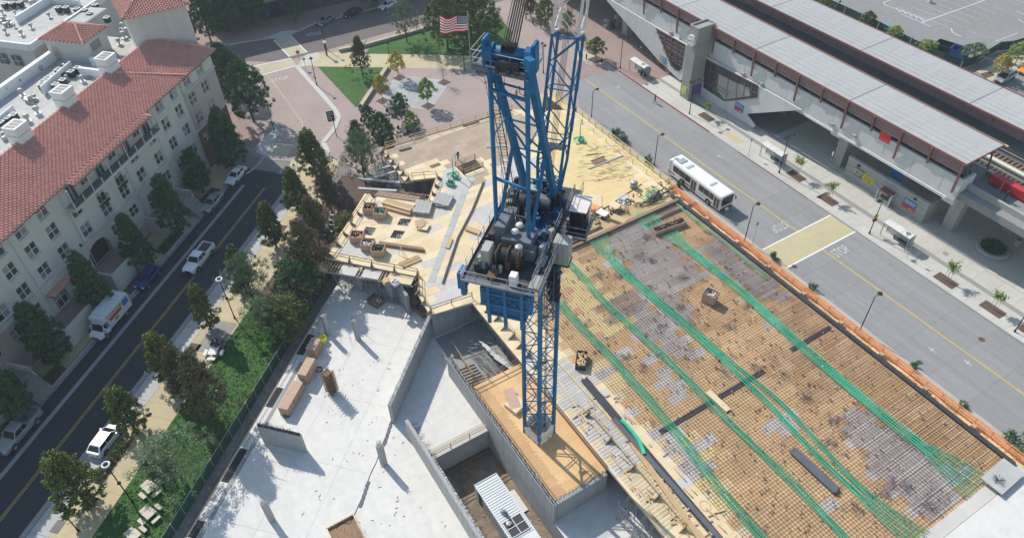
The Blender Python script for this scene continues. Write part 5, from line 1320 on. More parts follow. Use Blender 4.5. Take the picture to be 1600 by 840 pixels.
# winches
def drum(u, v, L, r, z, m='rust', nm='winch_drum', flange=True):
 o = K(); c = Vector((u, v, z)); o.tube(c - Vector((0, L / 2, 0)), c + Vector((0, L / 2, 0)), r * .78, 20); d = o.build(nm, m, crane, smooth=False)
 if flange:
  for s in (-1, 0, 1):
   q = K(); q.tube(c + Vector((0, s * L / 2 - .04, 0)), c + Vector((0, s * L / 2 + .04, 0)), r, 22); q.build('drum_flange', 'rust' if m == 'black' else 'steeldk', crane)
 return d
u, v = k2(796, 412); drum(u, v, 1.7, .85, ZC + .85, 'black')
u, v = k2(842, 330); drum(u, v, 2.0, .62, ZC + .8, 'steeldk', flange=False)
u, v = k2(822, 328); drum(u, v, 1.6, .85, ZC + .9, 'steeldk')
def cbx(nm, px_, py_, lu, lv, h, m, z=ZC, bev=.04, du=0, dv=0):
 u, v = k2(px_, py_, z); u += du; v += dv
 mb = K(); mb.box(u - lu / 2, u + lu / 2, v - lv / 2, v + lv / 2, z, z + h); return mb.build(nm, m, crane, bevel=bev)
cbx('control_cabinet', 763, 413, 1.3, .7, 2.0, 'cabgrey')
cbx('rear_box', 803, 444, .7, .6, 1.1, 'parapet')
cbx('engine_housing', 812, 386, 2.0, 2.5, 1.5, 'cranegrey')
cbx('engine_side', 789, 372, 2.4, .9, 2.2, 'cranegrey')
cbx('engine_side', 800, 352, 1.2, .9, 1.6, 'cranegrey')
cbx('gearbox', 828, 402, 1.0, .9, 1.0, 'cranegrey')
cbx('motor_block', 770, 432, .9, .7, .5, 'rust')
cbx('pump_block', 852, 318, 1.2, 1.0, .9, 'cranegrey'); cbx('pump_block', 830, 306, .8, 1.6, 1.0, 'cabgrey'); cbx('pump_block', 870, 318, .9, .7, 1.3, 'steeldk')
cbx('floor_plate', 838, 442, 1.6, .9, .15, 'cabgrey'); cbx('hatch', 846, 408, 1.4, .8, .12, 'cabgrey')
for (x, y, r) in ((807, 384, .34), (800, 394, .34)):
 u, v = k2(x, y); mb = K(); mb.sphere((u + .6, v + .1, ZC + 1.75), r, 8, .7); mb.build('exhaust_dome', 'cranewhite', crane, smooth=True)
u, v = k2(811, 410); mb = K(); mb.lathe(u, v, [(.3, ZC + .8), (.34, ZC + 1.6), (.3, ZC + 1.75), (.05, ZC + 1.8)], 12); mb.build('air_filter', 'steel', crane)
mb = K(); u, v = k2(806, 372); mb.path([(u, v, ZC + 1.6), (u, v, ZC + 2.2), (u + .2, v, ZC + 2.3), (u + .2, v + 1.2, ZC + 2.3), (u, v + 1.2, ZC + 1.7)], .05, 5); mb.build('grab_rail', 'steel', crane)
random.seed(11)
for k in range(110):
 u, v = random.uniform(-6.2, 5.6), random.uniform(-3.9, 1.1); s = random.uniform(.12, .5)
 mb = K(); mb.obox(u, v, ZC + .02, s, s * random.uniform(.5, 1), random.uniform(.2, 1.1), random.uniform(0, 1.5)); mb.build('machine_part', random.choice(('steeldk', 'cranegrey', 'steeldk', 'cabgrey', 'craneblue2', 'black', 'rust')), crane)
for k in range(30):
 u, v = random.uniform(-6, 5), random.uniform(-3.4, .8); mb = K(); mb.path([(u, v, ZC + .3), (u + .5, v + .2, ZC + 1.2), (u + 1.0, v + random.uniform(-.5, .5), ZC + .8), (u + 1.4, v, ZC + .2)], .04, 5); mb.build('hydraulic_hose', 'black', crane)
# cabinet hung outside the walkway, cab
uc, vc = k2(880, 408, ZC - 1.4)
mb = K(); mb.box(uc - .55, uc + .75, vc - .8, vc + .55, ZC - 1.4, ZC + .9); mb.build('outboard_cabinet', 'cabgrey', crane, bevel=.04)
for s in (-.35, .1):
 mb = K(); mb.box(uc - .575, uc - .55, vc + s - .01, vc + s + .01, ZC - 1.3, ZC + .8); mb.build('door_seam', 'steeldk', crane)
mb = K(); mb.box(uc - .6, uc + .8, vc - .85, vc + .6, ZC - 1.5, ZC - 1.41); mb.build('cabinet_base', 'steeldk', crane)
u0, v0 = k2(905, 352, ZC - .3)
mb = K(); mb.box(u0 - .9, u0 + 1.2, v0 - .75, v0 + .75, ZC - .4, ZC - .3); mb.build('cab_floor', 'steeldk', crane)
mb = K(); mb.add([(u0 - .9, v0 - .75, ZC + 1.9), (u0 + 1.2, v0 - .75, ZC + 2.0), (u0 + 1.2, v0 + .75, ZC + 2.0), (u0 - .9, v0 + .75, ZC + 1.9), (u0 - .9, v0 - .7, ZC + 1.8), (u0 + 1.2, v0 - .7, ZC + 1.9), (u0 + 1.2, v0 + .7, ZC + 1.9), (u0 - .9, v0 + .7, ZC + 1.8)], [(0, 1, 2, 3), (4, 5, 6, 7), (0, 1, 5, 4), (1, 2, 6, 5), (2, 3, 7, 6), (3, 0, 4, 7)]); mb.build('cab_roof', 'cranewhite', crane)
mb = K(); mb.box(u0 + .3, u0 + 1.18, v0 - .72, v0 + .72, ZC - .29, ZC + 1.78); mb.build('cab_body', 'cranewhite', crane, bevel=.05)
mb = K(); mb.add([(u0 - .88, v0 - .7, ZC - .25), (u0 - .88, v0 + .7, ZC - .25), (u0 - .5, v0 + .7, ZC + 1.8), (u0 - .5, v0 - .7, ZC + 1.8), (u0 + .29, v0 - .7, ZC - .25), (u0 + .29, v0 + .7, ZC - .25), (u0 + .29, v0 + .7, ZC + 1.8), (u0 + .29, v0 - .7, ZC + 1.8)], [(0, 1, 2, 3), (0, 4, 7, 3), (1, 5, 6, 2), (4, 5, 6, 7)]); mb.build('cab_glass', 'carglass', crane)
crail([(u0 - 1.7, v0 - .9), (u0 - 1.7, v0 + 1.0), (u0 + 1.4, v0 + 1.0)], ZC - .3, '')
crail([(u0 - 1.0, v0 - .9), (u0 + 1.6, v0 - .9)], ZC + 1.9, '', h=.8)
mb = K(); mb.box(u0 - 1.7, u0 + 1.4, v0 - 1.0, v0 + 1.0, ZC - .5, ZC - .42); mb.build('cab_walkway', 'steeldk', crane)
for s in (-1.2, 1.0):
 mb = K(); mb.beam((u0 + s, v0 + .9, ZC - .5), (u0 + s - .3, 1.2, ZC - 2.4), .12, .12); mb.build('cab_strut', 'steeldk', crane)
# stairway tower between turret and mast, right hand side
for k in range(5):
 mb = K(); mb.box(-3.8 + k * .35, -2.6 + k * .35, 1.4, 2.3, ZC - 1.2 - k * 1.15, ZC - 1.14 - k * 1.15); mb.build('stair_landing', 'steeldk', crane)
 mb = K(); mb.tube((-3.8, 2.2, ZC - 1.2 - k * 1.15), (-2.2, 1.5, ZC - 2.3 - k * 1.15), .05, 4); mb.tube((-3.4, 1.5, ZC - 2.3 - k * 1.15), (-2.0, 2.3, ZC - 1.2 - k * 1.15), .05, 4); mb.build('stair_brace', 'craneblue2', crane)
for v in (1.45, 2.25):
 for u in (-3.8, -2.0):
  mb = K(); mb.tube((u, v, ZC - .2), (u, v, ZC - 6.6), .05, 5); mb.build('stair_post', 'steeldk', crane)
# A-frame
bL, bR = at(777, 372, ZC), at(826, 392, ZC)
tL, tR = rise(bL, 112), rise(bR, 120)
ztop = (tL.z + tR.z) / 2
def cb(nm, p, q, w, h=None, m='craneblue', up=None):
 mb = MB(); mb.beam(p, q, w, h, up); return mb.build(nm, m, crane)
for b_, t_ in ((bL, tL), (bR, tR)): cb('frame_post', b_, Vector((b_.x, b_.y, ztop)), .26, .26)
def kz(u, v, z):
 p = OC + UV * u + VV * v; return Vector((p.x, p.y, z))
uL, vL = k2(777, 372); uR, vR = k2(826, 392)
fL, fR = at(826, 312, ZC), at(868, 316, ZC)
hL, hR = Vector((bL.x, bL.y, ztop)) + UV * .5, Vector((bR.x, bR.y, ztop)) + UV * .5
cb('frame_leg', hL + Vector((0, 0, .6)), fL, .46, .62); cb('frame_leg', hR + Vector((0, 0, .6)), fR, .46, .62)
lp = lambda t: (hL.lerp(fL, t), hR.lerp(fR, t))
for t_ in (.1, .34, .55, .8):
 a, b = lp(t_); cb('leg_tie', a, b, .12, .12)
for t0_, t1_ in ((.1, .34), (.34, .55), (.55, .8)):
 a, b = lp(t0_)[0], lp(t1_)[1]; cb('leg_brace', a, b, .12, .12)
cb('back_strut', bL + Vector((0, 0, .2)), lp(.52)[0], .24, .24); cb('back_strut', bR + Vector((0, 0, .2)), lp(.56)[1], .24, .24)
for z_ in (ZC + .25, ZC + 6.2, ztop - 1.6):
 cb('post_tie', Vector((bL.x, bL.y, z_)), Vector((bR.x, bR.y, z_)), .2, .2)
cb('post_brace', Vector((bL.x, bL.y, ztop - 1.8)), Vector((bR.x, bR.y, ztop - 5.8)), .12, .12)
for b_, l_ in ((bL, 0), (bR, 1)):
 cb('side_tie', Vector((b_.x, b_.y, ztop - 5.5)), lp(.33)[l_], .1, .1)
# head platform and sheaves
zt = ztop
hu = (uL + uR) / 2; hv = (vL + vR) / 2
Uh0, Uh1, Vh0, Vh1 = hu - 1.5, hu + 2.0, vL - 1.3, vR + .4
def k2p(x, y, z): return k2(x, y, z)
a = k2(737, 100, zt); b = k2(828, 120, zt); c = k2(762, 66, zt)
mb = K(); P = [a, b, (b[0] + 2.6, b[1] + .1), (a[0] + 2.6, a[1] + .1)]; mb.prism(P, zt - .1, zt); mb.build('head_platform', 'cranegrey', crane)
crail([(a[0] + 2.6, a[1] + .1), a, b, (b[0] + 2.6, b[1] + .1)], zt, '')
mb = K(); mb.beam((a[0], a[1], zt - .2), (b[0], b[1], zt - .2), .15, .35); mb.build('platform_fascia', 'cranegrey', crane)
um, vm = k2(797, 84, zt + 1.0)
mb = K(); mb.tube((um, vm - 1.9, zt + 1.0), (um, vm + 1.9, zt + 1.0), .45, 16); mb.build('head_drum', 'craneblue', crane, smooth=True)
for s in (-1.75, 1.75):
 mb = K(); mb.prism([(um - .5, vm + s - .16), (um + .6, vm + s - .16), (um + .6, vm + s + .16), (um - .5, vm + s + .16)], zt - .2, zt + 2.0); mb.build('head_lug', 'craneblue', crane, bevel=.08)
 mb = K(); mb.tube((um, vm + s * .82 - .3, zt + 1.0), (um, vm + s * .82 + .3, zt + 1.0), .62, 14); mb.build('head_boss', 'craneblue', crane)
for k in range(9):
 s = -.5 + k * .11; mb = K(); mb.tube((um, vm + s - .025, zt + 1.35), (um, vm + s + .025, zt + 1.35), .45, 16); mb.build('sheave', 'black', crane)
mb = K(); mb.box(um - .9, um - .5, vm - .8, vm + .9, zt + .02, zt + .8); mb.build('rope_guard', 'steeldk', crane)
for s in (-.6, .2, .8): mb = K(); mb.box(um - 1.2, um - .95, vm + s - .14, vm + s + .14, zt + .02, zt + .35); mb.build('head_motor', 'steeldk', crane)
cb('head_beam', kz(um, vm - 1.8, zt + .15), kz(um, vm + 1.8, zt + .15), .5, .4)
# gusset at leg tops
for h_ in (hL, hR):
 cb('leg_head', h_ + Vector((0, 0, -1.2)), h_ + Vector((0, 0, 1.3)), .5, .7)
# caged ladder up the left post
la, lb = bL + UV * 1.3 + VV * .3, Vector((bL.x, bL.y, ztop - .3)) + UV * .2 + VV * -.1
la = at(806, 335, ZC + 1)
n = 46; d = (lb - la) / n; s = VV * .26
mb = MB()
for sg in (-1, 1): mb.tube(la + s * sg, lb + s * sg, .03, 4)
for k in range(n): mb.tube(la + d * k - s, la + d * k + s, .018, 3)
mb.build('cage_ladder', 'steeldk', crane)
mb = MB()
for k in range(0, n, 2):
 c = la + d * k; pts = [c + VV * (.42 * math.cos(t_)) + UV * (-.5 * math.sin(t_)) for t_ in [j * math.pi / 6 for j in range(7)]]
 mb.path(pts, .018, 3)
for t_ in (.6, 1.57, 2.5): mb.tube(la + VV * (.42 * math.cos(t_)) + UV * (-.5 * math.sin(t_)), lb + VV * (.42 * math.cos(t_)) + UV * (-.5 * math.sin(t_)), .015, 3)
mb.build('ladder_cage', 'steeldk', crane)
# jib
TH = R(70.5)
jd = UV * math.cos(TH) + Vector((0, 0, math.sin(TH))); jn = UV * (-math.sin(TH)) + Vector((0, 0, math.cos(TH)))    # along, and towards the A-frame
uf, vf = k2(854, 304, ZC + .4); J0 = kz(uf, vf + .15, ZC + .4)
_x, _y = at(895, 50, 46.5), 0
def jp(s, v, n_): return J0 + jd * s + VV * (v + .012 * s) + jn * n_
LJ, S1, S2 = 46.0, 3.2, 13.6
def hw(s): return (.9 + .15 * min(s / S1, 1)) , (.25 + .75 * min(s / S1, 1))
secs = [(0, S1, 'craneblue'), (S1, S2, 'craneblue'), (S2, LJ, 'cranewhite')]
for s0, s1, m_ in secs:
 for sv in (-1, 1):
  for sn in (-1, 1):
   w0, n0 = hw(s0); w1, n1 = hw(s1)
   mb = MB(); mb.beam(jp(s0, sv * w0, sn * n0), jp(s1, sv * w1, sn * n1), .2, .2); mb.build('jib_chord', m_, crane)
s = 0.0; k = 0
while s < LJ - 1:
 ds = 1.6 if s < S1 else 2.05; s1 = min(s + ds, LJ); m_ = 'craneblue' if s < S2 - .5 else 'cranewhite'
 w0, n0 = hw(s); w1, n1 = hw(s1); f = 1 if k % 2 else -1
 for (A_, B_) in (((f * w0, -n0), (-f * w1, -n1)), ((f * w0, n0), (-f * w1, n1)), ((-w0, f * n0), (-w1, -f * n1)), ((w0, f * n0), (w1, -f * n1))):
  mb = MB(); mb.tube(jp(s, *A_), jp(s1, *B_), .055, 6); mb.build('jib_lacing', m_, crane)
 if k % 2 == 0:
  for (A_, B_) in (((-w1, -n1), (w1, -n1)), ((-w1, n1), (w1, n1)), ((-w1, -n1), (-w1, n1)), ((w1, -n1), (w1, n1))):
   mb = MB(); mb.tube(jp(s1, *A_), jp(s1, *B_), .05, 6); mb.build('jib_tie', m_, crane)
 s = s1; k += 1
for s_ in (S2 - .1, S2 + .15):
 for sv in (-1, 1):
  mb = MB(); mb.beam(jp(s_, sv * 1.05, -1.1), jp(s_, sv * 1.05, 1.1), .16, .2); mb.build('splice_plate', 'craneblue' if s_ < S2 else 'cranewhite', crane)
for s0, s1 in ((5.6, 7.6), (9.0, 12.0)):
 mb = MB(); mb.beam(jp(s0, 1.1, -.9), jp(s1, 1.1, -.9), .16, .5); mb.build('stiffener_plate', 'craneblue', crane)
mb = MB(); mb.beam(jp(4.4, -1.0, 0), jp(4.4, 1.0, 0), 1.7, .08, up=jd); mb.build('jib_landing', 'steeldk', crane)
for k in range(5):
 mb = MB(); mb.tube(jp(1, -.3 + k * .12, .2), jp(LJ, -.2 + k * .09, .3), .022, 4); mb.build('jib_rope', 'rope', crane)
cb('foot_bracket', fR + Vector((0, 0, .2)), jp(.6, .9, 0), .4, .6); cb('foot_bracket', fL + Vector((0, 0, .2)), jp(.6, -.9, 0), .4, .6)
cb('foot_gusset', jp(.2, .95, 0), kz(uf + .2, vf + 1.0, ZC - .3), .3, .8); cb('foot_gusset', jp(.2, -.8, 0), kz(uf + .2, vf - .7, ZC - .3), .3, .8)
# luffing ropes from the head to the jib tip
tip = jp(LJ - 1, 0, .9)
for k in range(12):
 s_ = -.5 + k * .085
 a = kz(um + (.25 if k % 2 else -.1), vm + s_, zt + 1.6); mb = MB(); mb.tube(a, tip + VV * (s_ * .8) + jn * (.5 if k % 2 else 0), .03, 4); mb.build('luffing_rope', 'rope', crane)
 if k % 2: mb = MB(); mb.tube(a, a.lerp(tip, .1), .055, 5); mb.build('rope_socket', 'black', crane)
for (x, y, dx) in ((777, 110, .3), (788, 130, .5)):
 c = at(x, y, zt - 1); mb = MB(); mb.tube((c.x, c.y, zt), (c.x - .2, c.y + .2, ZC), .02, 3); mb.build('hanging_cable', 'black', crane)
# flag
z_f = zt + 1.0
fa = at(735.5, 98, zt + .6); fb = rise(at(735.5, 98, zt + .6), 20)
t = T('flag_on_pole', 'large striped flag flying from a thin pole on the crane head platform', 'flag', fa)
mb = MB(); mb.tube(fa, (fa.x, fa.y, fb.z + .1), .035, 5); mb.build('pole', 'steel', t)
nx, ny = 26, 13
top = rise(Vector((fa.x, fa.y, zt)), 23); bot = rise(Vector((fa.x, fa.y, zt)), 48)
Hh = top.z - bot.z; Lf = Hh * 1.75
fd = (RW * -1.0); fd.z = 0; fd.normalize(); fn = Vector((-fd.y, fd.x, 0))
def fp(i, j):
 x = i / nx; y = j / ny
 return Vector((fa.x, fa.y, bot.z)) + fd * (x * Lf * .96) + Vector((0, 0, y * Hh - .35 * x * Hh * .5)) + fn * (.22 * math.sin(x * 9 + y * 1.5) * x ** .5) + Vector((0, 0, .10 * math.sin(x * 7 + 1) * x))
R_, W_2, B_ = MB(), MB(), MB()
for i in range(nx):
 for j in range(ny):
  tgt = R_ if j % 2 == 0 else W_2
  if i < 10 and j >= 6: tgt = B_
  tgt.poly([fp(i, j), fp(i + 1, j), fp(i + 1, j + 1), fp(i, j + 1)])
R_.build('red_stripes', 'flagred', t); W_2.build('white_stripes', 'flagwhite', t); B_.build('blue_canton', 'flagblue', t)
st = MB()
for i in range(9):
 rows = 5 if i % 2 == 0 else 4
 for j in range(rows):
  x = (i + .8) / 10 * 10; y = 6 + 7 * ((j + .7 + (.5 if i % 2 else 0)) / 5.4)
  for off in (-.012, .012):
   c = fp(x, y) + fn * off
   pts = [c + fd * (.055 * (1 if q % 2 == 0 else .45) * math.sin(q * math.pi / 5)) * .8 + Vector((0, 0, .055 * (1 if q % 2 == 0 else .45) * math.cos(q * math.pi / 5) * .8)) for q in range(10)]
   st.add(pts, [tuple(range(10))])
st.build('stars', 'flagwhite', t)
# ================================================================ RAIL STATION
BZ = 97.5
NB = Vector((0, 1, 0))
def pb(x, y, b): return pl(x, y, (0, b, 0), NB)
st = T('rail_station', 'long elevated rail station with grey flat roofs and brown louvre bands', 'station', (-80, 100, 0))
def sb(nm, x0, x1, y0, y1, z0, z1, m, **k):
 mb = MB(); mb.box(x0, x1, y0, y1, z0, z1); return mb.build(nm, m, st, **k)
# viaduct
sb('viaduct_deck', -190, -8, 98.2, 121, 5.5, 6.6, 'concdk')
sb('parapet_wall', -190, -39.1, 97.5, 97.9, 5.4, 8.95, 'stconc')
sb('parapet_end', -39.5, -39.1, 97.95, 100.5, 5.4, 8.9, 'stconc')
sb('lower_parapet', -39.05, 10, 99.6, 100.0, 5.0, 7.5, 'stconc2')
for k in range(38):
 mb = MB(); x = -190 + k * 4.95; mb.box(x, x + .04, 97.47, 97.5, 5.5, 8.9);
mb = MB()
for k in range(31): mb.box(-190 + k * 4.94, -189.97 + k * 4.94, 97.485, 97.5, 5.45, 8.93)
mb.build('wall_joints', 'stconc2', st, kind='stuff')
mb = MB(); mb.tube((-150, 97.3, 5.7), (-40.2, 97.3, 5.6), .09, 6); mb.tube((-92, 97.25, 5.45), (-40.2, 97.25, 5.35), .06, 6); mb.build('conduit', 'parapet', st)
# dark ribbon window above the wall
sb('ribbon_glass', -190, -39.5, 98.1, 98.15, 8.9, 9.9, 'carglass')
mb = MB(); mb.box(0, .08, 0, .08, 0, 1.0); mm_ = mb.mesh('mullion', 'brown')
for k in range(84): inst('mullion', mm_, st, (-190 + 1.8 * k + 80, 98.0 - 100, 8.92))
# louvre panels and struts
lm = MB(); lm.box(.05, 4.85, .06, .12, 0, 1.5);
for k in range(16): lm.box(.12 + k * .3, .22 + k * .3, 0, .06, .05, 1.45)
lm.box(.05, 4.85, -.02, .05, 1.36, 1.5); lm.box(.05, 4.85, -.02, .05, 0, .1)
lme = lm.mesh('louvre_panel', 'louvre')
for b0, a_end in ((97.15, -39.6), (111.25, -20)):
 n = int((a_end + 190) / 4.95)
 for k in range(n): inst('louvre_panel', lme, st, (a_end - (k + 1) * 4.95 + 80, b0 - 100, 9.85))
a_ = -39.8; k = 0
while a_ > -185:
 lo = 6.6 if k % 2 == 0 else 8.75
 mb = MB(); mb.beam((a_, 97.0, 11.4), (a_, 97.35, lo), .22, .26); mb.build('strut', 'brown', st)
 if k % 2 == 0: mb = MB(); mb.beam((a_, 97.05, 11.3), (a_, 105.2, 11.3), .16, .2); mb.build('roof_beam', 'brown', st)
 a_ -= 4.95; k += 1
for x_, y0, y1 in ((-39.8, 98.3, 99), (-39.8, 103, 103)):
 mb = MB(); mb.beam((x_, y0 + .7, 11.3), (x_, y1 + 2, 7.0), .2, .2); mb.build('strut', 'brown', st)
# roofs
def roof(b0, b1, aend, n, L, first):
 x1 = aend
 for k in range(n):
  l_ = first if k == 0 else L
  mb = MB(); x0 = x1 - l_ + .14; mb.add([(x0, b0, 11.38), (x1, b0, 11.38), (x1, b1, 11.38), (x0, b1, 11.38), (x0, b0, 11.52), (x1, b0, 11.52), (x1, b1, 11.58), (x0, b1, 11.58)], [(0, 3, 2, 1), (4, 5, 6, 7), (0, 1, 5, 4), (1, 2, 6, 5), (2, 3, 7, 6), (3, 0, 4, 7)]); mb.build('roof_panel', 'stroof', st)
  j = 1
  while j * 1.23 < l_ and k < 4:
   mb = MB(); mb.box(x1 - j * 1.23 - .01, x1 - j * 1.23 + .01, b0 + .1, b1 - .1, 11.5, 11.6); j += 99
  x1 -= l_
 mb = MB(); mb.box(aend - n * L, aend + .1, b0 - .12, b0, 11.3, 11.62); mb.build('front_fascia', 'brown', st)
 mb = MB(); mb.box(aend - n * L, aend + .1, b1, b1 + .1, 11.35, 11.72); mb.build('rear_fascia', 'brown', st)
 mb = MB(); mb.box(aend + .0, aend + .1, b0, b1, 11.3, 11.6); mb.build('end_fascia', 'brown', st)
 mb = MB()
 for j in range(6): mb.box(aend - n * L, aend, b0 + 1.1 + j * 1.2, b0 + 1.115 + j * 1.2, 11.53, 11.575)
 mb.build('roof_seams', 'stroof', st, kind='stuff')
 mb = MB(); mb.box(aend - n * L, aend, b0, b1, 11.36, 11.375); mb.build('roof_lining', 'steeldk', st)
roof(97.2, 105.3, -39.55, 8, 20.0, 20.1)
roof(111.0, 119.1, -20.2, 9, 20.4, 48.6 - 20.4 + .6)
mb = MB(); mb.tube((-190, 105.75, 11.4), (-39, 105.75, 11.4), .12, 6); mb.build('gutter_pipe', 'plyyel', st)
# platforms and track between
sb('platform', -190, -39.5, 98.3, 104.4, 6.62, 7.55, 'concdk'); sb('platform', -190, -8, 112.0, 120.5, 6.62, 7.55, 'concdk')
sb('track_bed', -190, -6, 104.45, 111.9, 6.61, 6.72, 'dirtgrey')
for y in (105.4, 106.9, 109.2, 110.7):
 mb = MB(); mb.box(-190, -6, y - .05, y + .05, 6.9, 7.05); mb.build('rail', 'steel', st)
mb = MB(); mb.box(0, .25, -1.25, 1.25, 0, .16); sme_ = mb.mesh('sleeper', 'timberdk')
for y in (106.15, 109.95):
 for k in range(50): inst('sleeper', sme_, st, (-44 + k * .7 + 80, y - 100, 6.74))
for y, z, r, m_ in ((104.9, 7.4, .18, 'parapet'), (108.0, 7.3, .22, 'parapet'), (111.4, 7.3, .1, 'steel')):
 mb = MB(); mb.tube((-60, y, z), (-6, y, z), r, 8); mb.build('track_pipe', m_, st)
mb = MB(); mb.box(-42, -6, 108.4, 108.7, 7.0, 7.3); mb.build('cover_board', 'plyyel', st)
p = at(1547, 258, 8.0); mb = MB(); mb.box(-37.0, -8, 99.9, 101.0, 9.1, 10.3); tag(mb.build('red_barrier', 'pred'), 'long red steel barrier beside the tracks at the right edge', 'barrier')
mb = MB(); mb.beam((-36.2, 102.9, 8.3), (-35.2, 99.8, 5.4), .22, .25); mb.build('strut', 'brown', st)
for k in range(4): sb('platform_back', -180 + k * 36, -150 + k * 36, 120.0, 120.2, 7.6, 10.5, 'concdk')
for a_ in range(-180, -10, 10):
 mb = MB(); mb.beam((a_, 116, 7.5), (a_, 116, 11.4), .25, .25); mb.build('canopy_post', 'steeldk', st)
# columns
for (x, y, zt_, nm) in ((1307, 258, 5.4, 1), (1478, 358, 5.4, 1), (976, 55, 5.4, 1)):
 zt_ = 7.6
 c = at(x, y)
 mb = MB(); w0, w1, d0 = .75, .95, .8
 mb.add([(c.x - w0, c.y - .2, .1), (c.x + w0, c.y - .2, .1), (c.x + w0, c.y + 1.4, .1), (c.x - w0, c.y + 1.4, .1), (c.x - w1, c.y - .3, zt_), (c.x + w1, c.y - .3, zt_), (c.x + w1, c.y + 1.6, zt_), (c.x - w1, c.y + 1.6, zt_)], [(0, 3, 2, 1), (4, 5, 6, 7), (0, 1, 5, 4), (1, 2, 6, 5), (2, 3, 7, 6), (3, 0, 4, 7)])
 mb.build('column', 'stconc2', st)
 mb = MB(); mb.box(c.x - .9, c.x + .9, 94.4, c.y + 1.8, 6.8, 7.7); mb.build('column_cap', 'stconc', st)
for a_ in range(-170, -10, 20):
 for b_ in (107, 117): sb('rear_column', a_, a_ + 1.4, b_, b_ + 1.6, .1, 7.7, 'concdk')
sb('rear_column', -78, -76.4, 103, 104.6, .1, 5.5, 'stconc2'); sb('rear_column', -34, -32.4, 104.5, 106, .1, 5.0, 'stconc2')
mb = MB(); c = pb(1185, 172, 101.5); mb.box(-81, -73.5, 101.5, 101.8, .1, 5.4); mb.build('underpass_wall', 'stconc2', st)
mb = MB(); mb.box(-77.5, -75.4, 101.4, 101.49, 2.6, 4.9); mb.build('framed_poster', 'poster', st)
# lower walls (plane nearer the street)
BL = 93.7
def lowpoly(nm, pts, m_, b=BL, th=.25):
 P = [pb(x, y, b) for x, y in pts]
 for p in P: p.z = max(p.z, .08)
 mb = MB(); F = [Vector((p.x, p.z, 0)) for p in P]; n = len(P)
 vs = [(p.x, b, p.z) for p in P] + [(p.x, b + th, p.z) for p in P]
 fs = [(i, (i + 1) % n, n + (i + 1) % n, n + i) for i in range(n)]
 for t_ in tessellate_polygon([F]): fs += [tuple(t_), tuple(i + n for i in t_)]
 mb.add(vs, fs); return mb.build(nm, m_, st)
lowpoly('stair_wall', [(940, -8), (1078, 74), (1075, 120), (1062, 126), (1028, 94), (946, -1)], 'stconc')
lowpoly('stair_wall', [(1096, 84), (1252, 172), (1166, 178), (1180, 197), (1176, 200), (1094, 157)], 'stconc')
def glaz(pts, b, mull):
 lowpoly('stair_glass', pts, 'glass', b, .03)
 for a, c in mull:
  mb = MB(); mb.beam(pb(*a, b - .04), pb(*c, b - .04), .09, .09); mb.build('glazing_bar', 'brown', st)
glaz([(1025, 45), (1071, 70), (1065, 108), (1060, 112), (1048, 103)], BL - .08, [((1025, 45), (1071, 70)), ((1024, 51), (1070, 76)), ((1029, 60), (1068, 82)), ((1034, 68), (1067, 90)), ((1038, 82), (1065, 99)), ((1041, 88), (1064, 104)), ((1025, 45), (1055, 111)), ((1040, 53), (1036, 80)), ((1050, 60), (1047, 95)), ((1060, 65), (1056, 104))])
glaz([(1101, 92), (1185, 134), (1183, 153), (1131, 158), (1099, 137)], BL - .08, [((1101, 92), (1185, 134)), ((1100, 103), (1182, 146)), ((1099, 121), (1140, 145)), ((1098, 126), (1138, 149)), ((1111, 97), (1107, 140)), ((1124, 104), (1119, 148)), ((1140, 112), (1134, 157)), ((1153, 118), (1150, 156)), ((1165, 124), (1161, 150)), ((1175, 129), (1174, 154)), ((1131, 158), (1183, 153))])
lowpoly('inner_ramp', [(1122, 115), (1170, 138), (1172, 150), (1132, 156), (1120, 140)], 'stconc2', BL - .10, .02)
# blue and red panel by the stair wall
def board(name, label, cat, q, b, m_, back=.08):
 p = pb(q[0], q[1], b); x0, x1, z0, z1 = p.x - q[2] / 2, p.x + q[2] / 2, p.z - q[3] / 2, p.z + q[3] / 2
 t = T(name, label, cat, ((x0 + x1) / 2, b, z0)); mb = MB(); mb.box(x0, x1, b - back, b, z0, z1); mb.build('panel', m_, t)
 return t, x0, x1, z0, z1
def lines(t, x0, x1, z0, z1, b, rows, m_, fill=.8):
 mb = MB(); h = (z1 - z0) / (rows * 2 + 1)
 for r in range(rows):
  x = x0 + (x1 - x0) * .1
  while x < x1 - (x1 - x0) * .12:
   w = random.uniform(.05, .22) * (x1 - x0); mb.box(x, min(x + w, x1 - .05), b - .01, b, z1 - h * (2 * r + 2), z1 - h * (2 * r + 1)); x += w + .03 * (x1 - x0) + .02
 mb.build('print_lines', m_, t)
for nm, q, b in (('by the stair wall', (1155, 168, 2.0, 1.5), BL), ('on the ticket wall', (1421, 320, 2.1, 1.6), 96.2)):
 t, x0, x1, z0, z1 = board('notice_board', 'blue and red notice board ' + nm, 'notice board', q, b - .01, 'signblue')
 mb = MB(); mb.box(x0, x1, b - .12, b - .10, z0, z0 + (z1 - z0) * .38); mb.build('red_panel', 'signred', t)
 lines(t, x0, x1, z0 + (z1 - z0) * .5, z1, b - .11, 2, 'slab'); lines(t, x0 + (x1 - x0) * .5, x1, z0, z0 + (z1 - z0) * .3, b - .13, 1, 'slab')
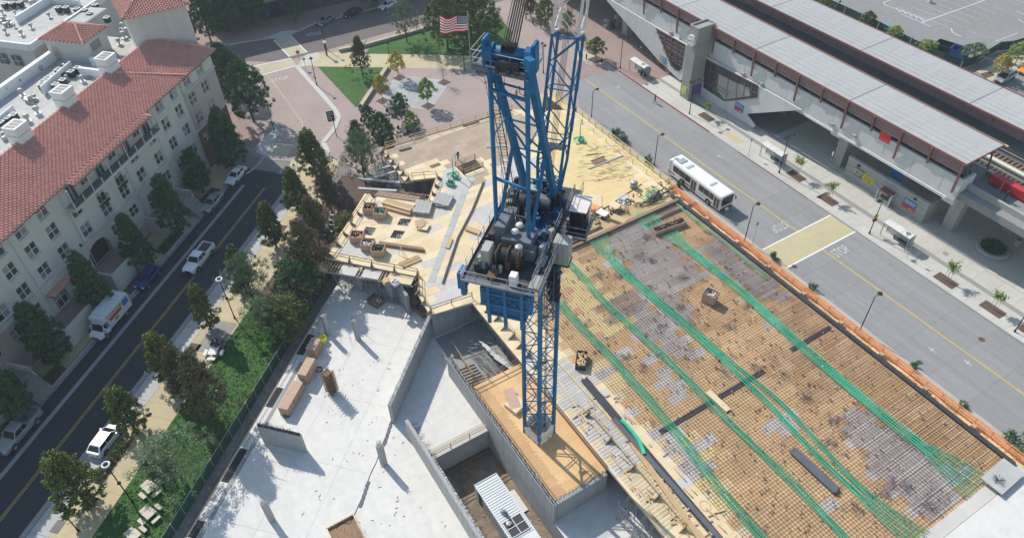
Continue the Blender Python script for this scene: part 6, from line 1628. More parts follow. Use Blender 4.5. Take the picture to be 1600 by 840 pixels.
# ticket wall
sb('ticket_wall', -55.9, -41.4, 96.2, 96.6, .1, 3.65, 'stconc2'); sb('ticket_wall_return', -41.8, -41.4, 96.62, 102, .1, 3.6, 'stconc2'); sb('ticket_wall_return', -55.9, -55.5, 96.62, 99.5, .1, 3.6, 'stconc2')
sb('wall_cap', -56, -41.3, 96.1, 96.7, 3.66, 3.74, 'stconc')
mb = MB()
for z in (1.25, 2.45): mb.box(-55.9, -41.4, 96.18, 96.2, z, z + .03)
mb.build('wall_groove', 'steeldk', st, kind='stuff')
t, x0, x1, z0, z1 = board('framed_picture', 'framed landscape picture on the ticket wall', 'picture', (1343, 270, 1.7, 1.2), 96.19, 'poster'); mb = MB(); mb.box(x0 - .06, x1 + .06, 96.08, 96.11, z0 - .06, z0); mb.box(x0 - .06, x1 + .06, 96.08, 96.11, z1, z1 + .06); mb.build('frame', 'black', t)
t, x0, x1, z0, z1 = board('yellow_notice', 'bright yellow notice with dark lettering on the ticket wall', 'notice', (1357, 281, 2.0, 1.25), 96.19, 'signyellow'); lines(t, x0, x1, z0, z1, 96.1, 4, 'steeldk')
board('map_panel', 'pale map panel left of the ticket machine canopy', 'map', (1368, 293, 1.2, 1.2), 96.19, 'greytile')
board('map_panel', 'pale map panel between the ticket machine and the blue and red notice', 'map', (1402, 312, 1.4, 1.2), 96.19, 'greytile')
p = pb(1386, 307, 95.9); t = T('ticket_machine', 'canopied ticket machine in front of the ticket wall', 'ticket machine', (p.x, 95.4, .1))
mb = MB(); mb.box(p.x - 1.0, p.x + 1.0, 95.3, 96.1, .12, 2.0); mb.build('machine_body', 'cabgrey', t)
mb = MB(); mb.box(p.x - 1.2, p.x + 1.2, 94.8, 96.15, 2.3, 2.38); mb.build('canopy', 'brown', t)
for s in (-1.2, 1.15):
 mb = MB(); mb.box(p.x + s, p.x + s + .08, 94.8, 96.15, 2.39, 2.47); mb.build('canopy_frame', 'parapet', t); mb = MB(); mb.box(p.x + s, p.x + s + .08, 94.8, 94.9, .12, 2.3); mb.build('canopy_post', 'parapet', t)
mb = MB(); mb.box(p.x - .7, p.x + .7, 95.26, 95.3, 1.0, 1.7); mb.build('screen', 'carglass', t)
for x, y in ((1342, 259), (1430, 311)):
 p = pb(x, y, 96.1); mb = MB(); mb.box(p.x - .2, p.x + .2, 95.95, 96.2, p.z - .15, p.z + .15); mb.build('wall_lamp', 'steeldk', st)
for x, y in ((1048, 51), (1161, 115), (1190, 131), (1300, 194), (1335, 212)):
 p = pb(x, y, 94.0); mb = MB(); mb.box(p.x - .3, p.x + .3, 93.7, 94.15, p.z - .2, p.z + .2); mb.build('floodlight', 'cabgrey', st)
sb('junction_box', -99.5, -98.2, 97.3, 97.49, 5.5, 6.7, 'parapet'); sb('junction_box', -79.2, -77.8, 97.2, 97.49, 3.9, 5.6, 'parapet')
t, x0, x1, z0, z1 = board('red_sign', 'plain bright red square sign on the station wall', 'sign', (1383, 214, 1.75, 1.5), 94.1, 'signred')
p = pb(1407, 275, 99); sb('blue_ramp_panel', p.x - 1.3, p.x + .5, 98.5, 98.7, 2.7, 5.0, 'signblue'); mb = MB(); mb.box(p.x - 1.5, p.x + .8, 97.8, 98.6, 2.2, 2.6); mb.build('lift_sill', 'parapet', st)
# ledge linking lower and upper walls
UPN = ('viaduct_deck', 'parapet_wall', 'parapet_end', 'lower_parapet', 'wall_joints', 'conduit', 'ribbon_glass', 'mullion', 'louvre_panel', 'strut', 'roof_beam', 'roof_panel', 'front_fascia', 'rear_fascia', 'end_fascia', 'roof_seams', 'roof_lining', 'gutter_pipe', 'platform', 'track_bed', 'rail', 'sleeper', 'track_pipe', 'cover_board', 'platform_back', 'canopy_post', 'junction_box')
# the raised part stands 3.3 m further out and 2.2 m higher than first surveyed, on a slightly shorter bay
for o in st.children:
 if o.name.split('.')[0] in UPN:
  o.location = (2.72 + .966 * o.location.x, o.location.y - 3.3, o.location.z + 2.2); o.scale.x = .966
# tower
tw = T('clock_tower', 'square grey concrete clock tower in front of the station', 'clock tower', (-88, 92.4, .1))
mb = MB(); mb.box(-89.1, -86.95, 90.5, 94.5, .1, 13.9); mb.build('shaft', 'towerc', tw)
for z in (3.6, 7.2, 10.8):
 mb = MB(); mb.box(-89.13, -86.92, 90.47, 94.53, z, z + .05); mb.build('joint_band', 'concdk', tw)
mb = MB(); mb.box(-89.12, -86.93, 90.48, 90.7, 13.9, 14.2); mb.box(-89.12, -86.93, 94.3, 94.52, 13.9, 14.2); mb.box(-89.12, -88.9, 90.7, 94.3, 13.9, 14.2); mb.box(-87.15, -86.93, 90.7, 94.3, 13.9, 14.2); mb.build('parapet', 'towerc', tw)
ck = MB(); cx_, cz_ = -88.05, 11.6
ck.tube((cx_, 90.49, cz_), (cx_, 90.12, cz_), 1.05, 24); co = ck.build('clock_case', 'slab', tw)
ck = MB(); ck.tube((cx_, 90.12, cz_), (cx_, 90.09, cz_), .95, 24); ck.build('clock_dial', 'parapet', tw)
ck = MB()
for k in range(12):
 a = k * math.pi / 6; r1 = .62 if k % 3 == 0 else .74; ck.beam((cx_ + r1 * math.cos(a), 90.07, cz_ + r1 * math.sin(a)), (cx_ + .88 * math.cos(a), 90.07, cz_ + .88 * math.sin(a)), .13 if k % 3 == 0 else .06, .02, up=(0, 1, 0))
ck.build('hour_marks', 'black', tw)
for a, l_, w_ in ((R(185), .5, .1), (R(20), .72, .07)):
 ck = MB(); ck.beam((cx_, 90.05, cz_), (cx_ + l_ * math.cos(a), 90.05, cz_ + l_ * math.sin(a)), w_, .02, up=(0, 1, 0)); ck.build('clock_hand', 'black', tw)
mb = MB(); mb.box(-88.7, -87.5, 90.42, 90.48, 1.0, 2.5); tag(mb.build('tower_poster', 'yellowprint'), 'yellow-green poster at the foot of the clock tower', 'poster')
mb = MB(); mb.box(-86.94, -86.85, 91.2, 93.4, .9, 2.9); tag(mb.build('tower_poster', mat('purple_print', (.16, .07, .22), .6, .2, 3)), 'purple poster panel on the shaded side of the clock tower', 'poster')
# things on the station sidewalk
for x, y, lab, m_ in ((1033, 92, 'orange picture poster on the stair wall', 'plyora'), (1038, 95, 'light blue poster beside the orange one on the stair wall', mat('sky_print', (.1, .35, .5), .6, .15, 2))):
 p = pb(x, y, BL - .03); mb = MB(); mb.box(p.x - .45, p.x + .45, BL - .1, BL - .03, p.z - .8, p.z + .8); tag(mb.build('wall_poster', m_), lab, 'poster')
for x, y, lab in ((1042, 113, 'grey newspaper box by the stair wall'), (1044, 116, 'second grey newspaper box by the stair wall, nearer the tower')):
 c = at(x, y); t = T('news_box', lab, 'newspaper box', (c.x, c.y, .13)); mb = MB(); mb.obox(c.x, c.y, .13, .7, .6, 1.0, 0); mb.build('body', 'cabgrey', t, bevel=.03); mb = MB(); mb.obox(c.x, c.y - .32, .7, .5, .03, .3, 0); mb.build('window', 'carglass', t)
def shelter(x, y, label):
 c = at(x, y, 2.5); t = T('bus_shelter', label, 'bus shelter', (c.x, c.y, .13)); L = 4.4
 for k in range(3):
  mb = MB(); x0 = c.x - L / 2 + k * L / 3 + .02; vs = []
  for j in range(7):
   u = j / 6; vs += [(x0, c.y - .8 + 1.6 * u, 2.45 + .22 * math.sin(u * math.pi)), (x0 + L / 3 - .04, c.y - .8 + 1.6 * u, 2.45 + .22 * math.sin(u * math.pi))]
  mb.add(vs, [(j * 2, j * 2 + 1, j * 2 + 3, j * 2 + 2) for j in range(6)]); mb.build('canopy_panel', 'slab', t)
 mb = MB(); mb.box(c.x - L / 2, c.x + L / 2, c.y - .82, c.y - .74, 2.36, 2.46); mb.box(c.x - L / 2, c.x + L / 2, c.y + .74, c.y + .82, 2.36, 2.46); mb.build('canopy_rail', 'steel', t)
 for sx in (-L / 2 + .1, L / 2 - .1):
  for sy in (-.7, .7): mb = MB(); mb.box(c.x + sx - .05, c.x + sx + .05, c.y + sy - .05, c.y + sy + .05, .13, 2.4); mb.build('post', 'steel', t)
 mb = MB(); mb.box(c.x - L / 2 + .2, c.x + L / 2 - .2, c.y + .68, c.y + .71, .35, 2.2); g = mb.build('glass_screen', 'greytile', t)
 mb = MB(); mb.box(c.x - .6, c.x + 1.7, c.y + .1, c.y + .55, .55, .62); mb.build('bench_seat', 'steeldk', t)
 for s in (-.5, 1.5): mb = MB(); mb.box(c.x + s, c.x + s + .08, c.y + .15, c.y + .5, .13, .55); mb.build('bench_leg', 'steeldk', t)
shelter(1000, 98, 'bus shelter with white canopy left of the clock tower')
shelter(1211, 232, 'bus shelter with white canopy in front of the dark underpass')
shelter(1407, 357, 'bus shelter with white canopy near the ticket wall')
# round planter
c = at(1549, 392); t = T('round_planter', 'round concrete planter with dark shrubs under the viaduct', 'planter', (c.x, c.y, .13))
mb = MB(); mb.lathe(c.x, c.y, [(2.6, .13), (2.6, .35), (2.25, .4), (2.2, .75), (1.75, .78), (1.72, .5), (.02, .5)], 32); mb.build('kerb_ring', 'stconc2', t)
mb = MB()
for k in range(900):
 a, r_ = random.uniform(0, 6.28), 1.7 * random.random() ** .5; p = Vector((c.x + r_ * math.cos(a), c.y + r_ * math.sin(a), .6 + random.uniform(0, .5))); q = Vector((random.uniform(-1, 1), random.uniform(-1, 1), random.uniform(-.4, .4))).normalized() * .14
 mb.add([p - q, p + q.cross(Vector((0, 0, 1))), p + q, p - q.cross(Vector((0, 0, 1)))], [(0, 1, 2, 3)])
mb.build('shrubs', 'leafdark', t, kind='stuff')
c = at(1587, 385); t = T('litter_bin', 'grey box litter bin under the viaduct beside the planter', 'litter bin', (c.x, c.y, .13)); mb = MB(); mb.obox(c.x, c.y, .13, .75, .75, 1.2, .1); mb.build('body', 'cabgrey', t, bevel=.05); mb = MB(); mb.obox(c.x, c.y, 1.34, .45, .25, .03, .1); mb.build('opening', 'black', t)
c = at(1477, 397); mb = MB(); mb.lathe(c.x, c.y, [(.42, .13), (.42, .142), (.02, .143)], 16); tag(mb.build('manhole_cover', 'walkdark'), 'round cover in the pale station sidewalk above the leaning young tree', 'manhole')
# parking lot fence, skip, lot lamp
t = T('lot_fence', 'dark screened fence between the tracks and the parking lot', 'fence', (-80, 127, 0))
fp_ = px((1200, -18), (1270, 2), (1318, 24), (1370, 48), (1420, 74), (1470, 98), (1500, 108), (1525, 100), (1558, 80), (1578, 78), (1605, 70))
for a, b in zip(fp_, fp_[1:]):
 n = max(1, int((b - a).length / 3))
 for k in range(n):
  p, q = a.lerp(b, k / n), a.lerp(b, (k + .96) / n); mb = MB(); mb.beam(p + Vector((0, 0, 1.0)), q + Vector((0, 0, 1.0)), .04, 1.9); mb.build('screen_panel', 'netgreen', t)
  mb = MB(); mb.tube(p, p + Vector((0, 0, 2.1)), .05, 5); mb.build('post', 'steeldk', t)
for (x, y, lab, m_, L, W_) in ((1478, 82, 'open black skip behind the lot fence', 'steeldk', 4.6, 2.6), (1496, 88, 'blue skip beside the black one behind the lot fence', 'pgreenbox', 3.0, 2.4)):
 c = at(x, y); t = T('skip', lab, 'skip', (c.x, c.y, 0)); an = R(15)
 for sx, sy, a, b in ((0, -1, L, .1), (0, 1, L, .1), (-1, 0, .1, W_), (1, 0, .1, W_)):
  ca, sa = math.cos(an), math.sin(an); ox, oy = sx * L / 2, sy * W_ / 2; mb = MB(); mb.obox(c.x + ca * ox - sa * oy, c.y + sa * ox + ca * oy, 0, a, b, 1.7, an); mb.build('side', m_, t)
 mb = MB(); mb.obox(c.x, c.y, .02, L - .1, W_ - .1, .1, an); mb.build('floor', m_, t)
c = at(1453, 4); mb = MB(); mb.lathe(c.x, c.y, [(.5, 0), (.5, .9), (.45, .95), (.1, .95)], 12); tag(mb.build('lamp_base', 'slab'), 'round concrete lamp base in the parking lot at the top', 'lamp base')
# ================================================================ APARTMENT BUILDING (street frame)
DF = -76.3
def pd(x, y, d=DF):
 p = pl(x, y, DV * d, DV); return p.dot(CV), p.z
ap = T('apartment_building', 'long cream apartment building with a terracotta tile roof along the shaded street', 'apartment building', cd(65, -80, 0))
def ab_(nm, c0, c1, d0, d1, z0, z1, m, bev=0, kind=None):
 mb = fc(); mb.box(c0, c1, d0, d1, z0, z1); return mb.build(nm, m, ap, bevel=bev, kind=kind)
cols = [29.4, 33.2, 36.9, 40.7, 44.4, 48.15, 51.95, 55.75, 60.3, 64.75, 68.85, 72.95, 77.4, 81.3, 85.0, 88.75, 92.5]
WW, WH = 1.75, 1.95
holes = []
for c in cols:
 for zc, row in ((15.6, 3), (12.3, 2), (8.8, 1)):
  if 59 < c < 78 and row == 3: continue
  if c in (64.75, 68.85) and row == 2: holes.append((c - .75, c + .75, 10.0, 12.9)); continue
  if c in (60.3, 72.95, 77.4) and row == 2: holes.append((c - WW / 2, c + WW / 2, 11.2, 12.9)); continue
  holes.append((c - WW / 2, c + WW / 2, zc - WH / 2, zc + WH / 2))
 if c not in (60.3,) : holes.append((c - WW / 2, c + WW / 2, 4.4, 6.1) if c not in (51.95, 72.95) else (c - 1.1, c + 1.1, 2.6, 5.4))
holes.append((58.6, 62.6, 2.9, 6.3))
def wallgrid(mb, d, c0, c1, z0, z1, hs, depth):
 us = sorted({c0, c1} | {h[i] for h in hs for i in (0, 1) if c0 < h[i] < c1}); zs = sorted({z0, z1} | {h[i] for h in hs for i in (2, 3) if z0 < h[i] < z1})
 for i in range(len(us) - 1):
  for j in range(len(zs) - 1):
   u, z = (us[i] + us[i + 1]) / 2, (zs[j] + zs[j + 1]) / 2
   if any(h[0] < u < h[1] and h[2] < z < h[3] for h in hs): continue
   mb.poly([(us[i], d, zs[j]), (us[i + 1], d, zs[j]), (us[i + 1], d, zs[j + 1]), (us[i], d, zs[j + 1])])
 for h in hs:
  if h[0] < c0 or h[1] > c1: continue
  a, b, e, f = h
  for q in (((a, e), (b, e)), ((b, e), (b, f)), ((b, f), (a, f)), ((a, f), (a, e))):
   mb.poly([(q[0][0], d, q[0][1]), (q[1][0], d, q[1][1]), (q[1][0], d - depth, q[1][1]), (q[0][0], d - depth, q[0][1])])
mb = fc(); wallgrid(mb, DF, 43.0, 87.1, 0, 16.6, [h for h in holes if 43 < h[0] < 87], .25); mb.build('front_wall', 'stucco', ap)
mb = fc(); wallgrid(mb, DF - .02, 20.0, 42.95, 7.4, 16.6, [h for h in holes if h[1] < 43 and h[2] > 7.4], .25); mb.build('front_wall', mat('yellowish_stucco', (.56, .52, .42), .9, .03, 1, .05), ap)
mb = fc(); wallgrid(mb, DF + .15, 20.0, 45.9, 0, 7.35, [(h[0] - .0, h[1], h[2], h[3]) for h in holes if h[1] < 45.9 and h[3] < 7.4], .3); mb.build('lower_wall', 'stucco2', ap)
up = [h for h in holes if h[0] > 87.1]
mb = fc(); wallgrid(mb, DF + .03, 87.1, 96.0, 14.0, 16.6, [h for h in up if h[2] > 14], .28); mb.build('front_wall', 'stucco', ap)
mb = fc(); wallgrid(mb, DF + .05, 87.1, 96.0, 7.2, 14.0, [h for h in up if 7.2 < h[2] < 14], .3); mb.build('front_wall', 'stucco2', ap)
mb = fc(); wallgrid(mb, DF + .1, 87.1, 96.0, 0, 7.2, [h for h in up if h[3] < 7.2], .3); mb.build('brick_base', 'brickwall', ap)
mb = fc(); mb.poly([(96, DF + .05, 0), (96, -92, 0), (96, -92, 17), (96, DF + .05, 16.6)]); mb.build('end_wall', 'stucco2', ap)
ab_('inner_core', 20.5, 95.5, -98, -77.0, 0, 16.0, 'dark')
# windows: one shared frame and glass, each window a part with panes
fm = fc();
for a, b, e, f in ((-WW / 2, -WW / 2 + .07, -WH / 2, WH / 2), (WW / 2 - .07, WW / 2, -WH / 2, WH / 2), (-WW / 2, WW / 2, -WH / 2, -WH / 2 + .08), (-WW / 2, WW / 2, WH / 2 - .07, WH / 2), (-.05, .05, -WH / 2, WH / 2), (-WW / 2, WW / 2, -.04, .05)):
 fm.box(a, b, -.03, .03, e, f)
fme = fm.mesh('window', 'winframe')
pm = fc(); pm.box(0, WW / 2 - .11, -.01, .01, 0, WH / 2 - .12); pg, pbd = pm.mesh('pane', 'glass'), pm.mesh('pane', 'blind')
for h in holes:
 if h == (58.6, 62.6, 2.9, 6.3): continue
 c, z = (h[0] + h[1]) / 2, (h[2] + h[3]) / 2; base = DF if h[0] < 87 else DF + .04
 p = cd(c, base - .12, z) - ap.location
 w = inst('window', fme, ap, p, 0, (1, 1, (h[3] - h[2]) / WH) if abs((h[1] - h[0]) - WW) < .1 else None)
 if abs((h[1] - h[0]) - WW) >= .1: w.scale = (1, 1, (h[3] - h[2]) / WH)
 for sx in (0, 1):
  for sz in (0, 1):
   q = inst('pane', pbd if random.random() < .28 else pg, w, Vector((0, 0, 0)) + CV * (-WW / 2 + .07 + sx * (WW / 2 - .04)) + Vector((0, 0, -WH / 2 + .08 + sz * (WH / 2 - .05))))
for c in cols:
 for zc in (15.6, 12.3, 8.8):
  if 59 < c < 78 and zc > 10: continue
  ab_('window_sill', c - .85, c + .85, DF + .15 if c < 43 and zc < 7 else DF + (.06 if c > 87 else .002), DF + .2, zc - WH / 2 - .12, zc - WH / 2 - .01, 'cornice')
# cornices
ab_('cornice', 43, 87, DF + .004, DF + .32, 7.15, 7.45, 'cornice'); ab_('cornice', 43, 87, DF + .004, DF + .18, 6.85, 7.12, 'cornice')
ab_('cornice', 20, 46.1, DF + .16, DF + .42, 7.2, 7.55, 'cornice'); ab_('string_course', 87.1, 96.1, DF + .06, DF + .2, 13.95, 14.2, 'cornice')
ab_('string_course', 87.1, 96.1, DF + .06, DF + .25, 7.1, 7.35, 'cornice')
for c in (50, 58.9, 70.6, 78.6, 86.9):
 mb = fc(); mb.tube((c, DF + .09, .2), (c, DF + .09, 16.4), .06, 6); mb.build('downpipe', 'cornice', ap)
# balcony (recessed top floor loggia with slab)
mb = fc(); mb.box(58.9, 78.5, DF + .01, DF + 1.5, 13.05, 13.45); mb.build('balcony_slab', 'cornice', ap)
mb = fc(); mb.box(59.2, 78.2, DF + .05, DF + 1.3, 13.46, 13.5); mb.build('balcony_floor', 'concdk', ap)
for k in range(11):
 c = 59.1 + k * 1.91; ab_('balcony_post', c, c + .16, DF + 1.25, DF + 1.42, 13.46, 16.4 if k % 2 == 0 else 14.4, 'cornice')
mb = fc()
for k in range(120): mb.box(59.15 + k * .16, 59.18 + k * .16, DF + 1.36, DF + 1.39, 13.5, 14.4)
mb.build('balusters', 'steeldk', ap, kind='stuff')
ab_('balcony_rail', 59, 78.4, DF + 1.33, DF + 1.42, 14.4, 14.48, 'steeldk')
for k, c in enumerate((60.8, 63.4, 66.4, 69.3, 72.2, 75.0, 77.1)):
 o = ab_('balcony_door' if k % 2 == 0 else 'balcony_window', c - .75, c + .75, DF + .01, DF + .06, 13.5 if k % 2 == 0 else 14.3, 15.9, 'glass')
 mb = fc()
 for s in (-.78, 0, .74): mb.box(c + s, c + s + .07, DF + .061, DF + .1, 13.5 if k % 2 == 0 else 14.3, 15.95)
 mb.box(c - .78, c + .81, DF + .061, DF + .1, 15.9, 15.98); mb.build('door_frame', 'winframe', ap)
for c in (64.75, 68.85):
 mb = fc()
 for k in range(13): mb.box(c - .95 + k * .157, c - .92 + k * .157, DF + .3, DF + .33, 10.0, 11.0)
 mb.box(c - 1.0, c + 1.0, DF + .002, DF + .36, 9.88, 9.99); mb.box(c - 1.0, c + 1.0, DF + .29, DF + .35, 11.0, 11.07); mb.build('french_balcony', 'steeldk', ap)
for x, y in ((125, 383), (103, 410), (136, 432)):
 c, z = pd(x, y); mb = fc(); mb.box(c - .1, c + .1, DF + .003, DF + .25, z - .15, z + .25); mb.build('wall_lantern', 'black', ap)
# entrance recess, porches with stucco cheeks
mb = fc(); mb.poly([(58.6, DF - 2.2, 2.9), (62.6, DF - 2.2, 2.9), (62.6, DF - 2.2, 6.3), (58.6, DF - 2.2, 6.3)]); mb.poly([(58.6, DF, 2.9), (62.6, DF, 2.9), (62.6, DF - 2.2, 2.9), (58.6, DF - 2.2, 2.9)])
mb.poly([(62.6, DF, 2.9), (62.6, DF - 2.2, 2.9), (62.6, DF - 2.2, 6.3), (62.6, DF, 6.3)]); mb.build('entrance_recess', 'stucco2', ap)
mb = fc(); pts = [(58.6, 6.31)] + [(60.6 + 2.0 * math.cos(math.pi - a * math.pi / 8), 4.9 + 1.4 * math.sin(a * math.pi / 8)) for a in range(9)] + [(62.6, 6.31)]
mb.add([(p[0], DF - .02, p[1]) for p in pts] , [tuple(t) for t in tessellate_polygon([[Vector((p[0], p[1], 0)) for p in pts]])]); mb.build('entrance_arch', 'stucco', ap)
for k, (c0, c1, lab) in enumerate(((47.6, 55.2, ''), (57.6, 63.6, ''), (70.0, 77.0, ''), (33, 41, ''))):
 zt_ = 2.5 if k != 1 else 2.85
 ab_('porch_floor', c0, c1, DF + .16, DF + 3.4, 0.15, zt_, 'walkdark')
 ab_('porch_tiles', c0 + .3, c1 - .3, DF + .2, DF + 3.1, zt_ + .002, zt_ + .03, 'brickpave2')
 ab_('porch_wall', c0 - .3, c0, DF + .16, DF + 3.6, .15, zt_ + .75, 'stucco'); ab_('porch_wall', c1, c1 + .3, DF + .16, DF + 3.6, .15, zt_ + .75, 'stucco')
 ab_('porch_front', c0 + .01, c0 + (c1 - c0) * .62, DF + 3.41, DF + 3.65, .15, zt_ + .7, 'stucco')
 n = 9
 for s in range(n): ab_('step', c0 + (c1 - c0) * .66, c1 - .02, DF + 3.42 + s * .001, DF + 3.42 + (n - s) * .26, .12 + (zt_ - .2) * s / n, .12 + (zt_ - .2) * (s + 1) / n, 'walkdark')
 mb = fc(); mb.beam((c1 + .15, DF + 5.2, 1.0), (c1 + .15, DF + 3.4, zt_ + .9), .08, .08); mb.build('stair_rail', 'black', ap)
ab_('door_hood', 50.2, 54.0, DF + .01, DF + 1.3, 5.9, 6.1, 'tile'); ab_('hood_bracket', 50.5, 50.7, DF + .01, DF + .9, 5.3, 5.88, 'timberdk'); ab_('hood_bracket', 53.5, 53.7, DF + .01, DF + .9, 5.3, 5.88, 'timberdk')
ab_('base_course', 43, 87, DF + .005, DF + .12, .1, 2.2, 'stucco3')
# ---- tiled roof
def tiles(parent, P0, U, Vd, nu, nv, wu, wv, clip=None, nm='roof_tiles'):
 """barrel tiles: P0 eave corner, U along the eave, Vd up the slope"""
 mb = MB(); n = U.cross(Vd).normalized()
 if n.z < 0: n = -n
 prof = [(0, 0), (.12, .09), (.28, .15), (.46, .15), (.60, .09), (.72, 0)]
 for j in range(nv):
  for i in range(nu):
   if clip and not clip((i + .5) * wu, (j + .5) * wv): continue
   vs = []; g = .5 * (i % 2)
   for (s, h) in prof:
    a = P0 + U * ((i + s) * wu) + Vd * ((j + g) * wv) + n * (h + .09)
    b = P0 + U * ((i + s) * wu) + Vd * ((j + g + 1.05) * wv) + n * (h * .8)
    vs += [a, b]
   vs += [P0 + U * (i * wu) + Vd * ((j + g) * wv), P0 + U * ((i + .72) * wu) + Vd * ((j + g) * wv)]
   k = len(prof)
   mb.add(vs, [(q * 2, q * 2 + 2, q * 2 + 3, q * 2 + 1) for q in range(k - 1)] + [(2 * k,) + tuple(2 * q for q in range(k)) + (2 * k + 1,)])
 o = mb.build(nm, 'tile', parent, kind='stuff'); return o
def roofplane(pts, parent=None, m='tile', nm='roof_base'):
 mb = MB(); mb.poly(pts); return mb.build(nm, m, parent or ap)
ZE, DE, ZR, DR = 16.75, -75.45, 19.25, -84.35
Us = CV; Vs = (cd(0, DR, ZR) - cd(0, DE, ZE)); Ls = Vs.length; Vs.normalize()
def ceil_(c): return DE
# main slope c 28..87 (and the forward part over the balcony)
CR = lambda d: 96.6 + (d - DE) * 0.28       # right hip line runs inwards going up
roofplane([cd(25, DE, ZE), cd(96.7, DE, ZE), cd(93.8, DR, ZR), cd(25, DR, ZR)])
nv = int(Ls / .52); nu = int((96.6 - 28) / .36)
tiles(ap, cd(28, DE, ZE + .02), Us, Vs, nu, nv, .36, Ls / nv, lambda u, v: 28 + u < 96.6 - 2.8 * v / Ls)
# forward eave over the balcony and stepped upper-right part
roofplane([cd(60.2, DE + .95, ZE - .27), cd(77.3, DE + .95, ZE - .27), cd(77.3, DE + .01, ZE), cd(60.2, DE + .01, ZE)])
tiles(ap, cd(60.2, DE + .95, ZE - .25), Us, Vs, int(17.1 / .36), 2, .36, .45)
ab_('eave_board', 25, 96.6, DE - .9, DE - .02, ZE - .18, ZE - .05, 'timberdk'); ab_('eave_gutter', 60.2, 77.3, DE + .9, DE + 1.02, ZE - .45, ZE - .3, 'timberdk')
# hip end facing up the street
hip = [cd(96.7, DE, ZE), cd(93.8, DR, ZR), cd(97.6, -88.5, 18.4), cd(99.5, -84, ZE)]
roofplane(hip)
mb = MB(); pth = [cd(96.7, DE, ZE + .08), cd(93.8, DR, ZR + .1)]; mb.path(pth, .16, 6); mb.build('hip_ridge', 'tile', ap)
mb = MB(); mb.path([cd(28, DR, ZR + .06), cd(93.8, DR, ZR + .1)], .14, 6); mb.build('top_ridge', 'tile', ap)
mb = MB(); mb.path([cd(82.5, DR + .1, ZR + .1), cd(88.0, DE + .3, ZE + .25)], .15, 6); mb.build('valley_ridge', 'tile', ap)
# flat roof behind
mb = fc(); mb.box(20, 96, -99, DR - .05, 16.8, 17.4); mb.build('flat_roof', 'flatroof', ap)
ab_('rear_parapet', 20, 88.5, -98.4, -97.6, 17.41, 19.0, 'parapet'); ab_('roof_upstand', 28, 93, DR - .3, DR - .06, 17.41, ZR + .05, 'parapet')
ab_('cross_parapet', 86.4, 87.0, -90.7, DR - .3, 17.41, 18.9, 'parapet'); ab_('short_parapet', 83.5, 84.0, -90.6, DR - .31, 17.41, 18.8, 'parapet')
# chimneys
for k, (c0) in enumerate((63.6, 72.7, 82.4)):
 t = T('chimney', ['left', 'middle', 'right'][k] + '-hand white chimney with three dark flues on the terracotta roof', 'chimney', cd(c0 + .9, -84.6, 17.4)); bpy.data.objects.remove(t)
 ch = fc(); ch.box(c0, c0 + 2.2, -85.6, -83.6, 17.41, 21.0); cho = ch.build('chimney', 'parapet', ap)
 q = fc(); q.box(c0 - .08, c0 + 2.28, -85.68, -83.52, 21.0, 21.5); q.build('chimney_cap', 'parapet', cho);
 for s in range(3): q = fc(); q.box(c0 + .15 + s * .68, c0 + .68 + s * .68, -85.3, -83.9, 21.501, 21.52); q.build('flue', 'black', cho)
 q = fc(); q.box(c0 - .05, c0 + 2.25, -85.65, -83.55, 20.2, 20.35); q.build('chimney_band', 'cornice', cho)
# penthouse with small hip roof
def hiproof(parent, c0, c1, d0, d1, ze, zr, ov=.5, nm='hip_roof', rl=.35):
 cc, dd = (c0 + c1) / 2, (d0 + d1) / 2; a, b, e, f = c0 - ov, c1 + ov, d0 - ov, d1 + ov
 r0, r1 = cd(cc - rl, dd, zr), cd(cc + rl, dd, zr)
 if (c1 - c0) > (d1 - d0): r0, r1 = cd(cc - (c1 - c0 - d1 + d0) / 2, dd, zr), cd(cc + (c1 - c0 - d1 + d0) / 2, dd, zr); four = [([cd(a, f, ze), cd(b, f, ze)], [r0, r1]), ([cd(a, e, ze), cd(b, e, ze)], [r0, r1]), ([cd(a, e, ze), cd(a, f, ze)], [r0, r0]), ([cd(b, e, ze), cd(b, f, ze)], [r1, r1])]
 else: r0, r1 = cd(cc, dd - (d1 - d0 - c1 + c0) / 2, zr), cd(cc, dd + (d1 - d0 - c1 + c0) / 2, zr); four = [([cd(a, f, ze), cd(b, f, ze)], [r1, r1]), ([cd(a, e, ze), cd(b, e, ze)], [r0, r0]), ([cd(a, e, ze), cd(a, f, ze)], [r0, r1]), ([cd(b, e, ze), cd(b, f, ze)], [r0, r1])]
 for (p, q), (r, s) in four:
  roofplane([p, q, s, r] if r != s else [p, q, r], parent)
  U = (q - p); L = U.length; U.normalize(); m_ = (r + s) / 2; foot = p + U * ((m_ - p).dot(U)); Vd = m_ - foot; Lv = Vd.length; Vd.normalize()
  ur, us = (r - p).dot(U), (s - p).dot(U)
  tiles(parent, p + Vector((0, 0, .02)), U, Vd, int(L / .36), int(Lv / .5), .36, Lv / int(Lv / .5), lambda u, v, L=L, Lv=Lv, ur=ur, us=us: u > ur * v / Lv and u < L - (L - us) * v / Lv)
 for (x, y) in ((a, e), (b, e), (b, f), (a, f)):
  g = cd(x, y, ze + .1); r = r0 if (g - r0).length < (g - r1).length else r1
  mb = MB(); mb.path([g, r + Vector((0, 0, .1))], .13, 6); mb.build('hip_ridge', 'tile', parent)
pe = T('stair_penthouse', 'small cream rooftop penthouse with its own hipped tile roof', 'penthouse', cd(89.7, -94.6, 17.4)); bpy.data.objects.remove(pe)
ab_('penthouse_wall', 87.1, 92.3, -98.4, -91.3, 17.41, 20.95, 'stucco'); hiproof(ap, 87.1, 92.3, -98.4, -91.3, 21.0, 22.5)
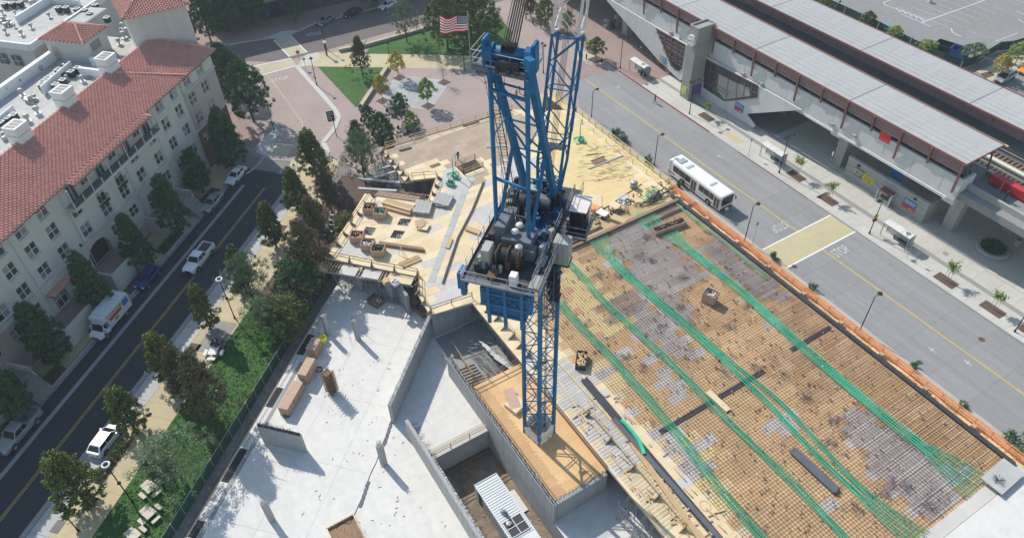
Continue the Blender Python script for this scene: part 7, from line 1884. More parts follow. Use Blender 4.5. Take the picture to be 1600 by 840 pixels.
ab_('penthouse_louvre', 88.3, 90.5, -91.3, -91.25, 18.9, 20.2, 'concdk'); ab_('penthouse_door', 87.05, 87.1, -97.6, -96.4, 17.45, 19.8, 'stucco3')
# taller tower part
q0, q1 = at(190, 33, 23.5), at(298, 7, 23.5); e1 = (q1 - q0); LT = e1.length; e1.normalize(); e2 = Vector((-e1.y, e1.x, 0)); e2 = e2 if e2.dot(q0) > 0 else -e2
w0 = q0 + e1 * .7 + e2 * .7; mb = MB(); P = [w0, w0 + e1 * (LT - 1.4), w0 + e1 * (LT - 1.4) + e2 * 9, w0 + e2 * 9]; mb.prism([(p.x, p.y) for p in P], 12, 23.4); mb.build('tower_wall', 'stucco', ap)
DT = 10.4; pk0, pk1 = q0 + e1 * LT / 2 + e2 * (DT / 2 - .3) + Vector((0, 0, 2.6)), q0 + e1 * LT / 2 + e2 * (DT / 2 + .3) + Vector((0, 0, 2.6))
for p, q, r_ in ((q0, q0 + e1 * LT, pk0), (q0, q0 + e2 * DT, pk0), (q0 + e1 * LT, q0 + e1 * LT + e2 * DT, pk1), (q0 + e2 * DT, q0 + e1 * LT + e2 * DT, pk1)):
 roofplane([p, q, r_]); U = q - p; L = U.length; U.normalize(); ft = p + U * ((r_ - p).dot(U)); Vd = r_ - ft; Lv = Vd.length; Vd.normalize(); ur = (r_ - p).dot(U)
 tiles(ap, p + Vector((0, 0, .02)), U, Vd, int(L / .36), int(Lv / .5), .36, Lv / int(Lv / .5), lambda u, v, L=L, Lv=Lv, ur=ur: u > ur * v / Lv and u < L - (L - ur) * v / Lv)
 for g in (p, q): mb = MB(); mb.path([g + Vector((0, 0, .1)), r_ + Vector((0, 0, .1))], .13, 6); mb.build('hip_ridge', 'tile', ap)
# roof deck between
ab_('roof_terrace', 84.2, 95.4, -90.6, -84.7, 17.41, 17.48, 'flatroof')
# rear block
rb_ = T('rear_apartment_block', 'second pale apartment block with a flat grey roof behind the tiled one', 'apartment building', cd(90, -112, 0))
def rbx(nm, c0, c1, d0, d1, z0, z1, m): mb = fc(); mb.box(c0, c1, d0, d1, z0, z1); return mb.build(nm, m, rb_)
rbx('rear_wall', 88.4, 125, -135, -103.2, 0, 17.8, 'stucco'); rbx('flat_roof', 88.6, 124.8, -134.8, -103.4, 17.81, 17.9, 'flatroof')
for q in ((88.3, 125, -103.4, -103.0), (88.2, 88.6, -135, -103.4)): rbx('parapet', q[0], q[1], q[2], q[3], 17.8, 18.9, 'parapet')
rbx('roof_upstand', 104, 104.5, -134, -106, 17.91, 19.0, 'parapet'); rbx('roof_upstand', 96, 118, -112.3, -111.9, 17.91, 19.2, 'parapet'); rbx('low_wing', 92, 103, -103.1, -99.6, 0, 18.6, 'stucco')
rbx('low_wing_roof', 92.2, 102.8, -102.9, -99.8, 18.61, 18.65, 'flatroof')
for (x, y) in ((5, 92), (27, 95)):
 p = pl(x, y, CV * 88.15, CV); d_ = p.dot(DV)
 mb = fc(); mb.box(88.1, 88.14, d_ - .8, d_ + .8, p.z - .9, p.z + .9); mb.build('rear_window', 'glass', rb_)
 mb = fc(); mb.box(88.07, 88.1, d_ - .04, d_ + .04, p.z - .9, p.z + .9); mb.box(88.07, 88.1, d_ - .8, d_ + .8, p.z - .04, p.z + .04); mb.build('rear_window_bar', 'winframe', rb_)
rbx('courtyard_floor', 60, 88, -125, -99.1, 0, .02, 'stucco3')
# condensers and vents
cm = MB(); cm.box(-.42, .42, -.42, .42, .08, .95); cme = cm.mesh('condenser_body', 'steeldk', bevel=.04)
ct = MB(); ct.box(-.45, .45, -.45, .45, .95, 1.03); cte = ct.mesh('condenser_top', 'parapet')
cf = MB(); cf.lathe(0, 0, [(.33, 1.03), (.33, 1.06), (.12, 1.07), (.1, 1.1), (.02, 1.1)], 16); cfe = cf.mesh('fan_grille', 'black')
ac = T('roof_condenser', 'x', 'air conditioner')
inst('condenser_body', cme, ac); inst('condenser_top', cte, ac); inst('fan_grille', cfe, ac)
AC = Proto(ac)
def acrow(pts, lab, z=17.41):
 ps = [at(x, y, z + 1.0) for x, y in pts]; rank([AC.put((p.x, p.y, z), CA, lab, lab) for p in ps], lab)
acrow([(66, 127), (74, 121), (84, 117), (94, 113), (103, 99), (90, 108), (110, 111), (120, 105)], 'dark air conditioner on the roof beside the right chimney')
acrow([(64, 131), (86, 131), (97, 124)], 'dark air conditioner in front of the right chimney')
acrow([(10, 183), (20, 178), (0, 190)], 'dark air conditioner behind the left chimney')
acrow([(90, 11), (102, 11), (119, 13), (131, 15), (148, 7), (166, 27), (139, 20), (30, 3), (18, 4), (6, 5)], 'dark air conditioner on the far flat roof', 17.9)
mb = fc(); a = at(66, 142, 18.2); b = at(112, 102, 18.2); mb.fr = None; mb.beam(a, b, .2, 1.4); mb.build('equipment_screen', 'parapet', ap)
a = at(0, 188, 18.2); b = at(22, 170, 18.2); mb = MB(); mb.beam(a, b, .2, 1.2); mb.build('equipment_screen', 'parapet', ap)
vm = MB(); vm.lathe(0, 0, [(.12, 0), (.12, .45), (.28, .5), (.3, .75), (.18, .85), (.02, .85)], 10); vme = vm.mesh('vent_cowl', 'cabgrey')
vr = T('roof_vent', 'x', 'roof vent'); inst('vent_cowl', vme, vr); vb = MB(); vb.box(-.3, .3, -.3, .3, 0, .1); inst('vent_base', vb.mesh('vent_base', 'parapet'), vr)
VR = Proto(vr)
for zz, lab, pts in ((17.42, 'grey roof vent behind the chimneys', ((33, 133), (67, 112), (12, 147), (36, 150), (45, 190), (50, 160), (56, 155), (24, 212), (60, 178), (130, 128), (105, 125), (8, 215))), (17.91, 'grey roof vent on the far flat roof', ((5, 23), (25, 24), (24, 44), (10, 53), (35, 56), (78, 28), (50, 45), (8, 36), (15, 41), (52, 12), (57, 14))), (17.49, 'grey roof vent on the terrace below the tiled tower', ((190, 50), (195, 60), (193, 45), (187, 70), (170, 95), (178, 90), (175, 100)))):
 ps = [at(x, y, zz) for x, y in pts]
 rank([VR.put((p.x, p.y, zz), random.uniform(0, 3), lab, lab, (random.uniform(.8, 1.5),) * 3) for p in ps], lab)
for (x, y, z_, lab) in ((48, 160, 17.42, 'tangle of pale ducts behind the middle chimney'), (52, 15, 17.91, 'tangle of pale ducts on the far flat roof'), (178, 98, 17.49, 'tangle of pale ducts beside the right chimney'), (12, 38, 17.91, 'small duct stack at the left edge of the far roof'), (5, 215, 17.42, 'pale ducts at the left edge beside the left chimney'), (140, 118, 17.42, 'white duct box in front of the right chimney')):
 p = at(x, y, z_); t = T('roof_ducts', lab, 'ducts', (p.x, p.y, z_))
 for k in range(9):
  mb = MB(); mb.obox(p.x + random.uniform(-1, 1), p.y + random.uniform(-.8, .8), z_, random.uniform(.2, .9), random.uniform(.2, .5), random.uniform(.2, .7), random.uniform(0, 3)); mb.build('duct', random.choice(('parapet', 'cabgrey', 'steel')), t)
# brick shop building at the top
bb = T('brick_shop_building', 'brown brick building with dark shop windows along the top of the street', 'shop building', at(470, 20))
a, b = at(330, 52), at(700, -33); d = (b - a); L = d.length; d.normalize(); n_ = Vector((-d.y, d.x, 0))
if n_.dot(a) < 0: n_ = -n_
mb = MB(); P = [a, b, b + n_ * 25, a + n_ * 25]; mb.prism([(p.x, p.y) for p in P], 0, 13.5); mb.build('brick_wall', 'brickwall', bb)
for u0, u1 in ((.20, .325), (.345, .42), (.45, .53), (.56, .64), (.68, .8)):
 p, q = a + d * L * u0 - n_ * .06, a + d * L * u1 - n_ * .06; mb = MB(); mb.beam(p + Vector((0, 0, 2.0)), q + Vector((0, 0, 2.0)), .1, 3.2); w = mb.build('shop_window', 'glass', bb)
 for k in range(1, 3): r = p.lerp(q, k / 3); mb = MB(); mb.beam(r - n_ * .08 + Vector((0, 0, .4)), r - n_ * .08 + Vector((0, 0, 3.6)), .1, .1); mb.build('window_bar', 'steeldk', w)
mb = MB(); mb.beam(a - n_ * .15 + Vector((0, 0, 4.3)), b - n_ * .15 + Vector((0, 0, 4.3)), .3, .5); mb.build('band_course', 'stucco3', bb)
p = a + d * L * .225 - n_ * .14; mb = MB(); mb.beam(p + Vector((0, 0, .8)), p + Vector((0, 0, 2.6)), .5, .03, up=n_); mb.build('window_poster', 'signblue', bb)
# ================================================================ VEGETATION
def crown(name, kind, mt, seed):
 rn = random.Random(seed); mb = MB()
 def leaf(p, s, out):
  a = Vector((rn.uniform(-1, 1), rn.uniform(-1, 1), rn.uniform(-1, 1)))
  n = (out * .8 + a).normalized(); t = n.cross(Vector((rn.uniform(-1, 1), rn.uniform(-1, 1), rn.uniform(-1, 1)))).normalized(); b = n.cross(t)
  l, w = s * rn.uniform(.8, 1.3), s * rn.uniform(.45, .7)
  mb.add([p - t * l, p - b * w, p + t * l, p + b * w], [(0, 1, 2, 3)])
 if kind in ('column', 'bronze', 'small', 'loose', 'round'):
  cfg = {'column': (8, 2.25, .9, 340, 46, .105, .34), 'bronze': (8, 3.5, 1.2, 330, 44, .105, .46), 'small': (4, 1.5, 1.3, 150, 34, .085, .26), 'loose': (8, 4.5, 2.2, 210, 40, .10, .55), 'round': (8, 3.6, 1.8, 330, 46, .12, .48)}[kind]
  Hc, Rc, z0, K_, L_, ls, cr = cfg
  for k in range(K_):
   u = rn.random() ** .8
   if kind == 'column': z = z0 + (Hc - z0) * u; prof = Rc * (1.08 - u) ** .62 * min(1, .55 + u * 2.2)
   elif kind == 'bronze': z = z0 + (Hc - z0) * u; prof = Rc * (1 - u) ** .62 * (.75 + .25 * math.sin(u * 20)) + .2
   elif kind == 'small': z = z0 + (Hc - z0) * u; prof = Rc * math.sin(math.pi * min(1, u * .82 + .2)) ** .8
   else: z = z0 + (Hc - z0) * u; prof = Rc * math.sin(math.pi * min(1, u * .72 + .26)) ** .7
   a = rn.uniform(0, 6.283); r = prof * (rn.random() ** (.33 if kind != 'loose' else .45)) * (1 + .18 * math.sin(3 * a + seed) + .1 * math.sin(7 * a + u * 5))
   c = Vector((r * math.cos(a), r * math.sin(a), z)); out = Vector((math.cos(a), math.sin(a), .5 + u)).normalized()
   cc = cr * rn.uniform(.55, 1.2)
   for _ in range(L_):
    d = Vector((rn.gauss(0, 1), rn.gauss(0, 1), rn.gauss(0, .75))); d = d.normalized() * cc * rn.random() ** .5
    leaf(c + d, ls, (d.normalized() * .8 + out * .4))
 elif kind == 'young':
  for b in range(9):
   a = b * .7 + rn.uniform(-.3, .3); L = rn.uniform(.6, 1.25); el = rn.uniform(.1, 1.2)
   tip = Vector((math.cos(a) * math.cos(el), math.sin(a) * math.cos(el), math.sin(el))) * L
   for j in range(34):
    p = Vector((0, 0, 2.0)) + tip * (.25 + .75 * j / 34) + Vector((rn.gauss(0, .13), rn.gauss(0, .13), rn.gauss(0, .1) - .05)); leaf(p, .13, tip.normalized())
 elif kind == 'bush':
  for k in range(11):
   a = rn.uniform(0, 6.28); r = rn.random() ** .5 * .7; c = Vector((r * math.cos(a), r * math.sin(a), rn.uniform(.2, .85)))
   for _ in range(60): q = Vector((rn.gauss(0, 1), rn.gauss(0, 1), rn.gauss(0, 1))).normalized() * .36 * rn.random() ** .5; leaf(c + q, .085, q.normalized())
 elif kind == 'bare':
  pass
 return mb.mesh(name, mt)
def limbs(name, kind, H_, R_, mt, seed):
 rn = random.Random(seed); mb = MB(); tr = {'column': .16, 'bronze': .18, 'loose': .2, 'round': .2, 'small': .07, 'young': .04, 'bare': .05, 'bush': .03}[kind]
 mb.tube((0, 0, 0), (0, 0, H_ * .45), tr, 7, tr * .75)
 if kind in ('column', 'bronze'): mb.tube((0, 0, H_ * .45), (0, 0, H_ * .9), tr * .75, 6, tr * .2)
 n = {'column': 14, 'bronze': 16, 'loose': 12, 'round': 12, 'small': 8, 'young': 8, 'bare': 26, 'bush': 4}[kind]
 for k in range(n):
  a = k * 2.4; z0 = H_ * rn.uniform(.2, .45) if kind in ('loose', 'round') else H_ * rn.uniform(.25, .75); L = R_ * rn.uniform(.6, .9)
  if kind == 'bare': z0 = H_ * rn.uniform(.25, .6); L = R_ * rn.uniform(.3, 1)
  p0 = Vector((0, 0, z0)); p1 = p0 + Vector((math.cos(a) * L * .5, math.sin(a) * L * .5, H_ * rn.uniform(.08, .2))); p2 = p1 + Vector((math.cos(a + .4) * L * .5, math.sin(a + .4) * L * .5, H_ * rn.uniform(.05, .2)))
  mb.tube(p0, p1, tr * .4, 5, tr * .26); mb.tube(p1, p2, tr * .26, 4, tr * .1)
  if kind == 'bare':
   for j in range(3): q = p1.lerp(p2, rn.random()); mb.tube(q, q + Vector((rn.uniform(-.5, .5), rn.uniform(-.5, .5), rn.uniform(.2, .8))), tr * .15, 3, .008)
 return mb.mesh(name, mt)
REF = {'column': (8, 2.3), 'bronze': (8, 3.5), 'small': (4, 1.5), 'loose': (8, 4.5), 'round': (8, 3.6), 'young': (3.2, 1.2), 'bush': (1, 1), 'bare': (4, 1.5)}
CR_, TR_ = {}, {}
def getc(kind, mt, var):
 k = (kind, mt, var)
 if k not in CR_: CR_[k] = crown('crown', kind, mt, var * 13 + len(CR_) + 3)
 return CR_[k]
def gett(kind, var):
 k = (kind, var)
 if k not in TR_: TR_[k] = limbs('trunk', kind, REF[kind][0], REF[kind][1], 'barkpale' if kind in ('small', 'young', 'bare') else 'bark', var + 5)
 return TR_[k]
ntree = 0
def tree(label, b, t_y, rad, kind, mt, grp=None, z=0.1, h=None, name='tree', cat='tree', base=None):
 global ntree; ntree += 1
 p = base if base is not None else at(b[0], b[1], z)
 if h is None: h = rise(p, t_y).z - p.z
 t = T(name, label, cat, p, random.uniform(0, 6.28), grp); H0, R0 = REF[kind]; s = (rad / R0, rad / R0, h / H0); v = ntree % 3
 if kind != 'bush': inst('trunk', gett(kind, v % 2), t, (0, 0, 0), 0, s)
 if kind != 'bare': inst('crown', getc(kind, mt, v), t, (0, 0, 0), 0, s)
 return t
# building side row
for (b, ty, r, lab) in (((38, 650), 560, 2.5, 'dark street tree at the left edge above the silver pickup'), ((92, 566), 478, 2.7, 'dark street tree below the U-shaped porch, left of the moving truck'), ((166, 486), 397, 2.4, 'dark street tree directly above the moving truck'), ((228, 418), 338, 2.4, 'dark street tree above the dark blue car'),
      ((282, 362), 276, 2.6, 'dark street tree between the arched entrance and the silver sedan'), ((318, 300), 234, 2.4, 'dark street tree behind the silver sedan, against the facade'), ((366, 262), 172, 3.0, 'big dark street tree behind the white sedan at the building corner')):
 tree(lab.replace('U-shaped ', ''), b, ty, r, 'column', 'leafdark')
# lawn side row
for (b, ty, r, lab) in (((495, 278), 203, 2.7, 'dense green street tree at the top end of the shaded street'), ((468, 330), 264, 2.3, 'green street tree second from the top end of the shaded street'), ((432, 385), 317, 2.2, 'green street tree third from the top end of the shaded street'), ((384, 452), 386, 1.9, 'small green street tree beside the ring-topped street lamp'),
      ((330, 514), 446, 1.9, 'slim green street tree below the ring-topped street lamp'), ((272, 594), 522, 2.4, 'green street tree above the bronze conifer by the kerb'), ((215, 676), 608, 2.3, 'green street tree behind the parked white hatchback'), ((140, 790), 712, 3.0, 'broad green street tree at the lower left below the white hatchback')):
 tree(lab, b, ty, r, 'column', 'leafgreen')
tree('large grey-green tree with a leaning trunk over the white hatchback', (286, 748), 645, 4.3, 'loose', 'leafolive', h=7.2)
tree('bronze-green conifer standing between lawn and kerb', (338, 655), 556, 3.6, 'bronze', 'leafbrown')
tree('second smaller bronze conifer touching the first', (300, 625), 545, 2.6, 'bronze', 'leafbrown')
tree('loose grey-green tree above the lawn bench', (400, 478), 400, 3.3, 'loose', 'leafolive')
tree('wide grey-green tree over the upper end of the lawn', (428, 520), 430, 3.3, 'loose', 'leafolive', h=6.6)
tree('green tree filling the gap beside the construction fence', (452, 520), 430, 3.2, 'round', 'leafgreen', h=6.0)
tree('large dark bronze tree left of the tan deck', (490, 440), 348, 4.0, 'bronze', 'leafbrown')
tree('dark bronze-green tree between lawn and deck corner', (470, 470), 375, 3.6, 'round', 'leafdark', h=7)
tree('bronze tree above the deck corner crates', (500, 385), 310, 3.0, 'bronze', 'leafbrown')
tree('thin brown tree beside the tan path', (520, 335), 262, 2.4, 'bronze', 'leafbrown')
tree('low green tree left of the scaffold gap', (548, 372), 300, 2.6, 'round', 'leafgreen', h=4.5)
tree('brown loose tree behind the dense street tree', (515, 300), 235, 2.2, 'loose', 'leafbrown')
tree('grey-green tree at the upper left of the scaffold gap', (572, 290), 205, 3.0, 'loose', 'leafolive')
tree('bronze tree at the lower corner of the brick plaza', (568, 265), 190, 2.8, 'bronze', 'leafbrown')
tree('dark green tree against the plaza guardrail end', (602, 238), 178, 2.3, 'round', 'leafbush')
tree('small green tree just above the bronze plaza-corner tree', (580, 208), 165, 1.5, 'small', 'leafbush')
tree('dark green conifer beside the plaza seat tables', (628, 188), 146, 1.7, 'small', 'leafbush')
tree('small lime-green tree beside the plaza guardrail', (644, 210), 174, 1.4, 'small', 'leaflime')
tree('yellow tree in the upper left pit of the tile square', (623, 123), 80, 1.6, 'small', 'leafyellow')
tree('yellow tree in the lower left pit of the tile square', (598, 158), 117, 1.6, 'small', 'leafyellow')
tree('yellow-green tree in the lower right pit of the tile square', (669, 166), 123, 1.7, 'small', 'leaflime')
tree('leafless young tree in the upper right pit of the tile square', (693, 130), 94, 1.8, 'bare', None)
tree('reddish conifer on the triangular lawn', (567, 119), 58, 2.6, 'bronze', 'leafbrown')
tree('sparse tree on the far lawn by the low wall', (636, 66), 2, 3.4, 'loose', 'leafolive')
tree('big dark green tree at the top behind the striped flag', (700, 78), -5, 4.6, 'round', 'leafgreen')
tree('broad bronze-green tree right of the striped flag', (748, 74), -8, 4.6, 'round', 'leafgreen')
tree('green tree touching the far lawn behind the crane head', (722, 48), -30, 4.5, 'round', 'leafdark')
tree('yellowish tree directly behind the crane head platform', (775, 60), 22, 2.2, 'loose', 'leaflime')
tree('round dark tree on the brick corner below the stop word', (397, 190), 97, 3.9, 'round', 'leafdark')
for (b, ty, r, lab) in (((355, 128), 68, 3.0, 'dark tree beside the right end of the apartment building'), ((372, 150), 80, 2.8, 'dark tree between the apartment corner and the brick corner'), ((330, 66), -5, 3.8, 'dark tree in the shade at the top left of the street'), ((358, 50), -10, 3.8, 'dark tree in front of the brick shop building, left one'), ((398, 40), -18, 3.4, 'dark tree in front of the brick shop building, second from left'), ((462, 33), -24, 3.0, 'shaded tree before the shop windows'), ((585, 12), -32, 3.0, 'shaded tree at the top edge beside the white car')):
 tree(lab, b, ty, r, 'round', 'leafdark')
tree('round green tree on the brick sidewalk left of the crane boom', (852, 42), 0, 2.3, 'round', 'leafgreen')
tree('small dark reddish tree at the top left of the boom', (829, 27), -2, 1.6, 'round', 'leafbrown')
tree('yellow-green tree seen through the white boom section', (886, 50), 18, 1.8, 'small', 'leaflime')
tree('young green tree in a square pit beside the brick street', (931, 93), 59, 1.9, 'small', 'leafgreen')
mb = MB(); mb.obox(*at(931, 94).to_2d(), .12, 2.2, 2.2, .02, 0); struct('tree_pit', mb, 'mulch')
YG = ('sparse young tree in the pit beside the clock tower', 'sparse young tree beside the middle bus shelter', 'sparse young tree right of the middle bus shelter', 'sparse young tree in the pit right of the lower crosswalk', 'thin pale young tree in the pit near the right edge', 'young tree cut by the right edge of the photo')
for (x, y), ty, lab in (((1104, 183), 157, YG[0]), ((1244, 275), 242, YG[1]), ((1294, 312), 281, YG[2]), ((1478, 438), 406, YG[3]), ((1551, 483), 454, YG[4]), ((1612, 520), 494, YG[5])):
 p = at(x, y, .13); mb = MB(); mb.box(p.x - 1.5, p.x + 1.5, p.y - .85, p.y + .85, .131, .145); struct('tree_pit', mb, 'mulch')
 t = tree(lab, (x, y), ty, 1.35, 'young', 'leaflime', z=.13)
 for s in (-.5, .5): mb = MB(); mb.tube((p.x + s, p.y, .13), (p.x + s * .7, p.y, 2.3), .03, 5); q = mb.mesh('stake', 'timber', p); st_ = inst('stake', q, t, (0, 0, 0)); st_.matrix_basis = Matrix.Rotation(-t.rotation_euler.z, 4, 'Z')
for (x, y, r, h, lab) in ((970, 219, 1.5, 1.4, 'dark green bush by the bus road kerb beyond the yellow deck'), (962, 212, .9, 1.6, 'small bush beside the larger one at the bus road kerb'), (1012, 254, .8, 1.4, 'small bush at the foot of the lamp behind the bus'), (1062, 291, .8, 1.2, 'small bush under the back wheel of the bus'), (1208, 405, .9, 1.2, 'small bush at the near end of the yellow crosswalk'), (1268, 452, .8, 1.0, 'small bush beside the orange netting below the crosswalk'), (1428, 574, .8, .8, 'low bush at the kerb beside the netting'), (1504, 634, .7, .7, 'tiny bush at the kerb near the right edge'), (1588, 692, 1.9, 1.3, 'leafy bush at the right edge at the end of the netting')):
 tree(lab, (x, y), 0, r, 'bush', 'leafbush', z=.13, h=h, name='bush', cat='bush')
for (b, ty, r, m_, lab) in (((1286, 22), 0, 2.0, 'leafgreen', 'green tree behind the far roof at the top'), ((1353, 44), 18, 1.7, 'leafgreen', 'small green tree behind the far roof, second along the fence'), ((1395, 62), 41, 1.8, 'leaflime', 'small yellow-green tree behind the far roof, third along the fence'), ((1445, 82), 63, 2.0, 'leaflime', 'yellow-green tree beside the skips'), ((1518, 96), 68, 2.3, 'leafolive', 'grey-green tree beside the blue skip'), ((1556, 122), 84, 1.6, 'leafyellow', 'thin yellowish tree beside the silver minivan'), ((1586, 100), 66, 2.2, 'leaflime', 'yellow-green tree at the upper right edge')):
 tree(lab, b, ty, r, 'small', m_)
for (c0, d0, n, grp) in ((31, -72, 6, 0), (39.5, -72, 6, 0), (52, -72.1, 5, 0), (66.5, -72.1, 5, 0), (77, -72.1, 5, 0), (46.8, -57.2, 5, 1), (31.5, -57.2, 6, 1), (61.5, -57.2, 5, 1)):
 lab = 'low clipped hedge ' + ('on the building side at %s' % {31: 'the silver pickup', 39.5: 'the porch before the moving truck', 52: 'the tail of the moving truck', 66.5: 'the dark blue car', 77: 'the white sedan'}[c0] if not grp else 'on the lawn side near %s' % {46.8: 'the ring-topped lamp', 31.5: 'the white hatchback', 61.5: 'the upper end of the street'}[c0])
 t = T('hedge', lab, 'hedge', cd(c0 + 2, d0, .14));
 for k in range(n): o = inst('shrub', getc('bush', 'leafgreen', 1), t, CV * (k * .8 - 2), random.uniform(0, 6), (.75, .75, .7))
for (x, y, lab) in ((96, 498, 'round clipped bush at the foot of the porch, left one'), (111, 505, 'round clipped bush at the foot of the porch, right one')):
 tree(lab, (x, y), 0, 1.4, 'bush', 'leafdark', h=1.5, name='bush', cat='bush')
# ================================================================ VEHICLES
def loft(mb, st_, prof):
 n = len(prof(*st_[0][1:])); vs = []
 for s_ in st_:
  vs += [(s_[0], y, z) for y, z in prof(*s_[1:])]
 fs = []
 for k in range(len(st_) - 1):
  fs += [(k * n + i, k * n + (i + 1) % n, (k + 1) * n + (i + 1) % n, (k + 1) * n + i) for i in range(n)]
 fs += [tuple(range(n))[::-1], tuple(range((len(st_) - 1) * n, len(st_) * n))]
 mb.add(vs, fs)
def wheel(t, x, y, r=.34, w=.22):
 s = 1 if y > 0 else -1
 mb = MB(); mb.tube((x, y - w / 2, r), (x, y + w / 2, r), r, 16); wh = mb.build('wheel', 'rubber', t)
 mb = MB(); mb.tube((x, y + s * (w / 2 - .01), r), (x, y + s * (w / 2 + .015), r), r * .62, 12); mb.build('rim', 'steel', wh)
 mb = MB(); mb.tube((x, y + s * (w / 2 + .016), r), (x, y + s * (w / 2 + .03), r), r * .16, 8); mb.build('hub', 'steeldk', wh)
def cabin(t, m, xs, zb, zt, wb, wt, pillars=True):
 """xs: base front, roof front, roof rear, base rear (front is +x)"""
 x0, x1, x2, x3 = xs
 mb = MB(); g = .02
 mb.add([(x0, -wb, zb), (x0, wb, zb), (x3, wb, zb), (x3, -wb, zb), (x1, -wt, zt), (x1, wt, zt), (x2, wt, zt), (x2, -wt, zt)], [(0, 3, 2, 1), (4, 5, 6, 7), (0, 1, 5, 4), (1, 2, 6, 5), (2, 3, 7, 6), (3, 0, 4, 7)]); mb.build('glasshouse', 'carglass', t)
 mb = MB(); mb.add([(x1 + .06, -wt - .02, zt - .03), (x1 + .06, wt + .02, zt - .03), (x2 - .06, wt + .02, zt - .03), (x2 - .06, -wt - .02, zt - .03), (x1 - .12, -wt + .1, zt + .05), (x1 - .12, wt - .1, zt + .05), (x2 + .12, wt - .1, zt + .05), (x2 + .12, -wt + .1, zt + .05)], [(0, 3, 2, 1), (4, 5, 6, 7), (0, 1, 5, 4), (1, 2, 6, 5), (2, 3, 7, 6), (3, 0, 4, 7)]); mb.build('roof', m, t, bevel=.03)
 mb = MB()
 for s in (-1, 1):
  mb.beam((x0, s * wb, zb), (x1, s * wt, zt), .09, .07); mb.beam((x3, s * wb, zb), (x2, s * wt, zt), .14, .07)
  xm = (x1 + x2) / 2 - .1; mb.beam((xm, s * wb, zb), (xm, s * (wt + .01), zt), .09, .05); mb.beam((x1, s * wt, zt), (x2, s * wt, zt), .07, .06)
 mb.build('pillars', m, t)
def car(label, p, rz, L, m, style='sedan', W=1.82, cat='car', lights=True):
 t = T(style if style in ('pickup', 'van') else 'parked_car', label, cat, (0, 0, 0)); h = L / 2; w = W / 2
 def prof(zlo, zhi, hw_, tuck=.86):
  zm = zlo + (zhi - zlo) * .45
  return [(-hw_ * .94, zlo), (-hw_, zm), (-hw_ * .97, zhi - .12), (-hw_ * tuck, zhi), (hw_ * tuck, zhi), (hw_ * .97, zhi - .12), (hw_, zm), (hw_ * .94, zlo)]
 mb = MB()
 if style == 'sedan': loft(mb, [(-h, .42, .86, w * .78), (-h + .12, .26, .98, w * .92), (-h * .62, .2, 1.02, w), (0, .2, .98, w), (h * .42, .2, .96, w), (h * .8, .22, .84, w * .97), (h - .1, .26, .72, w * .86), (h, .36, .58, w * .72)], prof)
 elif style in ('hatch', 'minivan'): loft(mb, [(-h, .45, .95, w * .84), (-h + .1, .28, 1.08, w * .94), (-h * .6, .2, 1.1, w), (0, .2, 1.05, w), (h * .5, .2, 1.0, w), (h * .82, .22, .86, w * .96), (h - .1, .28, .74, w * .86), (h, .36, .6, w * .72)], prof)
 else: loft(mb, [(-h, .55, 1.15, w * .94), (-h + .05, .5, 1.18, w), (0, .42, 1.2, w), (h * .42, .42, 1.2, w), (h * .88, .45, 1.12, w * .98), (h - .05, .45, 1.0, w * .92), (h, .5, .9, w * .86)], lambda a, b, c: prof(a, b, c, .92))
 mb.build('body', m, t, bevel=.035, smooth=False)
 if style == 'sedan': cabin(t, m, (h * .40, h * .10, -h * .42, -h * .74), .93, 1.42, w * .86, w * .64)
 elif style == 'hatch': cabin(t, m, (h * .52, h * .2, -h * .66, -h * .93), 1.0, 1.55, w * .88, w * .68)
 elif style == 'minivan': cabin(t, m, (h * .60, h * .22, -h * .82, -h * .96), 1.02, 1.72, w * .9, w * .74)
 else:
  cabin(t, m, (h * .46, h * .26, -h * .18, -h * .26), 1.16, 1.82, w * .9, w * .74)
  mb = MB(); mb.box(-h + .12, -h * .30, -w * .80, w * .80, 1.185, 1.215); mb.build('bed_floor', 'steeldk' if m == 'pwhite' else 'cranegrey', t)
  for s in (-1, 1): mb = MB(); mb.box(-h + .02, -h * .28, s * w * .9 - .08, s * w * .9 + .08, 1.17, 1.42); mb.build('bed_side', m, t, bevel=.02)
  mb = MB(); mb.box(-h + .0, -h + .1, -w * .88, w * .88, 1.0, 1.42); mb.build('tailgate', m, t)
  mb = MB(); mb.box(-h * .29, -h * .27, -w * .88, w * .88, 1.17, 1.45); mb.build('bed_front', m, t)
 r = .34 if style != 'pickup' else .41
 for x in (h * .62, -h * .60):
  for y in (-w + .1, w - .1):
   mb = MB(); mb.tube((x, y * 1.0 - .10, r + .03), (x, y * 1.0 + .10 + (.012 if y > 0 else -.212) * 0, r + .03), r + .08, 16); mb.build('wheel_arch', 'black', t)
   wheel(t, x, y * 1.03, r)
 for y in (-w * .66, w * .66):
  mb = MB(); mb.box(h - .16, h - .02, y - .2, y + .2, .62 if style != 'pickup' else .85, .76 if style != 'pickup' else 1.02); mb.build('headlight', 'lampglass', t, bevel=.02)
  mb = MB(); mb.box(-h - .01, -h + .12, y - .16, y + .16, .74 if style != 'pickup' else .9, .9 if style != 'pickup' else 1.15); mb.build('taillight', 'tail', t)
  mb = MB(); yy = (w + .09) * (1 if y > 0 else -1); zz = 1.05 if style != 'pickup' else 1.3; mb.box(h * .3, h * .3 + .14, yy - .1, yy + .1, zz, zz + .16); mb.build('mirror', m, t)
 mb = MB(); mb.box(h - .05, h + .02, -w * .42, w * .42, .42 if style != 'pickup' else .6, .6 if style != 'pickup' else .95); mb.build('grille', 'black', t)
 if style == 'pickup': mb = MB(); mb.box(h - .02, h + .12, -w * .92, w * .92, .48, .68); mb.build('bumper', 'chrome' if m != 'pwhite' else 'black', t, bevel=.03)
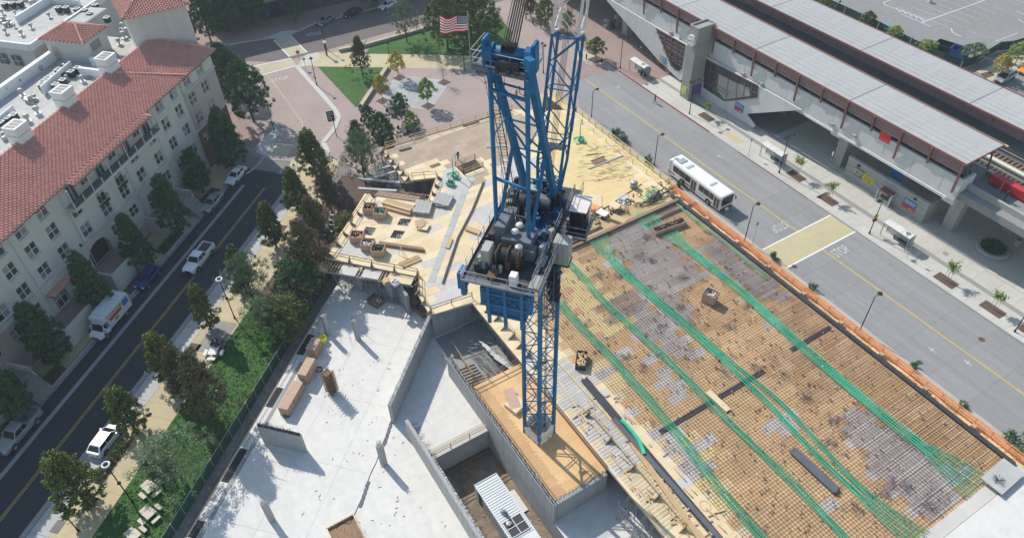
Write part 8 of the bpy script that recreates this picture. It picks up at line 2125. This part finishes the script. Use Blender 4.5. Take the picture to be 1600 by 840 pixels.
 mb = MB(); mb.box(-h - .02, -h + .0, -.26, .26, .55, .68); mb.build('number_plate', 'slab', t)
 t.location = p; t.rotation_euler.z = rz
 return t
car('white pickup truck driving down the shaded street over the yellow line', cd(65.75, -65.3), CA + math.pi, 6.0, 'pwhite', 'pickup', 1.98, 'pickup truck')
car('silver pickup truck parked at the left edge', cd(34.2, -70.0), CA + math.pi, 6.1, 'psilver', 'pickup', 1.98, 'pickup truck')
car('dark blue hatchback parked behind the moving truck', cd(60.6, -70.4), CA + math.pi, 4.4, 'pblue', 'hatch')
car('silver sedan parked on the building side of the street', cd(78.1, -70.45), CA + math.pi, 4.7, 'psilver', 'sedan')
car('white sedan parked at the top of the shaded street', cd(85.4, -70.35), CA + math.pi, 4.8, 'pwhite', 'sedan')
car('white hatchback with dark rear window parked by the lawn', cd(35.7, -59.25), CA, 4.7, 'pwhite', 'hatch', 1.9)
a, b = at(498, 40), at(518, 31); an = math.atan2((b - a).y, (b - a).x)
car('silver sedan in the shade before the brick shops', at(509, 36), an + math.pi, 4.7, 'pgrey', 'sedan')
car('black sedan in the shade behind the silver one', at(551, 24), an + math.pi, 4.7, 'pblack', 'sedan')
car('white car at the top edge of the shaded cross street', at(606, 12), an + math.pi, 4.6, 'pwhite', 'sedan')
a, b = at(1555, 128), at(1583, 113); an2 = math.atan2((b - a).y, (b - a).x)
car('silver minivan parked beyond the tracks at the right', at(1568, 125), an2 + math.pi, 4.8, 'psilver', 'minivan', 1.9)
car('orange car cut off by the right edge of the photo', at(1604, 112), an2 + math.pi, 4.6, 'porange', 'sedan')
# moving truck
t = T('moving_truck', 'white moving truck with a red band on its box, parked in front of the building', 'truck')
mb = MB(); mb.box(-3.3, 1.2, -1.12, 1.12, .75, 3.1); mb.build('cargo_box', 'boxwhite', t, bevel=.04)
mb = MB(); mb.box(1.2, 1.9, -1.08, 1.08, 2.2, 3.08); mb.build('overcab', 'boxwhite', t, bevel=.08)
for k in range(6): mb = MB(); mb.box(-3.2 + k * .74, -3.17 + k * .74, -1.1, 1.1, 3.101, 3.11); mb.build('roof_seam', 'cabgrey', t)
mb = MB(); mb.box(-3.35, 2.2, -.5, .5, .5, .74); mb.build('chassis', 'steeldk', t)
mb = MB(); loft(mb, [(1.22, .45, 1.25, .98), (2.6, .45, 1.22, .98), (3.15, .5, 1.05, .9), (3.3, .55, .8, .8)], lambda a, b, c: [(-c, a), (-c, b - .1), (-c * .9, b), (c * .9, b), (c, b - .1), (c, a)]); mb.build('cab_body', 'pwhite', t, bevel=.04)
cabin(t, 'pwhite', (2.45, 2.0, 1.3, 1.23), 1.2, 2.12, .95, .84)
for x in (2.35, -1.9):
 for y in (-.98, .98): wheel(t, x, y, .38, .24)
for y in (-.65, .65): mb = MB(); mb.box(3.2, 3.32, y - .15, y + .15, .75, .95); mb.build('headlight', 'lampglass', t); mb = MB(); mb.box(2.1, 2.25, y * 1.75 - .12, y * 1.75 + .12, 1.3, 1.7); mb.build('mirror', 'pwhite', t)
mb = MB(); mb.box(3.28, 3.34, -.5, .5, .6, .85); mb.build('grille', 'black', t)
for s in (-1, 1):
 mb = MB(); mb.box(-1.5, .95, s * 1.125 - .004, s * 1.125 + .004, 1.75, 2.25); mb.build('red_band', 'signred', t)
 mb = MB(); mb.box(-3.0, -1.9, s * 1.125 - .004, s * 1.125 + .004, 1.75, 2.7); mb.build('picture_panel', 'signblue', t)
 mb = MB(); mb.box(-1.75, -1.15, s * 1.128 - .004, s * 1.128 + .004, 2.2, 2.75); mb.build('green_mark', 'leaflime', t)
 mb = MB(); mb.box(-.6, .1, s * 1.128 - .004, s * 1.128 + .004, 1.15, 1.6); mb.build('green_mark', 'leaflime', t)
 mb = MB(); mb.box(2.1, 2.6, s * .985 - .004, s * .985 + .004, .8, 1.05); mb.build('red_mark', 'signred', t)
 lettering('box_lettering', 'U-HAUL', .62, 'black', t, (.05, s * 1.131, 2.55), (-s, 0, 0), (0, 0, 1))
t.location = cd(52.1, -70.35); t.rotation_euler.z = CA + math.pi
# bus
t = T('city_bus', 'white city bus with a red lower stripe on the near side of the bus road', 'bus')
L_, w = 12.1, 1.32
mb = MB(); loft(mb, [(-6.05, .5, 2.9, w * .94), (-5.9, .4, 3.0, w), (5.8, .4, 3.0, w), (6.0, .42, 2.95, w * .96), (6.05, .5, 2.8, w * .92)], lambda a, b, c: [(-c, a), (-c * 1.0, 1.2), (-c * .99, b - .18), (-c * .9, b), (c * .9, b), (c * .99, b - .18), (c, 1.2), (c, a)]); mb.build('body', 'pwhite', t)
mb = MB(); mb.box(-5.8, 5.85, -w * .86, w * .86, 3.0, 3.03); mb.build('roof_skin', 'pwhite', t)
for x, l_, m_ in ((-5.0, 1.1, 'cabgrey'), (-2.9, .6, 'kerb'), (2.5, .5, 'kerb')): mb = MB(); mb.box(x, x + l_, -.75, .75, 3.03, 3.14 if m_ == 'cabgrey' else 3.1); mb.build('roof_unit' if m_ == 'cabgrey' else 'roof_hatch', m_, t, bevel=.03)
for s in (-1, 1):
 xs_ = [(-4.9, -3.6), (-3.5, -2.2), (-2.1, -.85), (1.1, 2.2), (2.3, 3.4), (3.5, 4.4)] if s < 0 else [(-4.9 + k * 1.33, -3.65 + k * 1.33) for k in range(7)]
 for a, b in xs_: mb = MB(); mb.box(a, b, s * (w + .004) - .012, s * (w + .004) + .012, 1.45, 2.5); mb.build('window', 'carglass', t)
 for a, b in ((-6.0, -4.3), (-3.1, -.7 if s < 0 else 2.0), (3.2, 4.4)):
  mb = MB(); mb.box(a, b, s * (w + .003) - .01, s * (w + .003) + .01, .78, 1.0); mb.build('red_stripe', 'busred', t)
for a in (-.65, 4.55):
 for k in range(2):
  mb = MB(); mb.box(a + k * .62, a + .56 + k * .62, -w - .02, -w + .0, .5, 2.5); d_ = mb.build('door', 'steel', t)
  mb = MB(); mb.box(a + .1 + k * .62, a + .46 + k * .62, -w - .03, -w - .021, .7, 2.35); mb.build('door_glass', 'carglass', d_)
mb = MB(); mb.box(.95, 2.9, -w - .012, -w - .002, .75, 1.35); mb.build('side_advert', mat('advert_print', (.45, .6, .66), .6, .1, 4), t)
mb = MB(); mb.box(5.98, 6.06, -w * .86, w * .86, 1.25, 2.55); mb.build('windscreen', 'carglass', t); mb = MB(); mb.box(5.98, 6.07, -w * .8, w * .8, 2.6, 2.85); mb.build('destination_board', 'black', t)
mb = MB(); mb.box(5.95, 6.15, -w * .95, w * .95, .45, .7); mb.build('bumper', 'steeldk', t, bevel=.04); mb = MB(); mb.box(5.98, 6.06, -w * .8, w * .8, .8, .95); mb.build('red_front', 'busred', t)
for y in (-.95, .95): mb = MB(); mb.box(6.0, 6.08, y - .18, y + .18, .98, 1.16); mb.build('headlight', 'lampglass', t); mb = MB(); mb.beam((6.0, y * 1.35, 2.6), (6.35, y * 1.5, 2.3), .06, .06); mb.box(6.28, 6.4, y * 1.5 - .09, y * 1.5 + .09, 1.9, 2.35); mb.build('mirror', 'black', t)
for x in (-2.6 , 3.45):
 for s in (-1, 1):
  mb = MB(); mb.tube((x, s * (w - .16), .55), (x, s * (w + .005), .55), .62, 18); mb.build('wheel_arch', 'black', t); wheel(t, x, s * (w - .08), .48, .26)
t.location = (-65.7, 74.1, 0)
# ================================================================ STREET LAMPS AND SIGNS
def lamp(label, b, ty, kind='hook', arm=(0, 1, 0), z=.1, h=None):
 p = at(b[0], b[1], z); h = h or (rise(p, ty).z - z); t = T('street_lamp', label, 'street lamp', p); A_ = Vector(arm).normalized()
 mb = MB(); mb.tube(p, p + Vector((0, 0, .5)), .14, 8, .11); mb.build('base', 'black', t)
 mb = MB(); mb.tube(p + Vector((0, 0, .5)), p + Vector((0, 0, h)), .075, 8, .055); mb.build('pole', 'black', t)
 top = p + Vector((0, 0, h))
 if kind == 'hook':
  for s in ((1,) if label.find('twin') < 0 else (1, -1)):
   e = top + A_ * .9 * s; mb = MB(); mb.tube(top, e + Vector((0, 0, .08)), .045, 6); mb.build('arm', 'black', t)
   mb = MB(); mb.lathe(e.x, e.y, [(.05, e.z + .2), (.32, e.z + .12), (.34, e.z), (.1, e.z - .03)], 12); hd = mb.build('lamp_head', 'black', t)
   mb = MB(); mb.lathe(e.x, e.y, [(.26, e.z - .02), (.2, e.z - .08), (.02, e.z - .1)], 12); mb.build('lamp_lens', 'lampglass', hd)
 elif kind == 'ring':
  mb = MB(); n = 16
  pts = [top + Vector((.36 * math.cos(k / n * 6.283), .36 * math.sin(k / n * 6.283), .12)) for k in range(n + 1)]; mb.path(pts, .10, 6); mb.build('ring_shade', 'parapet', t)
  mb = MB(); mb.lathe(top.x, top.y, [(.2, top.z - .1), (.24, top.z + .1), (.12, top.z + .3), (.02, top.z + .35)], 10); mb.build('lamp_head', 'black', t)
  mb = MB(); q = p + Vector((0, 0, h * .52)); mb.lathe(q.x, q.y, [(.08, q.z - .2), (.22, q.z), (.2, q.z + .12), (.06, q.z + .2)], 8); mb.build('collar', 'black', t)
 elif kind == 'acorn':
  mb = MB(); mb.lathe(top.x, top.y, [(.08, top.z - .3), (.24, top.z - .1), (.2, top.z + .02)], 10); mb.build('lamp_glass', 'lampglass', t)
  mb = MB(); mb.lathe(top.x, top.y, [(.36, top.z + .03), (.34, top.z + .08), (.08, top.z + .3), (.02, top.z + .45)], 12); mb.build('lamp_cap', 'black', t)
  mb = MB(); q = p + Vector((0, 0, h * .62)); mb.tube(q - A_ * .45, q + A_ * .45, .03, 5); mb.build('banner_arm', 'black', t)
 elif kind == 'twin':
  for s in (-1, 1):
   e = top + A_ * .5 * s + Vector((0, 0, .05)); mb = MB(); mb.tube(top - Vector((0, 0, .3)), e, .04, 5); mb.build('arm', 'black', t)
   mb = MB(); mb.lathe(e.x, e.y, [(.05, e.z), (.25, e.z + .1), (.3, e.z + .3), (.05, e.z + .55)], 10); mb.build('lamp_head', 'black', t)
 return t
lamp('ring-topped street lamp between the street trees and the lawn', (367, 497), 437, 'ring'); lamp('ring-topped street lamp standing over the white hatchback', (207, 783), 685, 'ring', h=7.3)
lamp('ring-topped lamp at the top end of the lawn side', (468, 292), 263, 'ring', h=4.2)
lamp('hook lamp nearest the right edge beside the orange netting', (1343, 517), 463, arm=(0, 1, 0)); lamp('hook lamp in front of the bus', (1163, 377), 322); lamp('hook lamp behind the bus', (1022, 260), 213); lamp('hook lamp beside the crane boom on the near kerb', (924, 185), 142)
lamp('twin-headed lamp on the station sidewalk before the dark underpass', (1217, 270), 213); lamp('lamp by the clock tower foot with two heads twin', (1077, 178), 126); lamp('twin hook lamp on the station sidewalk near the ticket wall', (1358, 365), 311); lamp('lamp on the brick sidewalk twin left of the first shelter', (969, 107), 57)
lamp('lamp pole cut by the right edge of the photo', (1585, 518), 460)
lamp('acorn lamp at the plaza kerb, nearest', (495, 133), 92, 'acorn'); lamp('acorn lamp beside the information board', (510, 77), 38, 'acorn'); lamp('acorn lamp on the tan plaza walk near the crane head', (726, 110), 70, 'acorn'); lamp('acorn lamp on the far lawn edge', (611, 106), 69, 'acorn')
lamp('twin lantern lamp behind the crane head on the brick street', (849, 114), 72, 'twin', arm=(1, 0, 0)); lamp('lantern lamp in the parking lot beside the first fence tree', (1306, 25), 3, 'acorn'); lamp('dark lamp post on the brick corner under the round tree', (428, 203), 160, 'acorn')
lamp('thin street lamp at the lower left parking bay', (123, 829), 795, 'acorn', h=3.0)
def signpost(label, b, ty, m_, w_=.6, h_=.6, shape='box', face=None, post='steel', name='road_sign'):
 p = at(b[0], b[1], .12); h = rise(p, ty).z - .12; t = T(name, label, 'sign', p); mb = MB(); mb.tube(p, p + Vector((0, 0, h)), .035, 6); mb.build('post', post, t)
 f = Vector(face or (-.86, .2, 0)).normalized(); s = Vector((-f.y, f.x, 0)); c = p + Vector((0, 0, h - h_ / 2)) + f * .05
 mb = MB()
 if shape == 'oct':
  pts = [c + s * (w_ / 2 * math.cos(R(22.5 + 45 * k)) / .924) + Vector((0, 0, w_ / 2 * math.sin(R(22.5 + 45 * k)) / .924)) for k in range(8)]
  mb.add([q - f * .015 for q in pts] + [q + f * .015 for q in pts], [tuple(range(8)), tuple(range(8, 16))] + [(k, (k + 1) % 8, 8 + (k + 1) % 8, 8 + k) for k in range(8)])
 else: mb.beam(c - s * w_ / 2, c + s * w_ / 2, .03, h_)
 mb.build('sign_plate', m_, t); return t, c, f, s
camdir = lambda b: Vector((-at(*b).x, -at(*b).y, 0)).normalized()
t, c, f, s = signpost('red octagonal stop sign at the plaza kerb', (470, 103), 79, 'signred', .75, .75, 'oct', camdir((470, 103)), 'black'); lettering('sign_word', 'STOP', .26, 'slab', t, c + f * .03, -s if (-s).dot(RW) > 0 else s, (0, 0, 1))
t, c, f, s = signpost('red octagonal stop sign under a green plate beside the crosswalk', (1359, 362), 340, 'signred', .75, .75, 'oct', (.9, -.4, 0), 'steel')
mb = MB(); mb.beam(c - s * .3 + Vector((0, 0, .75)), c + s * .3 + Vector((0, 0, .75)), .03, .6); mb.build('green_plate', 'lime', t)
t, c, f, s = signpost('fluorescent green pedestrian sign at the brick street', (917, 90), 65, 'lime', .8, .8, 'box', camdir((917, 90)), 'steel')
mb = MB(); mb.beam(c - s * .3 - Vector((0, 0, .9)), c + s * .3 - Vector((0, 0, .9)), .03, .5); mb.build('lower_plate', mat('magenta_print', (.45, .03, .2), .6, .05), t)
signpost('grey sign back on a post at the plaza kerb', (479, 112), 91, 'cabgrey', .5, .5)
signpost('thin bus stop post left of the middle shelter', (1169, 243), 217, 'cabgrey', .35, .5); signpost('white sign on a post before the underpass column', (1293, 267), 237, 'parapet', .45, .8, 'box', (-.6, -.9, 0)); signpost('thin bus stop post right of the lower shelter', (1416, 404), 379, 'cabgrey', .35, .5); signpost('small sign post in front of the bus', (1176, 380), 347, 'cabgrey', .4, .6); signpost('white sign on a short post at the kerb in front of the bus', (1133, 340), 325, 'parapet', .5, .4)
# green plaza board
p = at(526, 213, .05); t = T('green_board', 'dark green lettered board on a post at the plaza corner', 'sign', p); h = rise(p, 173).z
mb = MB(); mb.tube(p, (p.x, p.y, h - .2), .07, 6); mb.build('post', 'black', t); f = camdir((526, 213)); s = Vector((-f.y, f.x, 0)); s = s if s.dot(RW) > 0 else -s
c = Vector((p.x, p.y, h - 1.0)) + f * .08 - s * .3; mb = MB(); mb.beam(c - s * .62, c + s * .62, .06, 2.0); mb.build('board', 'signgreen', t)
mb = MB()
for r, wds in enumerate(((.5, .3), (.35, .2, .2), (.5,), (.3, .35), (.25, .25))):
 x = -.45
 for w_ in wds: a = c + f * .04 + s * x + Vector((0, 0, .7 - r * .33)); mb.beam(a, a + s * w_, .01, .12); x += w_ + .1
mb.build('board_lettering', 'slab', t)
# information board and plaza walls
p = at(508, 88, .05); t = T('information_board', 'double-sided information board on the tan walk', 'notice board', p); f = camdir((508, 88))
for k in (0, 1):
 q = p + Vector((-.3 + k * .6, .4, 0)); mb = MB(); mb.beam(q, q + Vector((0, 0, 3.0)), .16, .16); mb.build('post', 'steeldk', t)
mb = MB(); mb.beam(p + Vector((-.35, .4, 1.7)), p + Vector((.45, .4, 1.7)), .1, 2.2); mb.build('panel', 'steeldk', t); mb = MB(); mb.beam(p + Vector((-.5, .4, 3.0)), p + Vector((.6, .4, 3.0)), .7, .12); mb.build('cap', 'cabgrey', t)
for pts, lab in ((((606, 107), (562, 173)), 'low cream-capped wall along the triangular lawn'), (((530, 81), (572, 73), (630, 57), (681, 42)), 'long low curved wall along the far lawn')):
 P = px(*pts, z=.05); t = T('garden_wall', lab, 'low wall', P[0])
 for a, b in zip(P, P[1:]):
  n = max(1, int((b - a).length / 2.2)) if len(pts) > 1 else 1
  for k in range(n):
   u, v = a.lerp(b, k / n), a.lerp(b, (k + .985) / n); mb = MB(); mb.beam(u + Vector((0, 0, .3)), v + Vector((0, 0, .3)), .5, .55); mb.build('wall_block', 'conc', t)
   mb = MB(); mb.beam(u + Vector((0, 0, .62)), v + Vector((0, 0, .62)), .62, .1); mb.build('cap_stone', 'walktan', t)
c = at(563, 171); mb = MB(); mb.lathe(c.x, c.y, [(.35, .05), (.4, .9), (.36, 1.0), (.1, 1.05)], 12); tag(mb.build('litter_bin', 'black'), 'round black litter bin at the end of the low lawn wall', 'litter bin')
# tables
def table_set(label, x, y, umbrella=False, rz=0.3):
 c = at(x, y, .06); t = T('table_set', label, 'outdoor table', c)
 mb = MB(); mb.lathe(c.x, c.y, [(.25, .06), (.06, .12), (.06, .72), (.6, .74), (.6, .78), (.02, .78)], 14); mb.build('table', 'steeldk', t)
 for k in range(4):
  a = rz + k * math.pi / 2; d = Vector((math.cos(a), math.sin(a), 0)); q = c + d * 1.0
  mb = MB(); mb.obox(q.x, q.y, .42, .5, .5, .05, a); s_ = mb.build('seat', 'steeldk', t)
  mb = MB(); e = q + d * .25; mb.obox(e.x, e.y, .45, .05, .5, .5, a); mb.build('backrest', 'steeldk', t)
  for sx in (-.2, .2):
   for sy in (-.2, .2): mb = MB(); e = q + d * sx + Vector((-d.y, d.x, 0)) * sy; mb.box(e.x - .02, e.x + .02, e.y - .02, e.y + .02, .06, .42); mb.build('leg', 'steeldk', t)
 return t
table_set('dark table and chairs on the plaza left of the lime-green tree', 612, 180); table_set('dark table and chairs below the conifer on the plaza', 627, 176, rz=.8); table_set('dark table and chairs nearest the plaza guardrail, left', 630, 207); table_set('dark table and chairs nearest the plaza guardrail, right', 645, 204, rz=.7); table_set('dark table and chairs at the lower left corner of the plaza', 572, 195)
table_set('dark table and chairs on the tan walk by the crane head', 752, 112)
c = at(523 + 2, 332);
def picnic(label, x, y, m_='pergola', dirt=False, rz=.4):
 c = at(x, y, .12); t = T('picnic_table', label, 'picnic table', c)
 mb = MB(); mb.obox(c.x, c.y, .7, 1.15, 1.15, .08, rz); mb.build('table_top', m_, t); mb = MB(); mb.obox(c.x, c.y, .12, .35, .35, .58, rz); mb.build('pedestal', m_, t)
 for k in range(4):
  a = rz + k * math.pi / 2; q = c + Vector((math.cos(a), math.sin(a), 0)) * 1.05
  mb = MB(); mb.obox(q.x, q.y, .42, .42, 1.0, .08, a); mb.build('bench_seat', m_, t); mb = MB(); mb.obox(q.x, q.y, .12, .25, .35, .3, a); mb.build('bench_foot', m_, t)
picnic('pale picnic table on the lawn, uppermost of three', 237, 765); picnic('pale picnic table on the lawn, middle of three', 236, 805); picnic('pale picnic table cut by the bottom edge', 212, 840)
picnic('dark picnic table on the small terrace by the lawn', 340, 540, 'steeldk'); picnic('pale small picnic table on the terrace edge', 335, 553, 'parapet', rz=1.0)
for (x, y, lab) in ((521, 336, 'white ring-shaped seat under the bronze trees'), (342, 618, 'grey ring-shaped bin beside the bronze conifer')):
 c = at(x, y, .1); mb = MB(); mb.path([(c.x + .55 * math.cos(k * .4), c.y + .55 * math.sin(k * .4), .5) for k in range(17)], .14, 6); tag(mb.build('ring_seat', 'parapet' if x == 521 else 'cabgrey'), lab, 'seat')
for k, (x, y) in enumerate(((515, 354), (508, 362), (522, 352))): picnic('small white table under the bronze trees, %s' % ('nearest the fence', 'farther left', 'beside the ring seat')[k], x, y, 'cabgrey', rz=k)
c = at(331, 745 - 90 + 88, .12)
# drain grate lower left, bollards
c = at(90, 822, .13); mb = MB(); mb.obox(c.x, c.y, .13, 1.4, 1.0, .02, CA); tag(mb.build('drain_grate', 'steeldk'), 'dark square drain grate in the sidewalk at the lower left', 'drain')
for k, (x, y) in enumerate(((822, 30), (833, 38), (845, 44), (916, 92), (940, 98))):
 c = at(x, y, .12); mb = MB(); mb.lathe(c.x, c.y, [(.14, .12), (.14, 1.0), (.09, 1.12), (.02, 1.15)], 8); tag(mb.build('bollard', 'black'), ('black bollard by the round tree, top one', 'black bollard by the round tree, middle one', 'black bollard by the round tree, lower one', 'black bollard left of the young tree in the pit', 'black bollard right of the young tree in the pit')[k], 'bollard')
for (x, y, lab, w_, h_) in ((947, 44, 'white ticket kiosk under the viaduct left of the column', .9, 1.9), (957, 45, 'dark machine beside the white kiosk under the viaduct', .9, 1.7), (963, 40, 'pale machine behind the dark one under the viaduct', 1.0, 2.3)):
 c = at(x, y, .12); t = T('kiosk', lab, 'kiosk', c); mb = MB(); mb.obox(c.x, c.y, .12, w_, w_ * .8, h_, 0); mb.build('body', 'steeldk' if 'dark' in lab[:5] else 'cabgrey', t, bevel=.04); mb = MB(); mb.obox(c.x, c.y - w_ * .41, 1.1, w_ * .6, .03, .5, 0); mb.build('screen', 'carglass', t)
for k in range(7):
 c = at(975 + k * 8, 60 + k * 6.2, .12); t = T('bicycle_rack', 'x', 'bicycle rack', c)
 t['label'] = 'bicycle rack in the shade under the viaduct, ' + ORD[k] + ' from the left'; t['group'] = 'bicycle racks under the viaduct'
 mb = MB(); mb.path([(c.x, c.y, .12), (c.x, c.y, .9), (c.x + .7, c.y, .9), (c.x + .7, c.y, .12)], .04, 5); mb.build('hoop', 'steel', t)
 for s in (-.4, .9):
  mb = MB(); q = Vector((c.x + s, c.y + .4, .46)); mb.path([q + Vector((.33 * math.cos(a * .45), .02 * a * 0, .33 * math.sin(a * .45))) for a in range(15)], .025, 4); mb.build('bike_wheel', 'black', t)
# ================================================================ PEOPLE
def person(label, p, rz, shirt='clothdk', legs='clothdk', pose='walk', helmet=None, s=1.0):
 t = T('person', label, 'person', (0, 0, 0))
 J = {}
 if pose == 'sit': hip, kneeL, kneeR, fL_, fR_ = (0, 0, .50), (.42, .1, .52), (.42, -.1, .52), (.44, .1, .06), (.46, -.12, .06)
 else: hip, kneeL, kneeR, fL_, fR_ = (0, 0, .93), (.16, .09, .50), (-.04, -.09, .50), (.26, .09, .06), (-.30, -.09, .10)
 if pose == 'stand': kneeL, kneeR, fL_, fR_ = (.02, .1, .5), (.02, -.1, .5), (0, .11, .05), (0, -.11, .05)
 hz = hip[2]
 def skin(name, verts, edges, rad, m_):
  me = bpy.data.meshes.new(name); me.from_pydata(verts, edges, []); o = bpy.data.objects.new(name, me); COL.objects.link(o)
  md = o.modifiers.new('s', 'SKIN'); o.modifiers.new('ss', 'SUBSURF').levels = 1
  for v, r in zip(me.skin_vertices[0].data, rad): v.radius = r
  me.skin_vertices[0].data[0].use_root = True
  bpy.context.view_layer.update(); m2 = bpy.data.meshes.new_from_object(o.evaluated_get(bpy.context.evaluated_depsgraph_get())); bpy.data.objects.remove(o)
  m2.name = name; m2.materials.clear(); m2.materials.append(M[m_]); m2.polygons.foreach_set('use_smooth', [True] * len(m2.polygons)); return m2
 V = [hip, (0, 0, hz + .25), (.01, 0, hz + .47), (.01, 0, hz + .56), (.04, 0, hz + .68),
   (.0, .20, hz + .46), (.02, .25, hz + .20), (.16, .23, hz - .02), (.22, .22, hz - .09), (0, -.20, hz + .46), (-.05, -.25, hz + .20), (.06, -.25, hz - .02), (.10, -.25, hz - .09),
   (0, .1, hz - .06), kneeL, fL_, (fL_[0] + .16, fL_[1], fL_[2] - .02), (0, -.1, hz - .06), kneeR, fR_, (fR_[0] + .16, fR_[1], fR_[2] - .02)]
 E_ = [(0, 1), (1, 2), (2, 3), (3, 4), (2, 5), (5, 6), (6, 7), (7, 8), (2, 9), (9, 10), (10, 11), (11, 12), (0, 13), (13, 14), (14, 15), (15, 16), (0, 17), (17, 18), (18, 19), (19, 20)]
 Rr = [(.14, .11), (.13, .10), (.16, .11), (.06, .06), (.095, .10), (.075, .07), (.05, .05), (.036, .036), (.04, .025), (.075, .07), (.05, .05), (.036, .036), (.04, .025), (.10, .10), (.065, .065), (.045, .045), (.04, .03), (.10, .10), (.065, .065), (.045, .045), (.04, .03)]
 body = skin('body', V, E_, Rr, legs); inst('body', body, t)
 # shirt over the torso and upper arms, slightly larger
 TV = [V[0], V[1], V[2], V[5], V[6], V[9], V[10], (0, 0, hz + .52)]; me = skin('jacket', TV, [(0, 1), (1, 2), (2, 3), (3, 4), (2, 5), (5, 6), (2, 7)], [(.155, .125), (.15, .12), (.175, .125), (.088, .085), (.062, .062), (.088, .085), (.062, .062), (.07, .07)], shirt); inst('jacket', me, t)
 mb = MB(); mb.sphere((.05, 0, hz + .72), .105, 10, 1.15); hd = mb.build('head', 'skin', t, smooth=True)
 mb = MB(); mb.sphere((.03, 0, hz + .76), .115, 10, .95); mb.build('helmet' if helmet else 'hair', helmet or 'hairdk', t, smooth=True)
 for sy in (-1, 1):
  mb = MB(); mb.sphere((.145, sy * .035, hz + .73), .012, 5); mb.build('eye', 'black', hd)
 mb = MB(); mb.sphere((.158, 0, hz + .705), .02, 5); mb.build('nose', 'skin', hd)
 for sy, hx in ((.22, .22), (-.25, .10)):
  mb = MB()
  for k in range(4): mb.tube((hx + .02, sy + (k - 1.5) * .018, hz - .10), (hx + .05, sy + (k - 1.5) * .022, hz - .18 - .008 * (k in (1, 2))), .009, 5)
  mb.tube((hx, sy - .03 * (1 if sy > 0 else -1), hz - .08), (hx + .05, sy - .06 * (1 if sy > 0 else -1), hz - .13), .01, 5); mb.build('fingers', 'skin', t)
 t.location = p; t.rotation_euler.z = rz; t.scale = (s, s, s)
 return t
person('person in dark clothes walking across the bus road near the kerb', at(1023, 161, 0), R(-120), 'clothdk', 'clothdk')
person('person standing at the end of the first bus shelter', at(1014, 118, .13), R(160), 'clothdk', 'clothdk', 'stand')
person('seated person in dark clothes under the first bus shelter', at(1004, 117, .13), R(-90), 'clothdk', 'clothdk', 'sit')
person('person in black on the station platform at the right edge', (-33.5, 98.4, 8.83), R(30), 'clothdk', 'clothdk', 'stand')
u, v = k2(886, 362); person('worker in a white helmet beside the crane cab', kz(u, v, ZC - .3), R(60), 'clothdk', 'clothdk', 'stand', 'parapet')
person('worker with a pale top and white helmet on the shaft side of the deck', at(716, 250, ZD), R(20), 'clothdk', 'clothblue', 'stand', 'parapet')
for k, (x, y) in enumerate(((807, 152), (812, 146), (820, 155))):
 person(('worker in a hi-vis vest seen between the crane legs, left', 'worker in dark clothes seen between the crane legs, middle', 'worker seen between the crane legs, right')[k], at(x, y, 0.02), R(50 * k), ('hivis', 'clothdk', 'clothblue')[k], 'clothdk', 'stand', 'parapet')
# drone's-eye litter of leaves on the tan walk and lawn shade
mb = MB()
for k in range(700):
 c = random.uniform(24, 84); d = random.uniform(-57.9, -53.6); p = cd(c, d, .125); s = random.uniform(.02, .05); mb.add([p + Vector((-s, 0, 0)), p + Vector((0, s, .01)), p + Vector((s, 0, 0))], [(0, 1, 2)])
tag(mb.build('fallen_leaves', 'leafbrown', kind='stuff'), 'fallen leaves scattered along the tan sidewalk by the lawn', 'leaves')
# ================================================================ AIR
hz = bpy.data.materials.new('haze'); hz.use_nodes = True
nt = hz.node_tree; nt.nodes.remove(nt.nodes['Principled BSDF'])
pv = nt.nodes.new('ShaderNodeVolumePrincipled'); pv.inputs['Color'].default_value = (0.72, 0.86, 1.0, 1); pv.inputs['Density'].default_value = 0.00028; pv.inputs['Anisotropy'].default_value = 0.2
nt.links.new(pv.outputs[0], nt.nodes['Material Output'].inputs['Volume'])
M['haze'] = hz
mb = MB(); mb.box(-430, 170, -270, 490, -5.0, 82.0); o = mb.build('haze', 'haze', kind='stuff'); o['label'] = 'thin pale blue daylight haze over the whole site'; o['category'] = 'haze'
